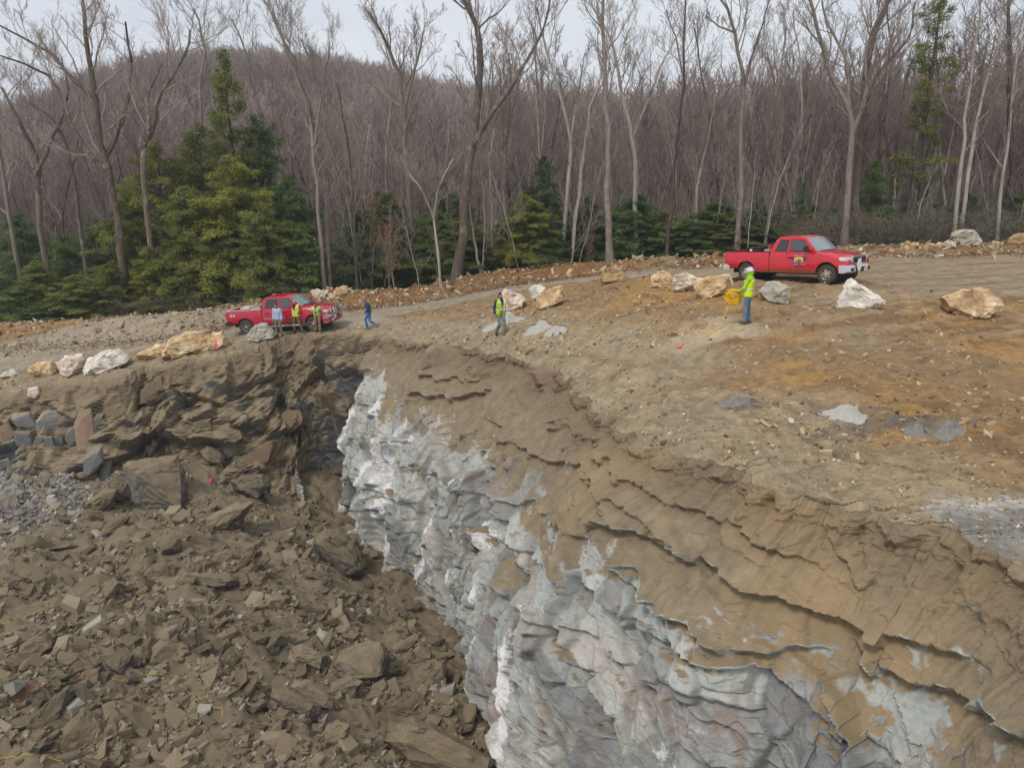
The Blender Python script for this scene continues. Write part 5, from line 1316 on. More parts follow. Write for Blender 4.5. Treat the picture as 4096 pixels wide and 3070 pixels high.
for k in range(5):
    Y = 128 + 6 * k; x_ = [-70, -30, 20, 60, 85][k]
    o = bpy.data.objects.new('forest_tree', FARM[k]); C.objects.link(o); o.location = (x_, Y, gz(x_, Y) - .1)
    tag(o, 'bare grey brown tree low on the wooded hillside', 'tree', 'bare trees at the foot of the hillside'); FOBJ.append(o)
# the far wood on the hill, one mass
NF = 11500
rr_ = 84 + (455 - 84) * rs.rand(NF) ** .74; aa = rs.uniform(-.86, .86, NF); fx = rr_ * np.sin(aa * .86); fy = rr_ * np.cos(aa * .86)
fzv = ground_h(fx, fy)
me = bpy.data.meshes.new('far_wood'); me.vertices.add(NF); me.vertices.foreach_set('co', np.stack([fx, fy, fzv], 1).astype(np.float32).ravel())
attr(me, 'sc', rs.uniform(.72, 1.15, NF) * np.interp(rr_, [105, 450], [1.0, .85])); attr(me, 'rz', rs.uniform(0, 6.28, NF))
a_ = me.attributes.new('kind_id', 'INT', 'POINT'); a_.data.foreach_set('value', rs.randint(0, 5, NF).astype(np.int32))
fo = link('far_wood', me)
ng = bpy.data.node_groups.new('far_wood', 'GeometryNodeTree')
ng.interface.new_socket('Geometry', in_out='INPUT', socket_type='NodeSocketGeometry'); ng.interface.new_socket('Geometry', in_out='OUTPUT', socket_type='NodeSocketGeometry')
gi = ng.nodes.new('NodeGroupInput'); go = ng.nodes.new('NodeGroupOutput'); jn = ng.nodes.new('GeometryNodeJoinGeometry')
def nattr(nm, ty):
    n = ng.nodes.new('GeometryNodeInputNamedAttribute'); n.data_type = ty; n.inputs[0].default_value = nm; return n.outputs[0]
sc_, rz_, kid = nattr('sc', 'FLOAT'), nattr('rz', 'FLOAT'), nattr('kind_id', 'INT')
cx_ = ng.nodes.new('ShaderNodeCombineXYZ'); ng.links.new(rz_, cx_.inputs[2])
for k in range(5):
    cmp_ = ng.nodes.new('FunctionNodeCompare'); cmp_.data_type = 'INT'; cmp_.operation = 'EQUAL'
    ii = [s for s in cmp_.inputs if s.enabled and s.type == 'INT']
    ng.links.new(kid, ii[0]); ii[1].default_value = k
    ip = ng.nodes.new('GeometryNodeInstanceOnPoints'); oi = ng.nodes.new('GeometryNodeObjectInfo'); oi.inputs['Object'].default_value = FOBJ[k]; oi.inputs['As Instance'].default_value = True
    ng.links.new(gi.outputs[0], ip.inputs['Points']); ng.links.new(cmp_.outputs[0], ip.inputs['Selection']); ng.links.new(oi.outputs['Geometry'], ip.inputs['Instance'])
    ng.links.new(cx_.outputs[0], ip.inputs['Rotation']); ng.links.new(sc_, ip.inputs['Scale']); ng.links.new(ip.outputs[0], jn.inputs[0])
ng.links.new(jn.outputs[0], go.inputs[0])
md = fo.modifiers.new('far_wood', 'NODES'); md.node_group = ng
tag(fo, 'leafless brown purple woods covering the hill behind', 'woods', kind='stuff')
# ---- hemlocks
def hemlock(h, w, seed, dens=1.0, low=.04, droop=.35, sparse=0.0, leaf=.09):
    rs = np.random.RandomState(seed)
    n = 9; p = [np.zeros(3)]
    for _ in range(n): p.append(p[-1] + np.array([rs.normal() * .02 * h / 8, rs.normal() * .02 * h / 8, h / n]))
    tp = np.array(p); tr = np.linspace(h * .014 + .03, .012, n + 1)
    V_, F_ = tubes([tp], [tr], 7)
    B, BR = [], []
    nb = int(h * 15 * dens)
    for j in range(nb):
        t = low + (1 - low) * (j + rs.rand()) / nb
        if rs.rand() < sparse * (1 - t * .3): continue
        z_ = t * h; prof_ = (1 - t) ** .62 * (0.6 + .4 * min(1, t * 5)) + .03
        ln = w * prof_ * rs.uniform(.35, 1.25); a = rs.uniform(0, 6.28)
        d = np.array([math.cos(a), math.sin(a), rs.uniform(-.1, .7) + .4 * t]); q = [np.array([np.interp(z_, tp[:, 2], tp[:, 0]), np.interp(z_, tp[:, 2], tp[:, 1]), z_])]
        for s_ in range(4):
            d = unit(d + np.array([0, 0, -droop * .38]) + rs.normal(size=3) * .14); q.append(q[-1] + d * ln / 4)
        B.append(q); BR.append(np.linspace(.018 + .006 * ln, .006, 5))
    B = np.array(B); bv, bf = tubes(B, BR, 3)
    # leaf sprays: flat fans of small faces along each branch
    seglen = np.linalg.norm(B[:, -1] - B[:, 0], axis=1)
    ns = np.maximum(6, (seglen * 34 * dens).astype(int)); bi = np.repeat(np.arange(len(B)), ns); m = len(bi)
    t = .12 + .88 * rs.rand(m) ** .8; f = t * 4; i0 = np.minimum(f.astype(int), 3); fr = (f - i0)[:, None]
    c = B[bi, i0] * (1 - fr) + B[bi, i0 + 1] * fr
    dirb = B[bi, i0 + 1] - B[bi, i0]; dirb /= np.linalg.norm(dirb, axis=1)[:, None]
    side = np.cross(dirb, np.array([0, 0, 1.])); side /= np.linalg.norm(side, axis=1)[:, None] + 1e-9
    sg = rs.choice([-1, 1], m)[:, None]; wl_ = (seglen[bi] * .24 * (1.1 - t) + .08)[:, None]
    L_, Fq = [], []
    K = 5
    o_ = rs.rand(m, K)
    for k in range(K):
        a0 = c + (side * sg * (.15 + .85 * o_[:, k:k + 1]) * wl_ + dirb * o_[:, k:k + 1] * wl_ * .6) + rs.normal(size=(m, 3)) * np.array([.07, .07, .10]) + np.array([0, 0, -.16]) * o_[:, k:k + 1]
        ld = side * sg * rs.uniform(.2, 1, (m, 1)) + dirb * rs.uniform(.2, 1, (m, 1)) + rs.normal(size=(m, 3)) * .45 + np.array([0, 0, -.35]); ld /= np.linalg.norm(ld, axis=1)[:, None]
        wd = np.cross(ld, np.array([0, 0, 1.]) + rs.normal(size=(m, 3)) * .8); wd /= np.linalg.norm(wd, axis=1)[:, None] + 1e-9
        s_ = leaf * rs.uniform(.6, 1.3, (m, 1))
        L_.append(np.stack([a0 - wd * s_ * .28, a0 + wd * s_ * .28, a0 + ld * s_ * 1.5 + wd * s_ * .12, a0 + ld * s_ * 1.5 - wd * s_ * .12], 1))
    L_ = np.stack(L_, 1).reshape(-1, 3); nl_ = len(L_) // 4
    Fl = np.arange(nl_ * 4).reshape(-1, 4)
    tone = np.repeat(np.clip(.5 + .28 * noise(L_[::4] * .9 + seed) + .22 * rs.normal(size=nl_) * .6 , 0, 1), 4)
    return (np.vstack([V_, bv]), np.vstack([F_, bf + len(V_)])), (L_, Fl, tone)
def leafm(name, cd, cm, cl, var=.12):
    t = NT(name, .75, .2); a = t.att('tone')
    col = t.ramp(a, [(.15, cd), (.5, cm), (.85, cl)]); col = t.vary(col, t.rnd(), var)
    m = t.col(col)
    t.b.inputs['Subsurface Weight'].default_value = 0
    tr = t.n.new('ShaderNodeBsdfTranslucent'); t.l.new(col, tr.inputs[0]); mx = t.n.new('ShaderNodeMixShader'); mx.inputs[0].default_value = .4
    out = t.n['Material Output']; t.l.new(t.b.outputs[0], mx.inputs[1]); t.l.new(tr.outputs[0], mx.inputs[2]); t.l.new(mx.outputs[0], out.inputs[0])
    return m
HMAT = [leafm('hemlock_needles', srgb(86, 98, 50), srgb(126, 134, 70), srgb(160, 162, 92)), leafm('dark_hemlock_needles', srgb(72, 96, 58), srgb(106, 127, 74), srgb(138, 155, 94)), leafm('yellow_hemlock_needles', srgb(98, 104, 50), srgb(142, 144, 68), srgb(172, 170, 92))]
HV = []
for k, (w_, d_, lo, dr_, spz) in enumerate([(3.3, 1.15, .03, .5, .12), (3.0, 1.1, .05, .42, .2), (3.6, 1.0, .02, .6, .18), (2.3, 1.0, .08, .35, .35), (3.2, 1.2, .03, .5, .1)]):
    (tv, tf), (lv, lf, tone) = hemlock(10.0, w_, 40 + k, d_, lo, dr_, spz)
    HV.append((mk_mesh('trunk', tv, tf, [BK['dark']]), [None] * 3, (lv, lf, tone)))
def hem(dx, dtop, Y, wid=1.0, var=0, mt=0, label=None, group=None, lean=0):
    if dx > 700: Y = 50.5 + (Y - 50) * .38; wid *= 1.35; dtop += 12
    px = dx; p = mat_pt(px, dtop, Y); g = gz(p[0], Y); h = p[2] - g
    tm, ms, (lv, lf, tone) = HV[var]
    if ms[mt] is None:
        m = mk_mesh('foliage', lv, lf, [HMAT[mt]], smooth=False); attr(m, 'tone', tone); ms[mt] = m
    e = empty('hemlock_tree', (p[0], Y, g - .1), rz=(dx * 7.3) % 6.28)
    s_ = h / 10.0; sx = max(s_ * wid * 1.25, .55 * wid)
    tag(e, label, 'tree', group)
    for nm_, mm in (('trunk', tm), ('foliage', ms[mt])):
        o = link(nm_, mm, e); o.scale = (sx, sx, s_)
HL = [
    (480, 105, 56, .62, 3, 0, 'tallest hemlock, its thin pointed top rising against the hill'),
    (430, 265, 54, .9, 1, 0, 'hemlock just left of the tallest one'), (335, 300, 53, 1, 2, 2, 'yellowish hemlock left of the group around the tallest one'),
    (555, 245, 57, .9, 1, 1, 'dark green hemlock just right of the tallest one'), (620, 370, 52, 1.0, 0, 1, 'dark hemlock at the right end of the big left group'),
    (500, 330, 51, 1.1, 0, 2, 'broad yellow green hemlock in front of the tallest one'), (395, 400, 50, 1.1, 4, 0, 'full green hemlock in front of the yellowish one'),
    (560, 430, 49, 1.2, 2, 0, 'broad low hemlock behind the bed of the left pickup'), (650, 480, 50, 1.0, 4, 1, 'short dark hemlock left of the slim pale pair of trunks'),
    (265, 410, 52, 1.1, 0, 0, 'hemlock below the wide crowned oak'), (200, 470, 54, 1.2, 4, 1, 'dark rounded hemlock between the oaks at left'),
    (130, 500, 53, 1.3, 2, 1, 'dark broad hemlock under the forked oak at the left edge'), (35, 455, 55, 1.3, 0, 1, 'tall dark hemlock at the left edge'),
    (75, 560, 49, 1.5, 4, 0, 'low green hemlock near the left edge, behind the bank'), (5, 590, 48, 1.5, 2, 1, 'low dark hemlock cut by the left edge'),
    (165, 590, 48, 1.6, 4, 0, 'low spreading green hemlock, second along the bank from the left'), (240, 560, 48.5, 1.4, 1, 0, 'low spreading hemlock, third along the bank from the left'),
    (320, 530, 49, 1.3, 4, 2, 'yellow green low hemlock behind the bank, left of centre of the big group'), (430, 560, 48.5, 1.3, 2, 0, 'low hemlock on the bank left of the left pickup'),
    (490, 520, 49, 1.1, 0, 1, 'dark hemlock above the tailgate of the left pickup'), (610, 540, 49, 1.0, 4, 0, 'low hemlock above the cab of the left pickup'),
    (120, 640, 47.5, 1.6, 0, 1, 'lowest dark hemlock hugging the bank at left'),
    (765, 430, 64, .9, 1, 1, 'dark hemlock behind the thin dark trunk'), (830, 400, 66, .9, 0, 1, 'dark hemlock behind the brown leaved beeches'), (800, 500, 60, .9, 4, 1, 'small dark hemlock beside the brown leaved beeches'),
    (960, 380, 70, .9, 1, 1, 'dark hemlock far behind the small young tree'), (925, 480, 62, .9, 4, 1, 'dark low hemlock left of the centre oak'), (985, 470, 62, .9, 2, 1, 'dark low hemlock directly behind the centre oak'),
    (1090, 450, 60, .8, 4, 0, 'green hemlock behind the slender trunks right of the oak'), (1140, 405, 57, .95, 0, 2, 'yellow green hemlock standing in the open middle of the forest edge'),
    (1195, 480, 60, .9, 1, 1, 'dark hemlock among the wavy pale trunks'), (1180, 320, 68, .8, 3, 1, 'tall thin dark hemlock behind the yellow green one'),
    (1270, 410, 66, .9, 1, 1, 'dark hemlock left of the tall straight trunk'), (1340, 430, 70, .9, 4, 1, 'dark hemlock right of the tall straight trunk'), (1420, 490, 62, .9, 2, 1, 'low dark hemlock left of the dark thin tree'),
    (1480, 460, 66, .9, 1, 1, 'dark hemlock right of the dark thin tree'), (1565, 455, 66, .9, 0, 1, 'dark hemlock left of the high forking grey tree'), (1625, 440, 68, 1, 4, 1, 'hemlock behind the bed of the right pickup'),
    (1660, 500, 60, 1, 2, 1, 'low hemlock just above the right pickup bed'), (1740, 380, 66, .7, 3, 1, 'slim hemlock with narrow top above the right pickup cab'), (1790, 450, 64, 1, 4, 1, 'low hemlock left of the big double tree'),
    (1890, 330, 60, .9, 3, 1, 'hemlock right of the big double tree'), (1905, 450, 58, 1.1, 4, 1, 'low wide hemlock below the sparse tall conifer'), (2005, 420, 62, 1.1, 1, 1, 'hemlock left of the pale leaning pair'),
    (2095, 400, 66, 1, 0, 1, 'hemlock behind the pale leaning pair'), (2150, 450, 62, 1.1, 2, 1, 'hemlock behind the big rounded grey boulder'), (2205, 400, 62, 1, 4, 1, 'hemlock at the right edge of the picture'),
    (1535, 505, 60, 1, 4, 1, 'low hemlock left of the right pickup tailgate'),
]
for (dx, dt, Y, wd_, v_, mt, lab) in HL: hem(dx, dt, Y, wd_, v_, mt, lab, 'hemlocks along the forest edge')
rs = np.random.RandomState(123)
for i in range(46):
    dx = rs.uniform(715, 2215); dt = rs.uniform(395, 505) - (40 if 1050 < dx < 1300 else 0); v_ = [1, 4, 2, 0][i % 4]
    Y_ = rs.uniform(57, 76); hem(dx, dt, Y_, rs.uniform(1.0, 1.5), v_, [1, 1, 0][i % 3], 'dark low hemlock in the shade between the bare trunks', 'understory hemlocks between the trunks')
# the sparse tall conifer
(tv, tf), (lv, lf, tone) = hemlock(20.0, 3.0, 77, .46, .24, .2, .4, .13)
p = mat_pt(1958, 515, 55); e = empty('conifer_tree', (p[0], 55, gz(p[0], 55) - .1)); tag(e, 'sparse tall conifer with thin green branches reaching the top of the picture', 'tree')
link('trunk', mk_mesh('trunk', tv, tf, [BK['dark']]), e); m = mk_mesh('foliage', lv, lf, [HMAT[0]], smooth=False); attr(m, 'tone', tone); link('foliage', m, e)
# young beeches keeping their brown leaves
BL_ = leafm('dry_beech_leaves', srgb(150, 96, 56), srgb(186, 128, 82), srgb(206, 158, 112))
for i, (dx, dt, Y, lab) in enumerate([(795, 455, 53, 'young beech with orange brown dead leaves left of the grey tall trunk'), (835, 500, 51.5, 'smaller young beech with dead leaves nearest the bank'), (1275, 520, 54, 'tiny beech with dead leaves near the foot of the tall straight trunk')]):
    p = mat_pt(dx, dt, Y); g = gz(p[0], Y); h = p[2] - g; rs = np.random.RandomState(60 + i)
    (tv, tf), (bv, bf) = bare_tree(rand_stem(h, .04, rs, .05, False), 70 + i, limbs=12, dens=.7, twig=.006, limb_start=.15, levels=3)
    e = empty('beech_tree', (p[0], Y, g)); tag(e, lab, 'tree', 'young beeches with dead leaves')
    link('trunk', mk_mesh('trunk', tv, tf, [BK['grey']]), e); link('branches', mk_mesh('branches', bv, bf, [TWIG]), e)
    c = bv[rs.randint(0, len(bv), int(500 * h / 4))]; a = unit(np.ones(3)); u_ = rs.normal(size=c.shape); u_ /= np.linalg.norm(u_, axis=1)[:, None]; w_ = np.cross(u_, rs.normal(size=c.shape)); w_ /= np.linalg.norm(w_, axis=1)[:, None]
    lv = np.stack([c, c + u_ * .05 + w_ * .03, c + u_ * .1, c + u_ * .05 - w_ * .03], 1).reshape(-1, 3)
    m = mk_mesh('leaves', lv, np.arange(len(lv)).reshape(-1, 4), [BL_], smooth=False); attr(m, 'tone', np.repeat(rs.rand(len(c)), 4)); link('leaves', m, e)
# brush: twiggy undergrowth, nobody could count it
rs = np.random.RandomState(88)
def brush_patch(xs, ys, n, h, leafy):
    B = []
    for i in range(n):
        x_ = rs.uniform(*xs); y_ = rs.uniform(*ys); px_ = x_ * y_
        base = np.array([px_, y_, 0]);
        for _ in range(5):
            d = unit(np.array([rs.normal() * .45, rs.normal() * .45, 1])); q = [base]
            for _ in range(4): d = unit(d + rs.normal(size=3) * .25); q.append(q[-1] + d * h * rs.uniform(.15, .32))
            B.append(q)
    B = np.array(B); zz = ground_h(B[:, 0, 0], B[:, 0, 1]); B[:, :, 2] += zz[:, None]
    return B
Bp = np.vstack([brush_patch((.38, .8), (50, 58), 620, 2.6, 1), brush_patch((.0, .45), (57, 68), 360, 2.0, 0), brush_patch((-.35, .0), (56, 66), 260, 1.8, 0), brush_patch((-.75, -.3), (47.5, 56), 260, 1.6, 0), brush_patch((-.3, .7), (62, 95), 1000, 3.0, 0)])
v1, f1_ = tubes(Bp, np.tile(np.linspace(.014, .006, 5), (len(Bp), 1)), 3)
tip = Bp[:, 1:].reshape(-1, 3); T2 = np.repeat(tip, 3, 0); T2e = T2 + rs.normal(size=T2.shape) * np.array([.28, .28, .18]) + np.array([0, 0, .12])
v2, f2_ = tubes(np.stack([T2, (T2 + T2e) / 2 + rs.normal(size=T2.shape) * .03, T2e], 1), np.tile([.008, .006, .005], (len(T2), 1)), 3)
tag(link('brush', mk_mesh('brush', np.vstack([v1, v2]), np.vstack([f1_, f2_ + len(v1)]), [TWIG], smooth=False)), 'leafless twiggy undergrowth at the forest edge', 'brush', kind='stuff')
k = (T2e[:, 0] / T2e[:, 1] > .36) & (T2e[:, 1] < 60); c = np.repeat(T2e[k], 5, 0) + rs.normal(size=(k.sum() * 5, 3)) * .12
u_ = rs.normal(size=c.shape); u_ /= np.linalg.norm(u_, axis=1)[:, None]; w_ = np.cross(u_, rs.normal(size=c.shape)); w_ /= np.linalg.norm(w_, axis=1)[:, None]
lv = np.stack([c, c + u_ * .045 + w_ * .02, c + u_ * .1, c + u_ * .045 - w_ * .02], 1).reshape(-1, 3)
m = mk_mesh('brush_leaves', lv, np.arange(len(lv)).reshape(-1, 4), [leafm('laurel_leaves', srgb(66, 74, 50), srgb(98, 100, 72), srgb(130, 122, 92))], smooth=False); attr(m, 'tone', np.repeat(rs.rand(len(c)), 4))
tag(link('leafy_brush', m), 'dull green leafy undergrowth behind the stones at the right', 'brush', kind='stuff')
# dead leaves along the bank and forest floor
def leaf_litter(n, seed, fn):
    r2 = np.random.RandomState(seed); xy = fn(n, r2); z_ = ground_h(xy[:, 0], xy[:, 1]) + .02; c = np.stack([xy[:, 0], xy[:, 1], z_], 1)
    u_ = r2.normal(size=c.shape) * np.array([1, 1, .35]); u_ /= np.linalg.norm(u_, axis=1)[:, None]; w_ = np.cross(u_, np.array([0, 0, 1.]) + r2.normal(size=c.shape) * .3); w_ /= np.linalg.norm(w_, axis=1)[:, None]
    s_ = .07
    lv = np.stack([c - u_ * s_, c + w_ * s_ * .6, c + u_ * s_, c - w_ * s_ * .6], 1).reshape(-1, 3); return lv, np.repeat(r2.rand(len(c)), 4)
def pl_leaf(n, r2):
    i = r2.randint(0, len(bank) - 1, n); t = r2.rand(n); a = bank[i, :2] * (1 - t[:, None]) + bank[i + 1, :2] * t[:, None]
    far = r2.rand(n); off = np.where(far < .35, r2.normal(size=n) * .4 - 2.4, 1.0 + far * 9)
    return a + np.stack([off * -.1, off], 1)
lv, tn = leaf_litter(26000, 5, pl_leaf)
m = mk_mesh('leaf_litter', lv, np.arange(len(lv)).reshape(-1, 4), [leafm('leaf_litter', srgb(104, 76, 58), srgb(146, 112, 86), srgb(186, 156, 128))], smooth=False); attr(m, 'tone', tn)
tag(link('leaf_litter', m), 'dry brown leaves lying along the bank and under the trees', 'leaves', kind='stuff')
# ================================================================== pickups
def bake(o, name=None):
    dg = bpy.context.evaluated_depsgraph_get(); dg.update()
    ev = o.evaluated_get(dg); m = bpy.data.meshes.new_from_object(ev)
    o.modifiers.clear(); old = o.data; o.data = m; m.name = name or o.name
    if old.users == 0: bpy.data.meshes.remove(old)
    return o
def bm_obj(name, bm, mat, parent=None, smooth=None, bevel=0, seg=2):
    bmesh.ops.recalc_face_normals(bm, faces=bm.faces)
    if bevel: bmesh.ops.bevel(bm, geom=[e for e in bm.edges if len(e.link_faces) == 2 and e.calc_face_angle(0) > .35], offset=bevel, segments=seg, affect='EDGES', clamp_overlap=True)
    m = bpy.data.meshes.new(name); bm.to_mesh(m); bm.free()
    m.materials.append(mat)
    if smooth: hard_smooth(m, smooth)
    return link(name, m, parent)
def b_box(bm, x0, x1, y0, y1, z0, z1):
    v = [bm.verts.new(p) for p in ((x0, y0, z0), (x1, y0, z0), (x1, y1, z0), (x0, y1, z0), (x0, y0, z1), (x1, y0, z1), (x1, y1, z1), (x0, y1, z1))]
    for f in ((0, 3, 2, 1), (4, 5, 6, 7), (0, 1, 5, 4), (1, 2, 6, 5), (2, 3, 7, 6), (3, 0, 4, 7)): bm.faces.new([v[i] for i in f])
    return v
def b_prism(bm, poly, y0, y1):
    """outline in x,z extruded in y; y0 / y1 may be functions of (x, z)"""
    f0 = y0 if callable(y0) else (lambda x, z: y0); f1 = y1 if callable(y1) else (lambda x, z: y1)
    a = [bm.verts.new((x, f0(x, z), z)) for x, z in poly]; b = [bm.verts.new((x, f1(x, z), z)) for x, z in poly]
    n = len(poly); bm.faces.new(a); bm.faces.new(b[::-1])
    for i in range(n): bm.faces.new((a[i], b[i], b[(i + 1) % n], a[(i + 1) % n]))
def b_cyl(bm, c, axis, r, h, n=32, r2=None):
    r2 = r if r2 is None else r2; axis = np.array(axis, float); axis /= np.linalg.norm(axis)
    u_ = np.cross(axis, [0, 0, 1.] if abs(axis[2]) < .9 else [1., 0, 0]); u_ /= np.linalg.norm(u_); w_ = np.cross(axis, u_)
    A, B = [], []
    for k in range(n):
        t = 2 * math.pi * k / n; d = u_ * math.cos(t) + w_ * math.sin(t)
        A.append(bm.verts.new(c + d * r - axis * h / 2)); B.append(bm.verts.new(c + d * r2 + axis * h / 2))
    bm.faces.new(A[::-1]); bm.faces.new(B)
    for k in range(n): bm.faces.new((A[k], A[(k + 1) % n], B[(k + 1) % n], B[k]))
def lathe(bm, prof, c, n=40):
    """profile (y, r) about the y axis at c"""
    rings = []
    for y_, r in prof:
        rings.append([bm.verts.new((c[0] + r * math.cos(2 * math.pi * k / n), c[1] + y_, c[2] + r * math.sin(2 * math.pi * k / n))) for k in range(n)])
    for a, b in zip(rings[:-1], rings[1:]):
        for k in range(n): bm.faces.new((a[k], a[(k + 1) % n], b[(k + 1) % n], b[k]))
def paint(name, c, c2):
    t = NT(name, .28, .5); n = t.noise(3, 5, .6)
    geo = t.n.new('ShaderNodeSeparateXYZ'); t.l.new(t.vec, geo.inputs[0])
    mud = t.step(t.math('ADD', geo.outputs[2], t.math('MULTIPLY', n, .5)), .98, .66)      # road dirt thrown up low on the sides
    col = t.mix(t.math('MULTIPLY', mud, .8), t.vary(c, n, .12), c2)
    r = t.math('ADD', t.math('MULTIPLY', mud, .5), .24); t.l.new(r, t.b.inputs['Roughness'])
    t.b.inputs['Coat Weight'].default_value = .5; t.b.inputs['Coat Roughness'].default_value = .08
    return t.col(col)
RED = paint('red_paint', srgb(196, 20, 38), srgb(128, 84, 66)); RED2 = paint('crimson_paint', srgb(176, 22, 52), srgb(130, 80, 72))
GLASS = plain('window_glass', srgb(58, 68, 72), .04, spec=.9, vary=.05); TINT = plain('tinted_glass', srgb(34, 38, 44), .05, spec=.8, vary=.05)
WGL = plain('windscreen_glass', srgb(120, 136, 138), .03, spec=1.0, vary=.2, sc=2)
BLK = plain('black_plastic', srgb(34, 34, 36), .5, spec=.4); RUB = plain('tyre_rubber', srgb(70, 66, 60), .85, spec=.2, vary=.18, sc=9)
CHR = plain('chrome', srgb(205, 205, 205), .18, 1.0); ALU = plain('alloy_rim', srgb(190, 184, 172), .35, .7); LAMP = plain('headlamp_glass', srgb(215, 220, 222), .1, .2, .9)
TAIL = plain('tail_lamp_red', srgb(190, 20, 24), .15, spec=.8); AMB = plain('amber_lamp', srgb(226, 120, 30), .2); WHT = plain('white_enamel', srgb(222, 220, 212), .5); DARK = plain('underbody_dark', srgb(30, 29, 28), .9)
def text_mesh(name, s_, size, mat, parent, M, ext=.002, align='CENTER', shear=0, sx=1.0):
    cu = bpy.data.curves.new(name, 'FONT'); cu.body = s_; cu.size = size; cu.align_x = align; cu.align_y = 'CENTER'; cu.extrude = ext; cu.shear = shear; cu.resolution_u = 3
    t = bpy.data.objects.new(name, cu); C.objects.link(t)
    dg = bpy.context.evaluated_depsgraph_get(); dg.update()
    m = bpy.data.meshes.new_from_object(t.evaluated_get(dg)); bpy.data.objects.remove(t); bpy.data.curves.remove(cu)
    m.materials.clear(); m.materials.append(mat)
    m.transform(M @ Matrix.Diagonal((sx, 1, 1, 1))); o = link(name, m, parent); return o
def side_M(x, y, z, side):
    """matrix that lays text on the vehicle's right (-y) or left (+y) flank"""
    if side < 0: rot = Matrix(((1, 0, 0), (0, 0, -1), (0, 1, 0))).to_4x4()
    else: rot = Matrix(((-1, 0, 0), (0, 0, 1), (0, 1, 0))).to_4x4()
    return Matrix.Translation((x, y, z)) @ rot
def pickup(loc, heading, pitch, P_, label, mat, roll=0.0):
    """P_: dimensions. local x forward, y left, z up, origin on the ground between the axles"""
    e = empty('pickup_truck', loc); e.rotation_mode = 'XYZ'
    e.matrix_world = Matrix.Translation(loc) @ Matrix.Rotation(heading, 4, 'Z') @ Matrix.Rotation(-pitch, 4, 'Y') @ Matrix.Rotation(roll, 4, 'X')
    tag(e, label, 'pickup truck', 'red pickup trucks on the site')
    wb, W, rw = P_['wb'] / 2, P_['w'] / 2, P_['rw']; xf, xr = P_['front'], P_['rear']; zr = P_['rail']; zh = P_['hood']; zb = P_['rocker']
    cabr, cowl = P_['cab_rear'], P_['cowl']
    st = np.array(sorted(set(list(np.linspace(xr, cabr, 12)) + list(np.linspace(cabr, cowl, 12)) + list(np.linspace(cowl, xf, 14)))))
    bm = bmesh.new(); rings = []
    for x_ in st:
        t = (x_ - cowl) / (xf - cowl)
        fr = max(0, t); w_ = W * (1 - .10 * fr ** 3) + .025 * (math.exp(-((x_ - wb) / .42) ** 2) + math.exp(-((x_ + wb) / .42) ** 2))
        if x_ < xr + .25: w_ *= 1 - .03 * ((xr + .25 - x_) / .25) ** 2
        zs = zr if x_ < cowl else zr - (zr - zh + .10) * (fr ** 1.5) * .95 - .02
        zt = zr if x_ < cowl else P_['hood_back'] - (P_['hood_back'] - zh) * fr ** 1.8
        if fr > .93: zs -= .05 * (fr - .93) / .07; zt -= .10 * (fr - .93) / .07
        z0 = zb + (.10 if x_ > wb + .2 else 0) + (.16 if x_ < -wb - .3 else 0)
        half = [(w_ * .93, z0), (w_ * .985, z0 + .10), (w_ * .995, z0 + .22), (w_, (z0 + zs) / 2), (w_ * .992, zs - .22), (w_ * .985, zs - .10), (w_ * .955, zs - .02), (w_ * .90, zs + .005 if x_ < cowl else zs + (zt - zs) * .35), (w_ * .55, zt - .015 if x_ >= cowl else zr + .004), (0, zt if x_ >= cowl else zr + .004)]
        pts = [(-y_, z_) for y_, z_ in half] + [(y_, z_) for y_, z_ in half[-2::-1]]
        rings.append([bm.verts.new((x_, y_, z_)) for y_, z_ in pts])
    n = len(rings[0])
    for a, b in zip(rings[:-1], rings[1:]):
        for k in range(n): bm.faces.new((a[k], a[(k + 1) % n], b[(k + 1) % n], b[k]))
    bm.faces.new(rings[0]); bm.faces.new(rings[-1][::-1])
    body = bm_obj('body', bm, mat, None)
    cutters = []
    for sx_ in (wb, -wb):
        b = bmesh.new(); b_cyl(b, np.array([sx_, 0, rw + .04]), (0, 1, 0), rw * 1.17, W * 3, 40); cutters.append(bm_obj('cut', b, DARK))
    b = bmesh.new(); b_box(b, xr + .07, cabr - .06, -W + .13, W - .13, zr - .52, zr + .5); cutters.append(bm_obj('cut', b, DARK))
    for c_ in cutters:
        m_ = body.modifiers.new('b', 'BOOLEAN'); m_.object = c_; m_.operation = 'DIFFERENCE'; m_.solver = 'EXACT'
    bake(body, 'body')
    for c_ in cutters: bpy.data.objects.remove(c_)
    hard_smooth(body.data, 34); body.parent = e
    # inner wells and chassis
    b = bmesh.new(); b_box(b, xr + .3, xf - .45, -W * .72, W * .72, zb - .06, zb + .30)
    for sx_ in (wb, -wb): b_cyl(b, np.array([sx_, 0, rw + .04]), (0, 1, 0), rw * 1.12, W * 1.35, 24)
    bm_obj('underbody', b, DARK, e)
    b = bmesh.new(); b_box(b, xr + .09, cabr - .08, -W + .15, W - .15, zr - .54, zr - .50)
    bm_obj('bed_liner', b, BLK, e)
    b = bmesh.new()
    for s_ in (-1, 1): b_box(b, xr + .05, cabr - .03, s_ * (W - .085) - .045, s_ * (W - .085) + .045, zr + .002, zr + .022)
    b_box(b, xr + .02, xr + .08, -W + .1, W - .1, zr + .002, zr + .022)
    bm_obj('bed_rail', b, WHT if P_.get('white_rail') else BLK, e)
    # cab
    top = P_['height']; ws_t, roof_r, roof_b = P_['ws_top'], P_['roof_rear'], P_['cab_rear_top']
    side_y = lambda x_, z_: W * .955 - (z_ - zr) * .30 - .02 * max(0, x_ - 1)
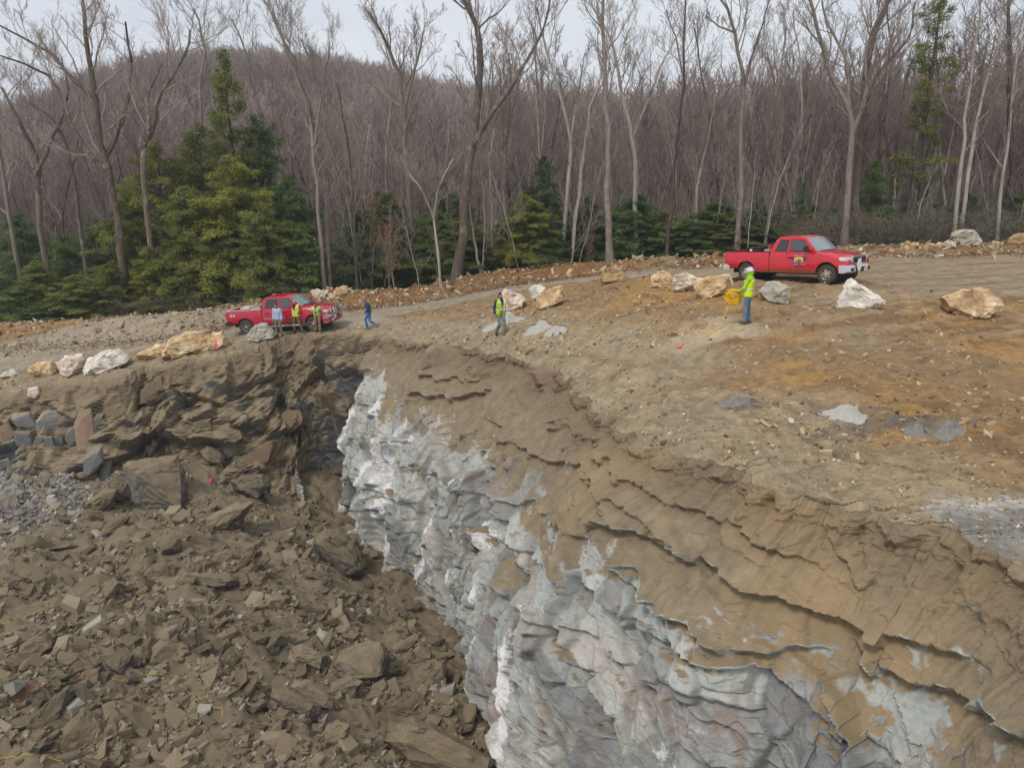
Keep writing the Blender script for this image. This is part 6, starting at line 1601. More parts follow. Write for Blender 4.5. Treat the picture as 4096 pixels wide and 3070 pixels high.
    out = [(cabr + .02, zr - .03), (cabr + .05, zr + .15), (roof_b, top - .16), (roof_b + .10, top - .05), (roof_r, top - .012), (ws_t - .25, top - .012), (ws_t, top - .06), (cowl + .12, P_['hood_back'] - .03), (cowl, zr - .03)]
    bm = bmesh.new(); cols = []
    for s_, q in ((-1, 1), (-.6, 1), (0, 1), (.6, 1), (1, 1)):
        cols.append([bm.verts.new((x_ + (.0 if abs(s_) == 1 else (.07 if x_ > .6 else -.02) * (1 - s_ * s_)), s_ * side_y(x_, z_), z_ + (.0 if z_ < zr + .1 else .045 * (1 - s_ * s_)))) for x_, z_ in out])
    for a, b_ in zip(cols[:-1], cols[1:]):
        for k in range(len(out)): bm.faces.new((a[k], a[(k + 1) % len(out)], b_[(k + 1) % len(out)], b_[k]))
    bm.faces.new(cols[0][::-1]); bm.faces.new(cols[-1])
    bm_obj('cab', bm, mat, e, 40, .025, 2)
    # side glass
    for s_ in (-1, 1):
        for poly, mt in P_['windows']:
            for grow, mm, pr, nm_ in ((.028, BLK, .012, 'window_frame'), (0, mt, .02, 'side_window')):
                cxw = sum(p[0] for p in poly) / len(poly); czw = sum(p[1] for p in poly) / len(poly)
                q = [(x_ + grow * (1 if x_ > cxw else -1), z_ + grow * (1 if z_ > czw else -1)) for x_, z_ in poly]
                b = bmesh.new(); f = lambda x_, z_, o_: s_ * (side_y(x_, z_) + o_)
                b_prism(b, q, lambda x_, z_: f(x_, z_, -.01), lambda x_, z_: f(x_, z_, pr))
                bm_obj(nm_, b, mm, e)
    # windscreen and rear window, bowed
    def screen(nm_, x0, z0, x1, z1, wy0, wy1, bow, mm, off):
        b = bmesh.new(); rows = []
        d = np.array([z1 - z0, x0 - x1]); d = d / np.linalg.norm(d)
        if off < 0: d = -d
        for o_ in (0, abs(off)):
            r_ = []
            for t in (0, .5, 1):
                x_, z_ = x0 + (x1 - x0) * t + d[0] * (o_ + .003), z0 + (z1 - z0) * t + d[1] * (o_ + .003); wy = wy0 + (wy1 - wy0) * t
                r_.append([b.verts.new((x_ + bow * (1 - s_ * s_) * (1 if off > 0 else -.3), s_ * wy, z_ + .045 * (1 - s_ * s_))) for s_ in (-1, -.6, 0, .6, 1)])
            rows.append(r_)
        for r_ in rows:
            for a, c_ in zip(r_[:-1], r_[1:]):
                for k in range(4): b.faces.new((a[k], a[k + 1], c_[k + 1], c_[k]))
        return bm_obj(nm_, b, mm, e, 60)
    hb = P_['hood_back'] - .03
    lx = lambda t: (cowl + .12) + (ws_t - cowl - .12) * t; lz = lambda t: hb + (top - .06 - hb) * t
    screen('windscreen', lx(.07), lz(.07), lx(.93), lz(.93), side_y(1.4, lz(.07)) - .10, side_y(1.2, lz(.93)) - .09, .07, WGL, .012)
    screen('rear_window', cabr + .07, zr + .18, roof_b - .01, top - .2, side_y(0, zr + .2) - .2, side_y(0, top - .2) - .16, .02, TINT, -.012)
    b = bmesh.new(); b_box(b, cowl + .02, cowl + .2, -W * .8, W * .8, hb - .005, hb + .02); bm_obj('cowl', b, BLK, e)
    for s_ in (-1, 1):
        b = bmesh.new(); a0 = np.array([cowl + .16, s_ * .55, hb + .05]); a1 = np.array([lx(.28), s_ * .02, lz(.28) + .07]); 
        b_cyl(b, (a0 + a1) / 2, a1 - a0, .012, np.linalg.norm(a1 - a0), 6); bm_obj('wiper', b, BLK, e)
    # door seams, handles, mirrors
    wf = lambda x_: W + .002
    for s_ in (-1, 1):
        for xs in P_['seams']:
            b = bmesh.new(); b_box(b, xs - .007, xs + .007, s_ * W * .97 - .02, s_ * W * .97 + .02 + s_ * (W * .03 - .013), zb + .13, zr - .03); bm_obj('door_seam', b, DARK, e)
        b = bmesh.new(); b_box(b, cabr - .016, cabr + .012, s_ * W * .97 - .03, s_ * W * .97 + .02 + s_ * (W * .03 - .012), zb + .05, zr + .0); bm_obj('body_gap', b, DARK, e)
        b = bmesh.new(); b_box(b, P_['seams'][0], P_['seams'][-1], s_ * W * .97 - .02, s_ * W * .97 + .02 + s_ * (W * .03 - .013), zb + .125, zb + .14); bm_obj('door_seam', b, DARK, e)
    for s_ in (-1, 1):
        for xs in P_['handles']:
            b = bmesh.new(); b_box(b, xs - .11, xs + .11, s_ * (W + .012) - .018, s_ * (W + .012) + .018, zr - .26, zr - .215); bm_obj('door_handle', b, BLK, e, 40, .01)
        b = bmesh.new(); mx_ = cowl - .22; b_box(b, mx_ - .07, mx_ + .07, s_ * (W + .17) - .14, s_ * (W + .17) + .10, zr + .03, zr + .25); b_box(b, mx_ - .03, mx_ + .04, s_ * (W - .02) - .06, s_ * (W + .04) + .06, zr + .05, zr + .10)
        mo = bm_obj('side_mirror', b, P_.get('mirror', BLK), e, 40, .02)
    # front: grille, lamps, bumper
    fx = xf
    b = bmesh.new(); gz0, gz1, gw = P_['grille']
    b_box(b, fx - .10, fx + .035, -gw, gw, gz0, gz1); b2 = bm_obj('grille_surround', b, CHR, e, 40, .03)
    b = bmesh.new(); b_box(b, fx + .02, fx + .042, -gw + .07, gw - .07, gz0 + .06, gz1 - .06)
    bm_obj('grille', b, BLK, e)
    nb_ = P_['bars']
    for k in range(nb_):
        b = bmesh.new(); z_ = gz0 + .06 + (gz1 - gz0 - .12) * (k + .5) / nb_; b_box(b, fx + .04, fx + .056, -gw + .07, gw - .07, z_ - .011, z_ + .011); bm_obj('grille_bar', b, P_.get('barmat', CHR), e)
    for s_ in (-1, 1):
        b = bmesh.new(); lz0, lz1, ly0, ly1, lback = P_['lamp']
        poly = [(ly0, lz0 + .02), (ly1 - .03, lz0 + .04), (ly1 + .035, lz0 + .10), (ly1 + .035, lz1), (ly0, lz1 - .03)]
        A = [b.verts.new((fx + .02 - max(0, (y_ - .55)) ** 1.3 * .30, s_ * y_, z_)) for y_, z_ in poly]; B = [b.verts.new((fx - lback, s_ * y_, z_)) for y_, z_ in poly]
        b.faces.new(A); b.faces.new(B[::-1])
        for k in range(5): b.faces.new((A[k], B[k], B[(k + 1) % 5], A[(k + 1) % 5]))
        hl = bm_obj('headlight', b, LAMP, e, 40, .012)
        if P_.get('amber'):
            b = bmesh.new(); b_box(b, fx - .12, fx - .002, s_ * (W - .08) - .1, s_ * (W - .08) + .05, lz0 - .06, lz0 + .0); bm_obj('turn_signal', b, AMB, hl, 40, .01)
        b = bmesh.new(); b_box(b, xr - .01, xr + .14, s_ * (W - .06) - .055, s_ * (W - .06) + .066, zr - .40, zr - .12); bm_obj('tail_light', b, TAIL, e, 40, .015)
    bz0, bz1 = P_['bumper']
    def bumper(nm_, x_in, x_out, z0, z1, mm, bow):
        b = bmesh.new(); ys = np.linspace(-W * .985, W * .985, 15); sec = []
        for y_ in ys:
            t = abs(y_) / W; xo = x_out - bow * t ** 3.5 * (1 if x_out > 0 else -1)
            s2 = 1 if x_out > 0 else -1
            sec.append([b.verts.new(p) for p in ((x_in - s2 * (.22 * t ** 4), y_, z0), (xo - s2 * .05, y_, z0), (xo, y_, z0 + .05), (xo, y_, z1 - .05), (xo - s2 * .04, y_, z1), (x_in - s2 * (.22 * t ** 4), y_, z1))])
        for a, c_ in zip(sec[:-1], sec[1:]):
            for k in range(6): b.faces.new((a[k], a[(k + 1) % 6], c_[(k + 1) % 6], c_[k]))
        b.faces.new(sec[0]); b.faces.new(sec[-1][::-1]); return bm_obj(nm_, b, mm, e, 40)
    bumper('front_bumper', fx - .12, fx + .13, bz0, bz1, P_.get('bmat', CHR), .17)
    if P_.get('bumper_low'):
        l0, l1, lm = P_['bumper_low']; bumper('lower_valance', fx - .14, fx + .11, l0, l1, lm, .17)
    b = bmesh.new(); b_box(b, fx + .10, fx + .14, -.42, .42, bz0 + .03, bz1 - .10); bm_obj('air_intake', b, BLK, e, 40, .01)
    for s_ in (-1, 1):
        b = bmesh.new(); b_cyl(b, np.array([fx + .112, s_ * .68, (P_.get('fogz', (bz0 + bz1) / 2 - .02))]), (1, 0, 0), .065, .04, 20); bm_obj('fog_light', b, BLK if not P_.get('fog') else LAMP, e)
    bumper('rear_bumper', xr + .05, xr - .17, .52, .74, CHR if not P_.get('dark_rear') else BLK, .10)
    # wheels
    for sx_ in (wb, -wb):
        for s_ in (-1, 1):
            yc = s_ * (W - .15); we = empty('wheel', (0, 0, 0)); we.parent = e
            b = bmesh.new(); tw = .14
            lathe(b, [(-tw, rw * .60), (-tw, rw * .90), (-tw * .85, rw * .97), (-tw * .5, rw), (tw * .5, rw), (tw * .85, rw * .97), (tw, rw * .90), (tw, rw * .60), (tw * .6, rw * .57), (-tw * .6, rw * .57), (-tw, rw * .60)], (sx_, yc, rw), 44)
            bm_obj('tyre', b, RUB, we, 35)
            b = bmesh.new(); yo = yc + s_ * .10
            lathe(b, [(-s_ * .14, rw * .575), (s_ * .02, rw * .60), (s_ * .03, rw * .57), (s_ * .0, rw * .53), (-s_ * .12, rw * .50)], (sx_, yo, rw), 36)
            ns_ = P_['spokes']
            for k in range(ns_):
                a = 2 * math.pi * k / ns_ + .3 * sx_; ca, sa = math.cos(a), math.sin(a)
                for side_off in ((-.035, .035) if ns_ == 5 else (0,)):
                    r0_, r1_ = rw * .12, rw * .55; hw_ = .026 if ns_ == 5 else .022
                    pts = [(r0_, side_off * .6 - hw_), (r1_, side_off * 1.5 - hw_), (r1_, side_off * 1.5 + hw_), (r0_, side_off * .6 + hw_)]
                    A = [b.verts.new((sx_ + r_ * ca - t_ * sa, yo + s_ * (.0 - .02 * (r_ > r0_)), rw + r_ * sa + t_ * ca)) for r_, t_ in pts]
                    B = [b.verts.new((sx_ + r_ * ca - t_ * sa, yo - s_ * .05, rw + r_ * sa + t_ * ca)) for r_, t_ in pts]
                    b.faces.new(A); b.faces.new(B[::-1])
                    for j in range(4): b.faces.new((A[j], B[j], B[(j + 1) % 4], A[(j + 1) % 4]))
            b_cyl(b, np.array([sx_, yo + s_ * .005, rw]), (0, 1, 0), rw * .17, .05, 18)
            bm_obj('rim', b, ALU, we, 35)
            b = bmesh.new(); b_cyl(b, np.array([sx_, yo - s_ * .10, rw]), (0, 1, 0), rw * .54, .03, 24); bm_obj('brake_disc', b, DARK, we)
    return e, W
def ground_frame(pf, pr, wb):
    """place between the axle contact points pf (front) and pr (rear) given as world points"""
    d = np.array(pf) - np.array(pr); hd = math.atan2(d[1], d[0]); pitch = math.atan2(d[2], np.hypot(d[0], d[1]))
    return hd, pitch
# right pickup
A = UZ(827, 284.0, -3.9); A = U(827, 284.0, 30.0)
th = -R(50); hd = np.array([math.cos(th), math.sin(th)]); side = np.array([-math.sin(th), math.cos(th)])
W_ = 2.03
fc_ = A[:2] + side * (W_ / 2 - .15); mid = fc_ - hd * 1.85
rf = fc_ - hd * 3.7
zfr, zre = (gz(*(fc_ - side * .85)) + gz(*(fc_ + side * .85))) / 2, (gz(*(rf - side * .85)) + gz(*(rf + side * .85))) / 2
pit = math.atan2(zfr - zre, 3.7)
PR = dict(wb=3.70, w=2.03, rw=.40, front=2.70, rear=-2.95, rail=1.30, hood=1.10, hood_back=1.30, rocker=.42, cab_rear=-.72, cowl=1.28, height=1.93, ws_top=.78, roof_rear=-.30, cab_rear_top=-.52,
          windows=[([(-.46, 1.36), (.04, 1.35), (.06, 1.78), (-.28, 1.78)], TINT), ([(.20, 1.35), (1.16, 1.34), (.98, 1.52), (.72, 1.76), (.22, 1.79)], GLASS)],
          seams=(.10, 1.25), handles=(.26,), grille=(.80, 1.13, .56), bars=4, barmat=BLK, lamp=(.86, 1.10, .60, .93, .35), bumper=(.46, .78), spokes=5)
TR, WT = pickup((mid[0], mid[1], (zfr + zre) / 2 - .01), th, pit, PR, 'bright red extended cab pickup with a blue and yellow emblem on its door', RED)
def disc(name, x_, y_, z_, rx, rz, mat, parent, n=32, th_=.004, shape=None):
    b = bmesh.new(); pts = shape or [(math.cos(2 * math.pi * k / n), math.sin(2 * math.pi * k / n)) for k in range(n)]
    b_prism(b, [(x_ + a * rx, z_ + c_ * rz) for a, c_ in pts], y_, y_ - th_); return bm_obj(name, b, mat, parent)
NAVY = plain('emblem_blue', srgb(44, 46, 130), .4); YEL = plain('emblem_yellow', srgb(240, 176, 40), .4); MUDB = plain('emblem_silhouette', srgb(70, 70, 66), .5)
ex, ey, ez = .66, -WT - .006, 1.02
em = disc('door_emblem', ex, ey, ez, .36, .19, NAVY, TR, shape=[(-1, 0), (-.6, .35), (-.55, .85), (0, 1), (.55, .85), (.6, .35), (1, 0), (.6, -.35), (.5, -.85), (0, -1), (-.5, -.85), (-.6, -.35)])
disc('emblem_sun', ex, ey - .005, ez - .01, .20, .10, YEL, em, shape=[(-1, -.9), (-1, .5), (-.5, .9), (.5, .9), (1, .5), (1, -.9)])
disc('emblem_skyline', ex, ey - .01, ez - .05, .16, .05, MUDB, em, shape=[(-1, -.9), (-.5, .0), (-.3, -.3), (0, 1), (.25, .0), (.5, .4), (1, -.9)])
text_mesh('lettering', 'BAYSTATE', .085, WHT, em, side_M(ex, ey - .008, ez + .125, -1)); text_mesh('lettering', 'BLASTING', .085, WHT, em, side_M(ex, ey - .008, ez - .125, -1))
b = bmesh.new(); b_box(b, ex - .36, ex + .42, ey - .001, ey + .002, ez - .255, ez - .215); pb = bm_obj('phone_strip', b, BLK, TR)
text_mesh('lettering', '413-583-4440      877-496-4440', .045, WHT, pb, side_M(ex + .03, ey - .004, ez - .235, -1))
text_mesh('lettering', 'USDOT 784677', .06, BLK, TR, side_M(ex, -WT - .004, .68, -1))
b = bmesh.new(); b_box(b, 2.70 + .138, 2.70 + .146, -.15 + .34, .15 + .34, .50, .65); pl = bm_obj('number_plate', b, WHT, TR)
Mfr = lambda x_, y_, z_: Matrix.Translation((x_, y_, z_)) @ Matrix(((0, 0, 1), (1, 0, 0), (0, 1, 0))).to_4x4()
text_mesh('lettering', 'M43 812', .08, TAIL, pl, Mfr(2.849, .34, .575))
b = bmesh.new(); z_c = .76; pts = [(-.0, -.23), (.09, -.2), (.17, -.06), (.17, .06), (.09, .2), (0, .23), (-.09, .2), (-.17, .06), (-.17, -.06), (-.09, -.2)]
Aa = [b.verts.new((2.86, -.30 + y_, z_c + z_ * 1.15)) for y_, z_ in pts]; Bb = [b.verts.new((2.875, -.30 + y_, z_c + z_ * 1.15)) for y_, z_ in pts]
b.faces.new(Aa[::-1]); b.faces.new(Bb)
for k in range(10): b.faces.new((Aa[k], Aa[(k + 1) % 10], Bb[(k + 1) % 10], Bb[k]))
bm_obj('placard_holder', b, WHT, TR)
# emblem on the grille: a ring with an inner pair of loops
def ringmesh(b, c, ry, rz, tk, n=24):
    pts = np.array([[c[0], c[1] + ry * math.cos(t), c[2] + rz * math.sin(t)] for t in np.linspace(0, 2 * math.pi, n + 1)])
    V_, F_ = tubes([pts], [np.full(n + 1, tk)], 6); vs_ = [b.verts.new(v) for v in V_]
    for f in F_: b.faces.new([vs_[i] for i in f])
b = bmesh.new(); ringmesh(b, (2.765, 0, .965), .10, .068, .010); ringmesh(b, (2.77, 0, .965), .035, .062, .008); ringmesh(b, (2.77, 0, .99), .065, .03, .008); bm_obj('grille_badge', b, CHR, TR)
# things in the bed of the right pickup
def bed_thing(name, label, cat, boxes, mats, truck, bevel=.02):
    e = empty(name, (0, 0, 0)); e.matrix_world = truck.matrix_world.copy() @ Matrix.Translation(boxes[0][6:9] if len(boxes[0]) > 6 else (0, 0, 0))
    tag(e, label, cat)
    for (nm_, bx), mm in zip(boxes[1:], mats):
        b = bmesh.new(); b_box(b, *bx); bm_obj(nm_, b, mm, e, 40, bevel)
    return e
bed_thing('tool_box', 'black tool box with a pale round sticker in the bed of the right pickup', 'tool box', [(), ('box', (-1.98, -1.22, -.84, -.30, .86, 1.42)), ('lid', (-2.0, -1.20, -.86, -.28, 1.423, 1.48)), ('sticker', (-1.78, -1.66, -.845, -.842, 1.30, 1.41))], [BLK, BLK, WHT], TR)
bed_thing('tool_box', 'second black box lying across the far side of the right pickup bed', 'tool box', [(), ('box', (-1.9, -.86, .0, .80, .86, 1.45)), ('lid', (-1.92, -.84, -.02, .82, 1.453, 1.50))], [BLK, BLK], TR)
REDM = plain('red_enamel', srgb(180, 30, 34), .4)
e = empty('fuel_pump', (0, 0, 0)); e.matrix_world = TR.matrix_world.copy(); tag(e, 'small red pump with black hose on a silver tank in the right pickup bed', 'fuel pump')
b = bmesh.new(); b_box(b, -1.12, -.82, -.80, -.35, .86, 1.40); bm_obj('tank', b, ALU, e, 40, .02)
b = bmesh.new(); b_cyl(b, np.array([-.98, -.5, 1.50]), (0, 1, 0), .08, .16, 18); b_box(b, -1.05, -.9, -.56, -.44, 1.40, 1.50); bm_obj('pump', b, REDM, e, 40)
hp = np.array([[-.9, -.55, 1.5], [-.84, -.5, 1.6], [-.95, -.4, 1.66], [-1.08, -.35, 1.6], [-1.1, -.4, 1.45], [-1.0, -.3, 1.40]]); V_, F_ = tubes([hp], [np.full(6, .022)], 8); link('hose', mk_mesh('hose', V_, F_, [BLK]), e)
# left pickup
pf_ = U(315.5, 329.6, 39.5); th2 = -R(8); hd = np.array([math.cos(th2), math.sin(th2)]); side = np.array([-math.sin(th2), math.cos(th2)])
fc_ = pf_[:2] + side * .87; mid = fc_ - hd * 1.95; rf = fc_ - hd * 3.9
zfr, zre = (gz(*(fc_ - side * .85)) + gz(*(fc_ + side * .85))) / 2, (gz(*(rf - side * .85)) + gz(*(rf + side * .85))) / 2
PL = dict(wb=3.90, w=2.0, rw=.41, front=2.86, rear=-3.0, rail=1.33, hood=1.16, hood_back=1.36, rocker=.46, cab_rear=-.92, cowl=1.22, height=1.96, ws_top=.66, roof_rear=-.55, cab_rear_top=-.82,
          windows=[([(-.70, 1.40), (.00, 1.39), (.00, 1.82), (-.58, 1.82)], TINT), ([(.16, 1.39), (1.08, 1.38), (.90, 1.56), (.64, 1.80), (.16, 1.83)], GLASS)],
          seams=(-.86, .08, 1.18), handles=(-.62, .26), grille=(.86, 1.16, .50), bars=4, barmat=ALU, lamp=(.90, 1.12, .54, .90, .35), amber=True, bumper=(.66, .84), bumper_low=(.40, .65, RED2), fogz=.55, fog=True, spokes=6, white_rail=True, dark_rear=True, mirror=RED2)
TL, WL_ = pickup((mid[0], mid[1], (zfr + zre) / 2 - .01), th2, math.atan2(zfr - zre, 3.9), PL, 'crimson crew cab pickup parked behind the group of three men at the rim', RED2)
text_mesh('lettering', '44', .26, WHT, TL, side_M(-2.66, -WL_ - .004, 1.07, -1), shear=.3, sx=1.25)
for s_ in (-1, 1):
    b = bmesh.new(); b_cyl(b, np.array([.15, s_ * (WL_ + .06), .40]), (1, 0, 0), .045, 2.3, 14); bm_obj('side_step', b, CHR, TL, 40)
for s_ in (-1, 1):
    for x0, x1 in ((-.80, .02), (.14, 1.1)): b = bmesh.new(); b_box(b, x0, x1, s_ * (WL_ + .004) - .006, s_ * (WL_ + .004) + .006, .80, .85); bm_obj('side_moulding', b, CHR, TL)
gp = np.array([[2.96, -.62, .62], [3.08, -.62, .9], [3.02, -.62, 1.2], [3.02, .62, 1.2], [3.08, .62, .9], [2.96, .62, .62]]); V_, F_ = tubes([gp, gp * [1, .55, 1]], [np.full(6, .028)] * 2, 8); link('brush_guard', mk_mesh('brush_guard', V_, F_, [CHR]), TL)
b = bmesh.new(); b_box(b, 3.005, 3.015, -.56, -.30, .60, .76); bm_obj('number_plate', b, WHT, TL)
b = bmesh.new(); b_box(b, -3.25, -3.0, -.05, .05, .42, .5); bm_obj('tow_hitch', b, DARK, TL)
bed_thing('tool_box', 'long silver grey tool box across the bed of the left pickup behind the cab', 'tool box', [(), ('box', (-1.62, -1.02, -.82, .82, 1.0, 1.44)), ('lid', (-1.64, -1.0, -.84, .84, 1.443, 1.50))], [ALU, ALU], TL)
bed_thing('cooler', 'white and blue box lying in the bed of the left pickup', 'box', [(), ('box', (-2.3, -1.8, -.6, -.1, .9, 1.36)), ('lid', (-2.32, -1.78, -.62, -.08, 1.363, 1.42))], [plain('blue_plastic', srgb(90, 130, 170), .5), WHT], TL)
# ================================================================== people
def cap(bm, a, b, ra, rb, n=14):
    a, b = np.array(a, float), np.array(b, float); d = b - a; L_ = np.linalg.norm(d)
    if L_ < 1e-5: d = np.array([0, 0, 1.]); L_ = 1e-5
    d = d / np.linalg.norm(d); u_ = np.cross(d, [0, 0, 1.] if abs(d[2]) < .9 else [1., 0, 0]); u_ /= np.linalg.norm(u_); w_ = np.cross(d, u_)
    rings = []
    for t in (-80, -50, -20): rings.append((a + d * ra * math.sin(R(t)), ra * math.cos(R(t))))
    for t in (20, 50, 80): rings.append((b + d * rb * math.sin(R(t)), rb * math.cos(R(t))))
    vs_ = [[bm.verts.new(c + (u_ * math.cos(2 * math.pi * k / n) + w_ * math.sin(2 * math.pi * k / n)) * r) for k in range(n)] for c, r in rings]
    for p, q in zip(vs_[:-1], vs_[1:]):
        for k in range(n): bm.faces.new((p[k], p[(k + 1) % n], q[(k + 1) % n], q[k]))
    bm.faces.new(vs_[0][::-1]); bm.faces.new(vs_[-1])
def ell(bm, c, r, M=None):
    g_ = bmesh.ops.create_icosphere(bm, subdivisions=3, radius=1.0)
    for v in g_['verts']:
        p = Vector((v.co[0] * r[0], v.co[1] * r[1], v.co[2] * r[2]))
        if M is not None: p = M @ p
        v.co = p + Vector(c)
def remesh(bm, name, mat, parent, vox=.009, sm_=4):
    m = bpy.data.meshes.new(name); bm.to_mesh(m); bm.free(); m.materials.append(mat)
    o = link(name, m); r = o.modifiers.new('r', 'REMESH'); r.mode = 'VOXEL'; r.voxel_size = vox; r.use_smooth_shade = True
    s_ = o.modifiers.new('s', 'SMOOTH'); s_.iterations = sm_; s_.factor = .5
    bake(o, name); o.data.materials.clear(); o.data.materials.append(mat)
    hard_smooth(o.data, 180)
    o.parent = parent; return o
SKIN = plain('skin', srgb(198, 146, 120), .55, vary=.06); SKIN2 = plain('tanned_skin', srgb(186, 120, 96), .55, vary=.06)
def cloth(name, c, c2=None, sc=9, v=.12):
    t = NT(name, .9, .15); n = t.noise(sc, 6, .6); t.bump(t.noise(14, 5, .6), .6, .02)
    col = t.vary(c, n, v)
    if c2: col = t.mix(t.step(t.noise(5, 5, .6), .48, .64), col, c2)
    return t.col(col)
def person(loc, face, label, J, g, hgt=1.78):
    """J: joints in a frame where the figure faces -y, x to its left as seen by the viewer in front; face: rotation about z"""
    e = empty('person', loc, rz=face); tag(e, label, 'person', 'men at the quarry edge')
    s = hgt / 1.78; K = {k: np.array(v, float) * s for k, v in J.items()}
    sk = g.get('skin', SKIN)
    bm = bmesh.new()
    pel, ch, nk, hd_ = K['pelvis'], K['chest'], K['neck'], K['head']
    lr = unit(K['sL'] - K['sR']); up_ = unit(ch - pel)
    fwd = unit(np.cross(lr, up_)) * 1.0
    if 'hf' in K: hf = unit(K['hf'])
    else: hf = fwd
    def torso(bm, a, deep=.0):
        for o_ in (-.085, .085):
            cap(bm, pel + lr * o_ * .8, (pel + ch) / 2 + lr * o_ * .8, .105 + a, .10 + a); cap(bm, (pel + ch) / 2 + lr * o_ * .8, ch + lr * o_, .10 + a, .115 + a)
        cap(bm, ch, nk, .11 + a, .06 + a * .5)
        cap(bm, K['sL'], K['sR'], .062 + a, .062 + a)
    torso(bm, -.012)
    cap(bm, nk - up_ * .03, hd_ - np.array([0, 0, .06]), .058, .055)
    # head: skull, jaw, nose, ears, brow
    hr = unit(np.cross(hf, [0, 0, 1.])); hu = np.cross(hr, hf)
    Mh = Matrix((hr, -hf, hu)).transposed()
    ell(bm, hd_ + hu * .02 - hf * .01, (.076, .094, .10), Mh); ell(bm, hd_ - hu * .055 + hf * .022, (.056, .066, .062), Mh)
    cap(bm, hd_ + hf * .085 + hu * .012, hd_ + hf * .108 - hu * .02, .010, .015, 8); cap(bm, hd_ + hf * .08 - hu * .055 - hr * .018, hd_ + hf * .08 - hu * .055 + hr * .018, .012, .012, 8)
    for q in (-1, 1): cap(bm, hd_ + hr * q * .078 + hu * .02, hd_ + hr * q * .078 - hu * .02, .014, .011, 8)
    for q in 'LR':
        sh, el, wr, hn = K['s' + q], K['e' + q], K['w' + q], K['h' + q]
        cap(bm, sh, el, .052, .042); cap(bm, el, wr, .042, .028)
        # palm, five fingers and a thumb on its side
        d = unit(hn - wr); n_ = unit(np.cross(d, K.get('p' + q, fwd))); pn = unit(np.cross(n_, d))
        palm0, palm1 = wr + d * .02, wr + d * .085
        for o_ in (-.024, 0, .024): cap(bm, palm0 + n_ * o_ * .7, palm1 + n_ * o_, .016, .014, 8)
        curl = g.get('curl' + q, .5)
        for i_, (o_, ln) in enumerate(zip((-.032, -.011, .011, .032), (.062, .074, .070, .054))):
            p0 = palm1 + n_ * o_; c1_ = unit(d + pn * curl * .6); p1 = p0 + c1_ * ln * .5; c2_ = unit(d + pn * curl * 1.8); p2 = p1 + c2_ * ln * .38; p3 = p2 + unit(d * (1 - curl) + pn * curl * 2) * ln * .3
            cap(bm, p0, p1, .0095, .009, 7); cap(bm, p1, p2, .009, .008, 7); cap(bm, p2, p3, .008, .007, 7)
        th_ = -n_ if q == 'L' else n_
        t0 = palm0 + th_ * .022 + d * .012; t1 = t0 + unit(th_ + d * .9) * .036; t2 = t1 + unit(th_ * .3 + d + pn * curl) * .032
        cap(bm, t0, t1, .013, .011, 7); cap(bm, t1, t2, .011, .009, 7)
        hp, kn, an, to = K['t' + q], K['k' + q], K['a' + q], K['f' + q]
        cap(bm, hp, kn, .082, .056); cap(bm, kn, an, .056, .038); cap(bm, an, to, .036, .03)
    remesh(bm, 'body', sk, e, .0075, 2)
    # trousers
    bm = bmesh.new()
    for o_ in (-.07, .07): cap(bm, pel + lr * o_ + up_ * .06, pel + lr * o_ - up_ * .02, .108, .112)
    for q in 'LR':
        hp, kn, an = K['t' + q], K['k' + q], K['a' + q]
        cap(bm, pel + (hp - pel) * .7, hp, .11, .10); cap(bm, hp, kn, .100, .078); cap(bm, kn, an + unit(kn - an) * .03, .078, .074)
        cap(bm, an + unit(kn - an) * .16, an + unit(kn - an) * .02, .07, .078)
    remesh(bm, 'trousers', g['trousers'], e, .011, 3)
    for q in 'LR':
        an, to = K['a' + q], K['f' + q]; bm = bmesh.new(); d = unit(to - an); d0 = np.array([d[0], d[1], 0]); d0 = unit(d0) if np.linalg.norm(d0) > .2 else unit(to - an)
        heel = an - d0 * .05 - np.array([0, 0, .045]); cap(bm, an + np.array([0, 0, .05]), an - np.array([0, 0, .02]), .056, .052); cap(bm, an, to, .05, .042); cap(bm, heel, to - np.array([0, 0, .004]), .040, .042); 
        remesh(bm, 'boot', g['boots'], e, .009, 2)
    # upper garment
    bm = bmesh.new(); torso(bm, .018)
    for o_ in (-.07, .07): cap(bm, pel + lr * o_ + up_ * .02, pel + lr * o_ + up_ * .12, .122, .12)
    for q in 'LR':
        sh, el, wr = K['s' + q], K['e' + q], K['w' + q]
        if g.get('short'): cap(bm, sh, sh + (el - sh) * .75, .076, .07)
        else: cap(bm, sh, el, .074, .062); cap(bm, el, wr - unit(wr - el) * .01, .060, .046)
    if g.get('hood'): cap(bm, nk - fwd * .05, nk - fwd * .07 + up_ * .06, .10, .08); cap(bm, nk + fwd * .03, nk + fwd * .05 - up_ * .03, .075, .06)
    remesh(bm, g.get('top_name', 'shirt'), g['top'], e, .010, 3)
    if g.get('hoodup'):
        bm = bmesh.new(); cap(bm, nk, hd_ - hu * .02, .092, .100); ell(bm, hd_ - hf * .03 + hu * .0, (.102, .108, .125), Mh)
        remesh(bm, 'hood', g['top'], e, .010, 3)
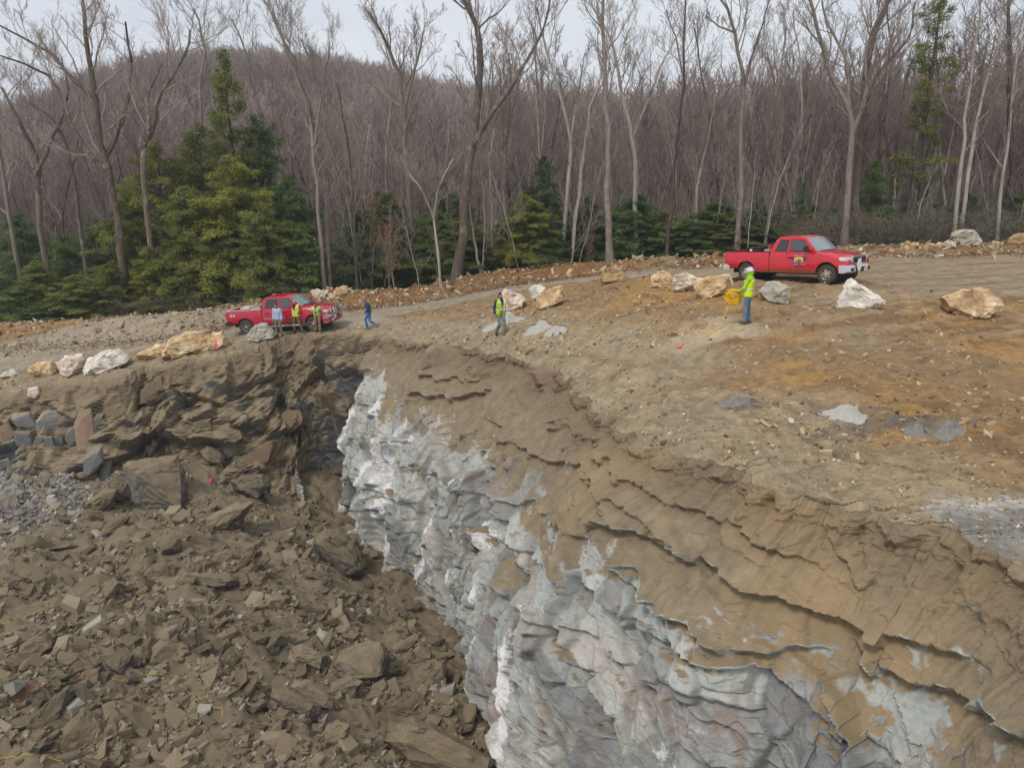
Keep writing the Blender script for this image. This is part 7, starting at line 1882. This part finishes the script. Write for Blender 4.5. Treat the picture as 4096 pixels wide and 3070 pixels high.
    if g.get('vest'):
        bm = bmesh.new(); torso(bm, .034)
        for o_ in (-.075, .075): cap(bm, pel + lr * o_ + up_ * .05, pel + lr * o_ + up_ * .14, .137, .135)
        o = remesh(bm, 'vest', g['vest'], e, .011, 3)
        # cut the neck and the front opening
        m_ = o.data; b = bmesh.new(); b.from_mesh(m_); dele = []
        for f in b.faces:
            c_ = np.array(f.calc_center_median()); r_ = c_ - nk; v_ = c_ - ch
            side_ = abs(v_ @ lr); fr_ = v_ @ fwd; hgt_ = v_ @ up_
            if np.linalg.norm(r_) < .115 and hgt_ > .08: dele.append(f)
            elif side_ > .215: dele.append(f)
            elif fr_ > .02 and side_ < .012 + max(0, hgt_ + .02) * .55 and not g.get('closed'): dele.append(f)
        bmesh.ops.delete(b, geom=dele, context='FACES'); b.to_mesh(m_); b.free()
        sd = o.modifiers.new('t', 'SOLIDIFY'); sd.thickness = .008; sd.offset = 1; bake(o, 'vest')
        hard_smooth(o.data, 60)
    if g.get('stripes'):
        ra = (.034 if g.get('vest') else .018) + .008
        for zf in g['stripes'][0]:
            c_ = pel + (ch - pel) * zf; pts = []
            for t in np.linspace(0, 2 * math.pi, 41): pts.append(c_ + lr * math.cos(t) * (.190 + ra * .9) * g.get('sw', 1.0) * (.95 + .12 * zf) + fwd * math.sin(t) * (.108 + ra * 1.1))
            pts = np.array(pts); A_ = pts + up_ * .026; B_ = pts - up_ * .026
            V_ = np.vstack([A_, B_]); n_ = len(pts); F_ = [[k, k + 1, n_ + k + 1, n_ + k] for k in range(n_ - 1)]
            link('reflective_band', mk_mesh('reflective_band', V_, np.array(F_), [REFL]), e)
        for sx_ in (-.105, .105):
            pts = [pel + up_ * .10, (pel + ch) / 2, ch, ch + up_ * .11]
            rr_ = [.118, .112, .128, .105]; V_, fl_ = [], []
            path = [p + lr * sx_ + fwd * (r_ + ra) for p, r_ in zip(pts, rr_)] + [K['neck'] * .4 + ch * .6 + lr * sx_ + up_ * (.115 + ra)] + [p + lr * sx_ - fwd * (r_ + ra) for p, r_ in zip(pts[::-1], rr_[::-1])]
            for p in path: V_ += [p - lr * .024, p + lr * .024]
            F_ = [[2 * k, 2 * k + 1, 2 * k + 3, 2 * k + 2] for k in range(len(path) - 1)]
            link('reflective_band', mk_mesh('reflective_band', V_, np.array(F_), [REFL]), e)
    # hair, beard, eyes, headgear
    if g.get('hair'):
        bm = bmesh.new(); ell(bm, hd_ + hu * .045 - hf * .022, (.082, .092, .088), Mh); remesh(bm, 'hair', g['hair'], e, .009, 1)
    if g.get('beard'):
        bm = bmesh.new(); cap(bm, hd_ - hu * .085 + hf * .045 - hr * .03, hd_ - hu * .085 + hf * .045 + hr * .03, .036, .036, 10); remesh(bm, 'beard', g['beard'], e, .009, 1)
    for q in (-1, 1):
        bm = bmesh.new(); ell(bm, hd_ + hr * q * .032 + hf * .084 + hu * .012, (.012, .008, .008)); bm_obj('eye', bm, BLK, e)
    if g.get('cap'):
        bm = bmesh.new(); ell(bm, hd_ + hu * .062 - hf * .008, (.088, .103, .070), Mh)
        for o_ in (-.045, 0, .045): cap(bm, hd_ + hu * .062 + hf * .06 + hr * o_, hd_ + hu * .048 + hf * (.165 - abs(o_) * .4) + hr * o_ * .8, .014, .011, 8)
        remesh(bm, 'cap', g['cap'], e, .008, 1)
    if g.get('helmet'):
        bm = bmesh.new(); ell(bm, hd_ + hu * .065 - hf * .008, (.122, .142, .105), Mh)
        for k in range(24):
            t = 2 * math.pi * k / 24; t2 = 2 * math.pi * (k + 1) / 24; f_ = lambda t: hd_ + hu * .028 + hr * math.cos(t) * .142 + hf * (math.sin(t) * .165 + .01)
            cap(bm, f_(t), f_(t2), .014, .014, 6)
        remesh(bm, 'hard_hat', g['helmet'], e, .008, 1)
    return e, K
REFL = plain('reflective_tape', srgb(208, 210, 206), .4, vary=.06); HV_ = cloth('hi_vis_yellow', srgb(212, 238, 30), v=.08); HVD = cloth('hi_vis_dirty', srgb(196, 222, 40), srgb(132, 150, 44)); HGR = cloth('hi_vis_green_hoodie', srgb(150, 200, 60), v=.1)
NAVYC = cloth('navy_cloth', srgb(62, 74, 98)); PALEB = cloth('pale_blue_shirt', srgb(166, 178, 200), v=.06); REDC = cloth('red_sweatshirt', srgb(186, 34, 50)); KHA = cloth('brown_work_trousers', srgb(110, 96, 82)); OLV = cloth('grey_olive_trousers', srgb(118, 112, 96)); TANT = cloth('tan_trousers', srgb(142, 122, 88), srgb(96, 88, 66))
JEAN = cloth('blue_jeans', srgb(70, 108, 156), srgb(108, 138, 172)); JEAND = cloth('dusty_jeans', srgb(80, 112, 142), srgb(130, 134, 130)); GRP = cloth('grey_green_trousers', srgb(120, 128, 118), srgb(88, 102, 104)); HOOD = cloth('dark_blue_hoodie', srgb(58, 66, 80))
BOOT = cloth('dark_boots', srgb(62, 52, 44)); BOOTT = cloth('tan_boots', srgb(176, 142, 108)); BOOTB = cloth('brown_boots', srgb(104, 76, 54)); HAIR = plain('dark_hair', srgb(44, 32, 28), .8); CAPG = cloth('grey_cap', srgb(148, 142, 130))
t = NT('patterned_hard_hat', .35, .5); hm_ = t.ramp(t.noise(13, 4, .6, dist=1.0), [(.38, srgb(86, 92, 176)), (.45, srgb(226, 226, 228)), (.52, srgb(196, 150, 104)), (.58, srgb(226, 226, 228)), (.62, srgb(168, 40, 60)), (.72, srgb(86, 92, 176))]); HHAT = t.col(hm_)
# figure frame: x = to the viewer's right when the figure faces the viewer (-y)
def stand(**kw):
    J = dict(pelvis=(0, 0, .96), chest=(0, .0, 1.32), neck=(0, .01, 1.48), head=(0, -.02, 1.645), sL=(.185, 0, 1.43), sR=(-.185, 0, 1.43), eL=(.235, .02, 1.15), eR=(-.235, .02, 1.15), wL=(.245, -.05, .90), wR=(-.245, -.05, .90), hL=(.24, -.08, .80), hR=(-.24, -.08, .80),
             tL=(.09, 0, .90), tR=(-.09, 0, .90), kL=(.11, -.02, .49), kR=(-.11, -.02, .49), aL=(.12, .02, .09), aR=(-.12, .02, .09), fL=(.15, -.14, .045), fR=(-.15, -.14, .045))
    J.update(kw); return J
def put(px, py, dz=0.0):
    p = on_ground(px, py); return (p[0], p[1], gz(p[0], p[1]) + dz)
def faceto(px_dir):  # rotation of the figure; 0 faces the camera
    return R(px_dir)
person(put(279, 336.5), faceto(-14), 'bearded man in a pale blue long sleeved shirt and grey trousers, arms hanging', stand(aL=(.19, .02, .09), kL=(.15, -.02, .49), aR=(-.10, .02, .09), fL=(.24, -.12, .045), pL=(-1, 0, 0), pR=(1, 0, 0), head=(0, -.05, 1.64), hf=(.1, -1, -.25)),
       dict(top=PALEB, trousers=OLV, boots=BOOT, hair=HAIR, beard=HAIR, skin=SKIN2), 1.80)
person(put(297.5, 332.5), faceto(-12), 'man in a yellow safety vest over a red sweatshirt and a grey cap, legs apart', stand(aL=(.30, .03, .09), kL=(.20, -.05, .48), aR=(-.16, .02, .09), kR=(-.14, -.03, .49), fL=(.36, -.10, .045), eL=(.28, .0, 1.16), wL=(.22, -.20, 1.06), hL=(.16, -.28, 1.06), pR=(1, 0, 0), pL=(0, 0, 1), head=(0, -.06, 1.63), hf=(.1, -1, -.35)),
       dict(top=REDC, trousers=KHA, boots=BOOT, vest=HV_, stripes=((.35,), 1), cap=CAPG, hood=True, top_name='sweatshirt', skin=SKIN2), 1.78)
person(put(318, 331.2), faceto(0), 'man in a yellow safety shirt leaning forward with hands behind his back', stand(pelvis=(0, .06, .95), chest=(0, -.08, 1.27), neck=(0, -.16, 1.42), head=(.0, -.24, 1.56), hf=(-.2, -1, -.5), sL=(.19, -.10, 1.37), sR=(-.19, -.10, 1.37), eL=(.27, .06, 1.14), eR=(-.27, .06, 1.14), wL=(.08, .17, 1.02), wR=(-.08, .18, 1.0), hL=(-.01, .19, .97), hR=(.01, .22, .95), tL=(.09, .05, .90), tR=(-.09, .05, .90), kL=(.12, .0, .49), kR=(-.12, .0, .49)),
       dict(top=HVD, trousers=TANT, boots=BOOTB, stripes=((.35, .95), 1), sw=.93, short=True, hair=HAIR, beard=HAIR, skin=SKIN2), 1.68)
# walking to the left in profile
person(put(370, 329.3), faceto(-72), 'man in a navy jacket, blue jeans and pale cap walking left along the road', stand(pelvis=(0, .0, .94), chest=(0, -.10, 1.29), neck=(0, -.16, 1.45), head=(0, -.23, 1.60), hf=(.0, -1, -.3), sL=(.18, -.11, 1.39), sR=(-.18, -.11, 1.39), eL=(.23, -.10, 1.11), eR=(-.23, -.02, 1.11), wL=(.22, -.24, .90), wR=(-.22, -.12, .87), hL=(.21, -.30, .82), hR=(-.21, -.16, .78),
       kR=(-.10, -.20, .52), aR=(-.10, -.12, .10), fR=(-.11, -.28, .05), kL=(.10, -.02, .50), aL=(.10, .34, .22), fL=(.10, .28, .07)),
       dict(top=NAVYC, trousers=JEAN, boots=BOOTT, cap=CAPG, top_name='jacket', skin=SKIN2), 1.80)
person(put(500.5, 336), faceto(32), 'man in a green yellow vest over a dark hoodie walking beside the grey heaps', stand(hf=(.35, -1, -.1), chest=(0, -.03, 1.32), sL=(.19, -.02, 1.43), sR=(-.19, .0, 1.43), eR=(-.27, .04, 1.16), wR=(-.27, .0, .92), hR=(-.27, -.04, .83), eL=(.24, .08, 1.17), wL=(.24, .06, .93), hL=(.24, .02, .84),
       kR=(-.10, -.10, .50), aR=(-.10, .20, .12), fR=(-.11, .12, .05), kL=(.09, -.17, .50), aL=(.09, -.14, .09), fL=(.10, -.31, .045), pL=(-1, 0, 0), pR=(1, 0, 0)),
       dict(top=HOOD, trousers=GRP, boots=BOOT, vest=HVD, stripes=((.42,), 1), hair=HAIR, beard=HAIR, hood=True, top_name='hoodie', skin=SKIN2), 1.82)
PX6, K6 = person(put(746, 323.2), faceto(-118), 'man in bright yellow vest, green hood and patterned hard hat holding coiled yellow line', stand(hf=(.0, -1, -.25), chest=(0, -.0, 1.32), eL=(.24, -.10, 1.16), wL=(.12, -.28, 1.04), hL=(.05, -.34, 1.0), eR=(-.24, -.10, 1.16), wR=(-.13, -.27, 1.02), hR=(-.06, -.34, 1.0), pL=(0, 0, -1), pR=(0, 0, -1),
       kL=(.10, -.03, .49), kR=(-.10, .0, .49), aL=(.11, -.02, .09), aR=(-.11, .06, .09), fL=(.12, -.18, .045), fR=(-.12, -.10, .045)),
       dict(top=HGR, trousers=JEAND, boots=BOOTB, vest=HV_, closed=True, stripes=((.42,), 1), helmet=HHAT, hoodup=True, curlL=1.0, curlR=1.0, top_name='hoodie', skin=SKIN2), 1.80)
# ---- the yellow line: coil in his hands and the run down to the hole
YL = plain('yellow_line', srgb(240, 196, 20), .45, vary=.04); ORL = plain('orange_line', srgb(200, 70, 50), .5); PNK = plain('pink_plastic', srgb(236, 70, 150), .5)
bpy.context.view_layer.update()
Mw = PX6.matrix_world; hc = Mw @ Vector(((K6['hL'] + K6['hR']) / 2 + np.array([0, -.05, -.02])).tolist())
rs = np.random.RandomState(4); loops = []
rgt6 = np.array([1.0, 0, 0]); 
pts = []
for k in range(46):
    q_ = rs.uniform(.25, 1) ** .8; rx, rz = .25 * q_, .23 * q_ * rs.uniform(.8, 1.1); ox, oz, oy = rs.normal() * .03, rs.normal() * .03, rs.normal() * .06; tl = rs.normal() * .3
    for t in np.linspace(0, 2 * math.pi, 22)[:-1]:
        pts.append([hc[0] - .10 + ox + rx * math.cos(t), hc[1] + oy + tl * .12 * math.sin(t), hc[2] - .14 + oz + rz * math.sin(t) * (1 + .15 * math.cos(t))])
V_, F_ = tubes([np.array(pts)], [np.full(len(pts), .0075)], 5)
o = link('coiled_line', mk_mesh('coiled_line', V_ - np.array(hc), F_, [YL]), loc=tuple(hc)); tag(o, 'coil of bright yellow line held by the man in the hard hat', 'coiled line')
def line_on(pix, name, label, mat, rad=.008, surf='ground', lift=.02, group=None, first=None, sag=False):
    f = (lambda a, b: on_ground(a, b)) if surf == 'ground' else (lambda a, b: on_floor(a, b))
    P_ = [f(a / 4, b / 4) for a, b in pix]; P_ = np.array(P_)
    if first is not None: P_ = np.vstack([first, P_])
    Q = catmull(P_, 10)
    hf_ = ground_h if surf == 'ground' else floor_h
    if not sag: Q[:, 2] = hf_(Q[:, 0], Q[:, 1]) + lift
    Q = Q + np.random.RandomState(len(pix)).normal(size=Q.shape) * .008
    V_, F_ = tubes([Q], [np.full(len(Q), rad)], 5)
    o = link(name, mk_mesh(name, V_ - Q[0], F_, [mat]), loc=Q[0].tolist()); return tag(o, label, 'line', group)
h0 = np.array(hc) + np.array([-.22, -.05, -.3])
g1_ = on_ground(2860 / 4, 1325 / 4); g2_ = on_ground(2720 / 4, 1392 / 4); m1 = h0 * .55 + g1_ * .45 - np.array([0, 0, .28])
Q = catmull(np.array([h0, m1, g1_ + [0, 0, .06], g2_ + [0, 0, .03]]), 14); V_, F_ = tubes([Q], [np.full(len(Q), .009)], 5)
tag(link('yellow_line', mk_mesh('yellow_line', V_ - Q[0], F_, [YL]), loc=Q[0].tolist()), 'yellow line running from the coil down to the ground by the pale mound', 'line')
b = bmesh.new(); b_cyl(b, np.array([0, 0, 0.]), (1, .3, 0), .03, .14, 10); b_cyl(b, np.array([.02, .08, 0.]), (.6, 1, .2), .022, .12, 10); o = bm_obj('connector', b, PNK); o.location = (g2_ + np.array([0, 0, .05])).tolist(); tag(o, 'pink plastic connector at the ground end of the yellow line', 'connector')
YLD = plain('dusty_yellow_line', srgb(196, 168, 60), .6)
GLN = 'yellow firing lines on the rubble heap'
for pix, lab in [
    (z6([(0, 430), (60, 415), (130, 390), (200, 365), (250, 345)]), 'yellow line at the left edge of the heap, middle height'),
    (z6([(355, 105), (450, 85), (540, 62), (640, 40), (735, 15)]), 'long straight yellow line near the top left of the heap'),
    (z6([(585, 172), (650, 145), (720, 115), (775, 102)]), 'short straight yellow line below the long one, upper middle'),
    (z6([(475, 660), (540, 670), (600, 655), (660, 645), (740, 645), (785, 662)]), 'curly yellow line lying across the front centre of the heap'),
    (z6([(760, 685), (800, 720), (845, 745), (875, 735), (905, 780), (935, 785), (940, 815)]), 'wavy yellow line ending at the front centre of the heap'),
    (z3([(1440, 1190), (1480, 1215), (1530, 1280), (1580, 1310), (1640, 1320)]), 'tangled yellow line on the broad sloping slab'),
    (z3([(1640, 1260), (1720, 1290), (1800, 1320), (1860, 1355)]), 'yellow line right of the tangled one, running down right'),
    (z3([(340, 1285), (380, 1310), (440, 1230), (490, 1200)]), 'yellow line in the scree at the far left'),
    (z6([(0, 992), (60, 990), (135, 982)]), 'yellow line at the bottom left corner'), (z6([(185, 980), (230, 1000), (270, 1020)]), 'second yellow line at the bottom left corner')]:
    line_on(pix, 'firing_line', lab, YLD, .006, 'floor', .10, GLN)
line_on(z6([(0, 735), (120, 710), (220, 680), (330, 655), (430, 648)]), 'firing_line', 'red line crossing the stones at the left of the heap', ORL, .009, 'floor', .05)
line_on(z6([(1265, 150), (1290, 100), (1340, 120)]), 'firing_line', 'red line by the great rounded slab', ORL, .008, 'floor', .05)
p = on_floor(1245 * .678 / 4, (1200 + .678 * 1075) / 4); b = bmesh.new(); b_cyl(b, np.array([0, 0, 0.]), (.5, .2, 1), .06, .28, 12); o = bm_obj('plastic_tube', b, PNK); o.location = (p + np.array([0, 0, .1])).tolist(); tag(o, 'bright pink plastic tube lying on the heap', 'tube')
# pink paint stripe on the tan boulder
o, ctr, hw = BOUL[6]
mm_ = o.data; co = np.array([v.co[:] for v in mm_.vertices]) + np.array(o.location); px_, py_, _ = proj(co.T)
xx = (1647 * 1160 / 2212) / 4
pm = plain('pink_paint', srgb(240, 70, 130), .6); mm_.materials.append(pm)
for pgn in mm_.polygons:
    vi = list(pgn.vertices); c_ = co[vi].mean(0); a, b_, cz_ = proj(c_)
    nrm_ = pgn.normal
    if abs(a - xx) < .9 and (1250 + 205 * .5244) / 4 < b_ < (1250 + 290 * .5244) / 4 and nrm_.dot(Vector(c_.tolist()) - Vector((0, 0, CAMZ))) < 0: pgn.material_index = 1

# ---- thin spring haze that pales the hill
b = bmesh.new(); b_box(b, -620, 620, -60, 640, -6, 190)
hz = NT('haze_air'); hz.n.remove(hz.b); pv = hz.n.new('ShaderNodeVolumePrincipled')
pv.inputs['Color'].default_value = (.93, .95, 1.0, 1); pv.inputs['Density'].default_value = .0006; pv.inputs['Anisotropy'].default_value = .2
hz.l.new(pv.outputs[0], hz.n['Material Output'].inputs['Volume'])
tag(bm_obj('haze', b, hz.m), 'thin pale haze over the whole site', 'haze', kind='stuff')
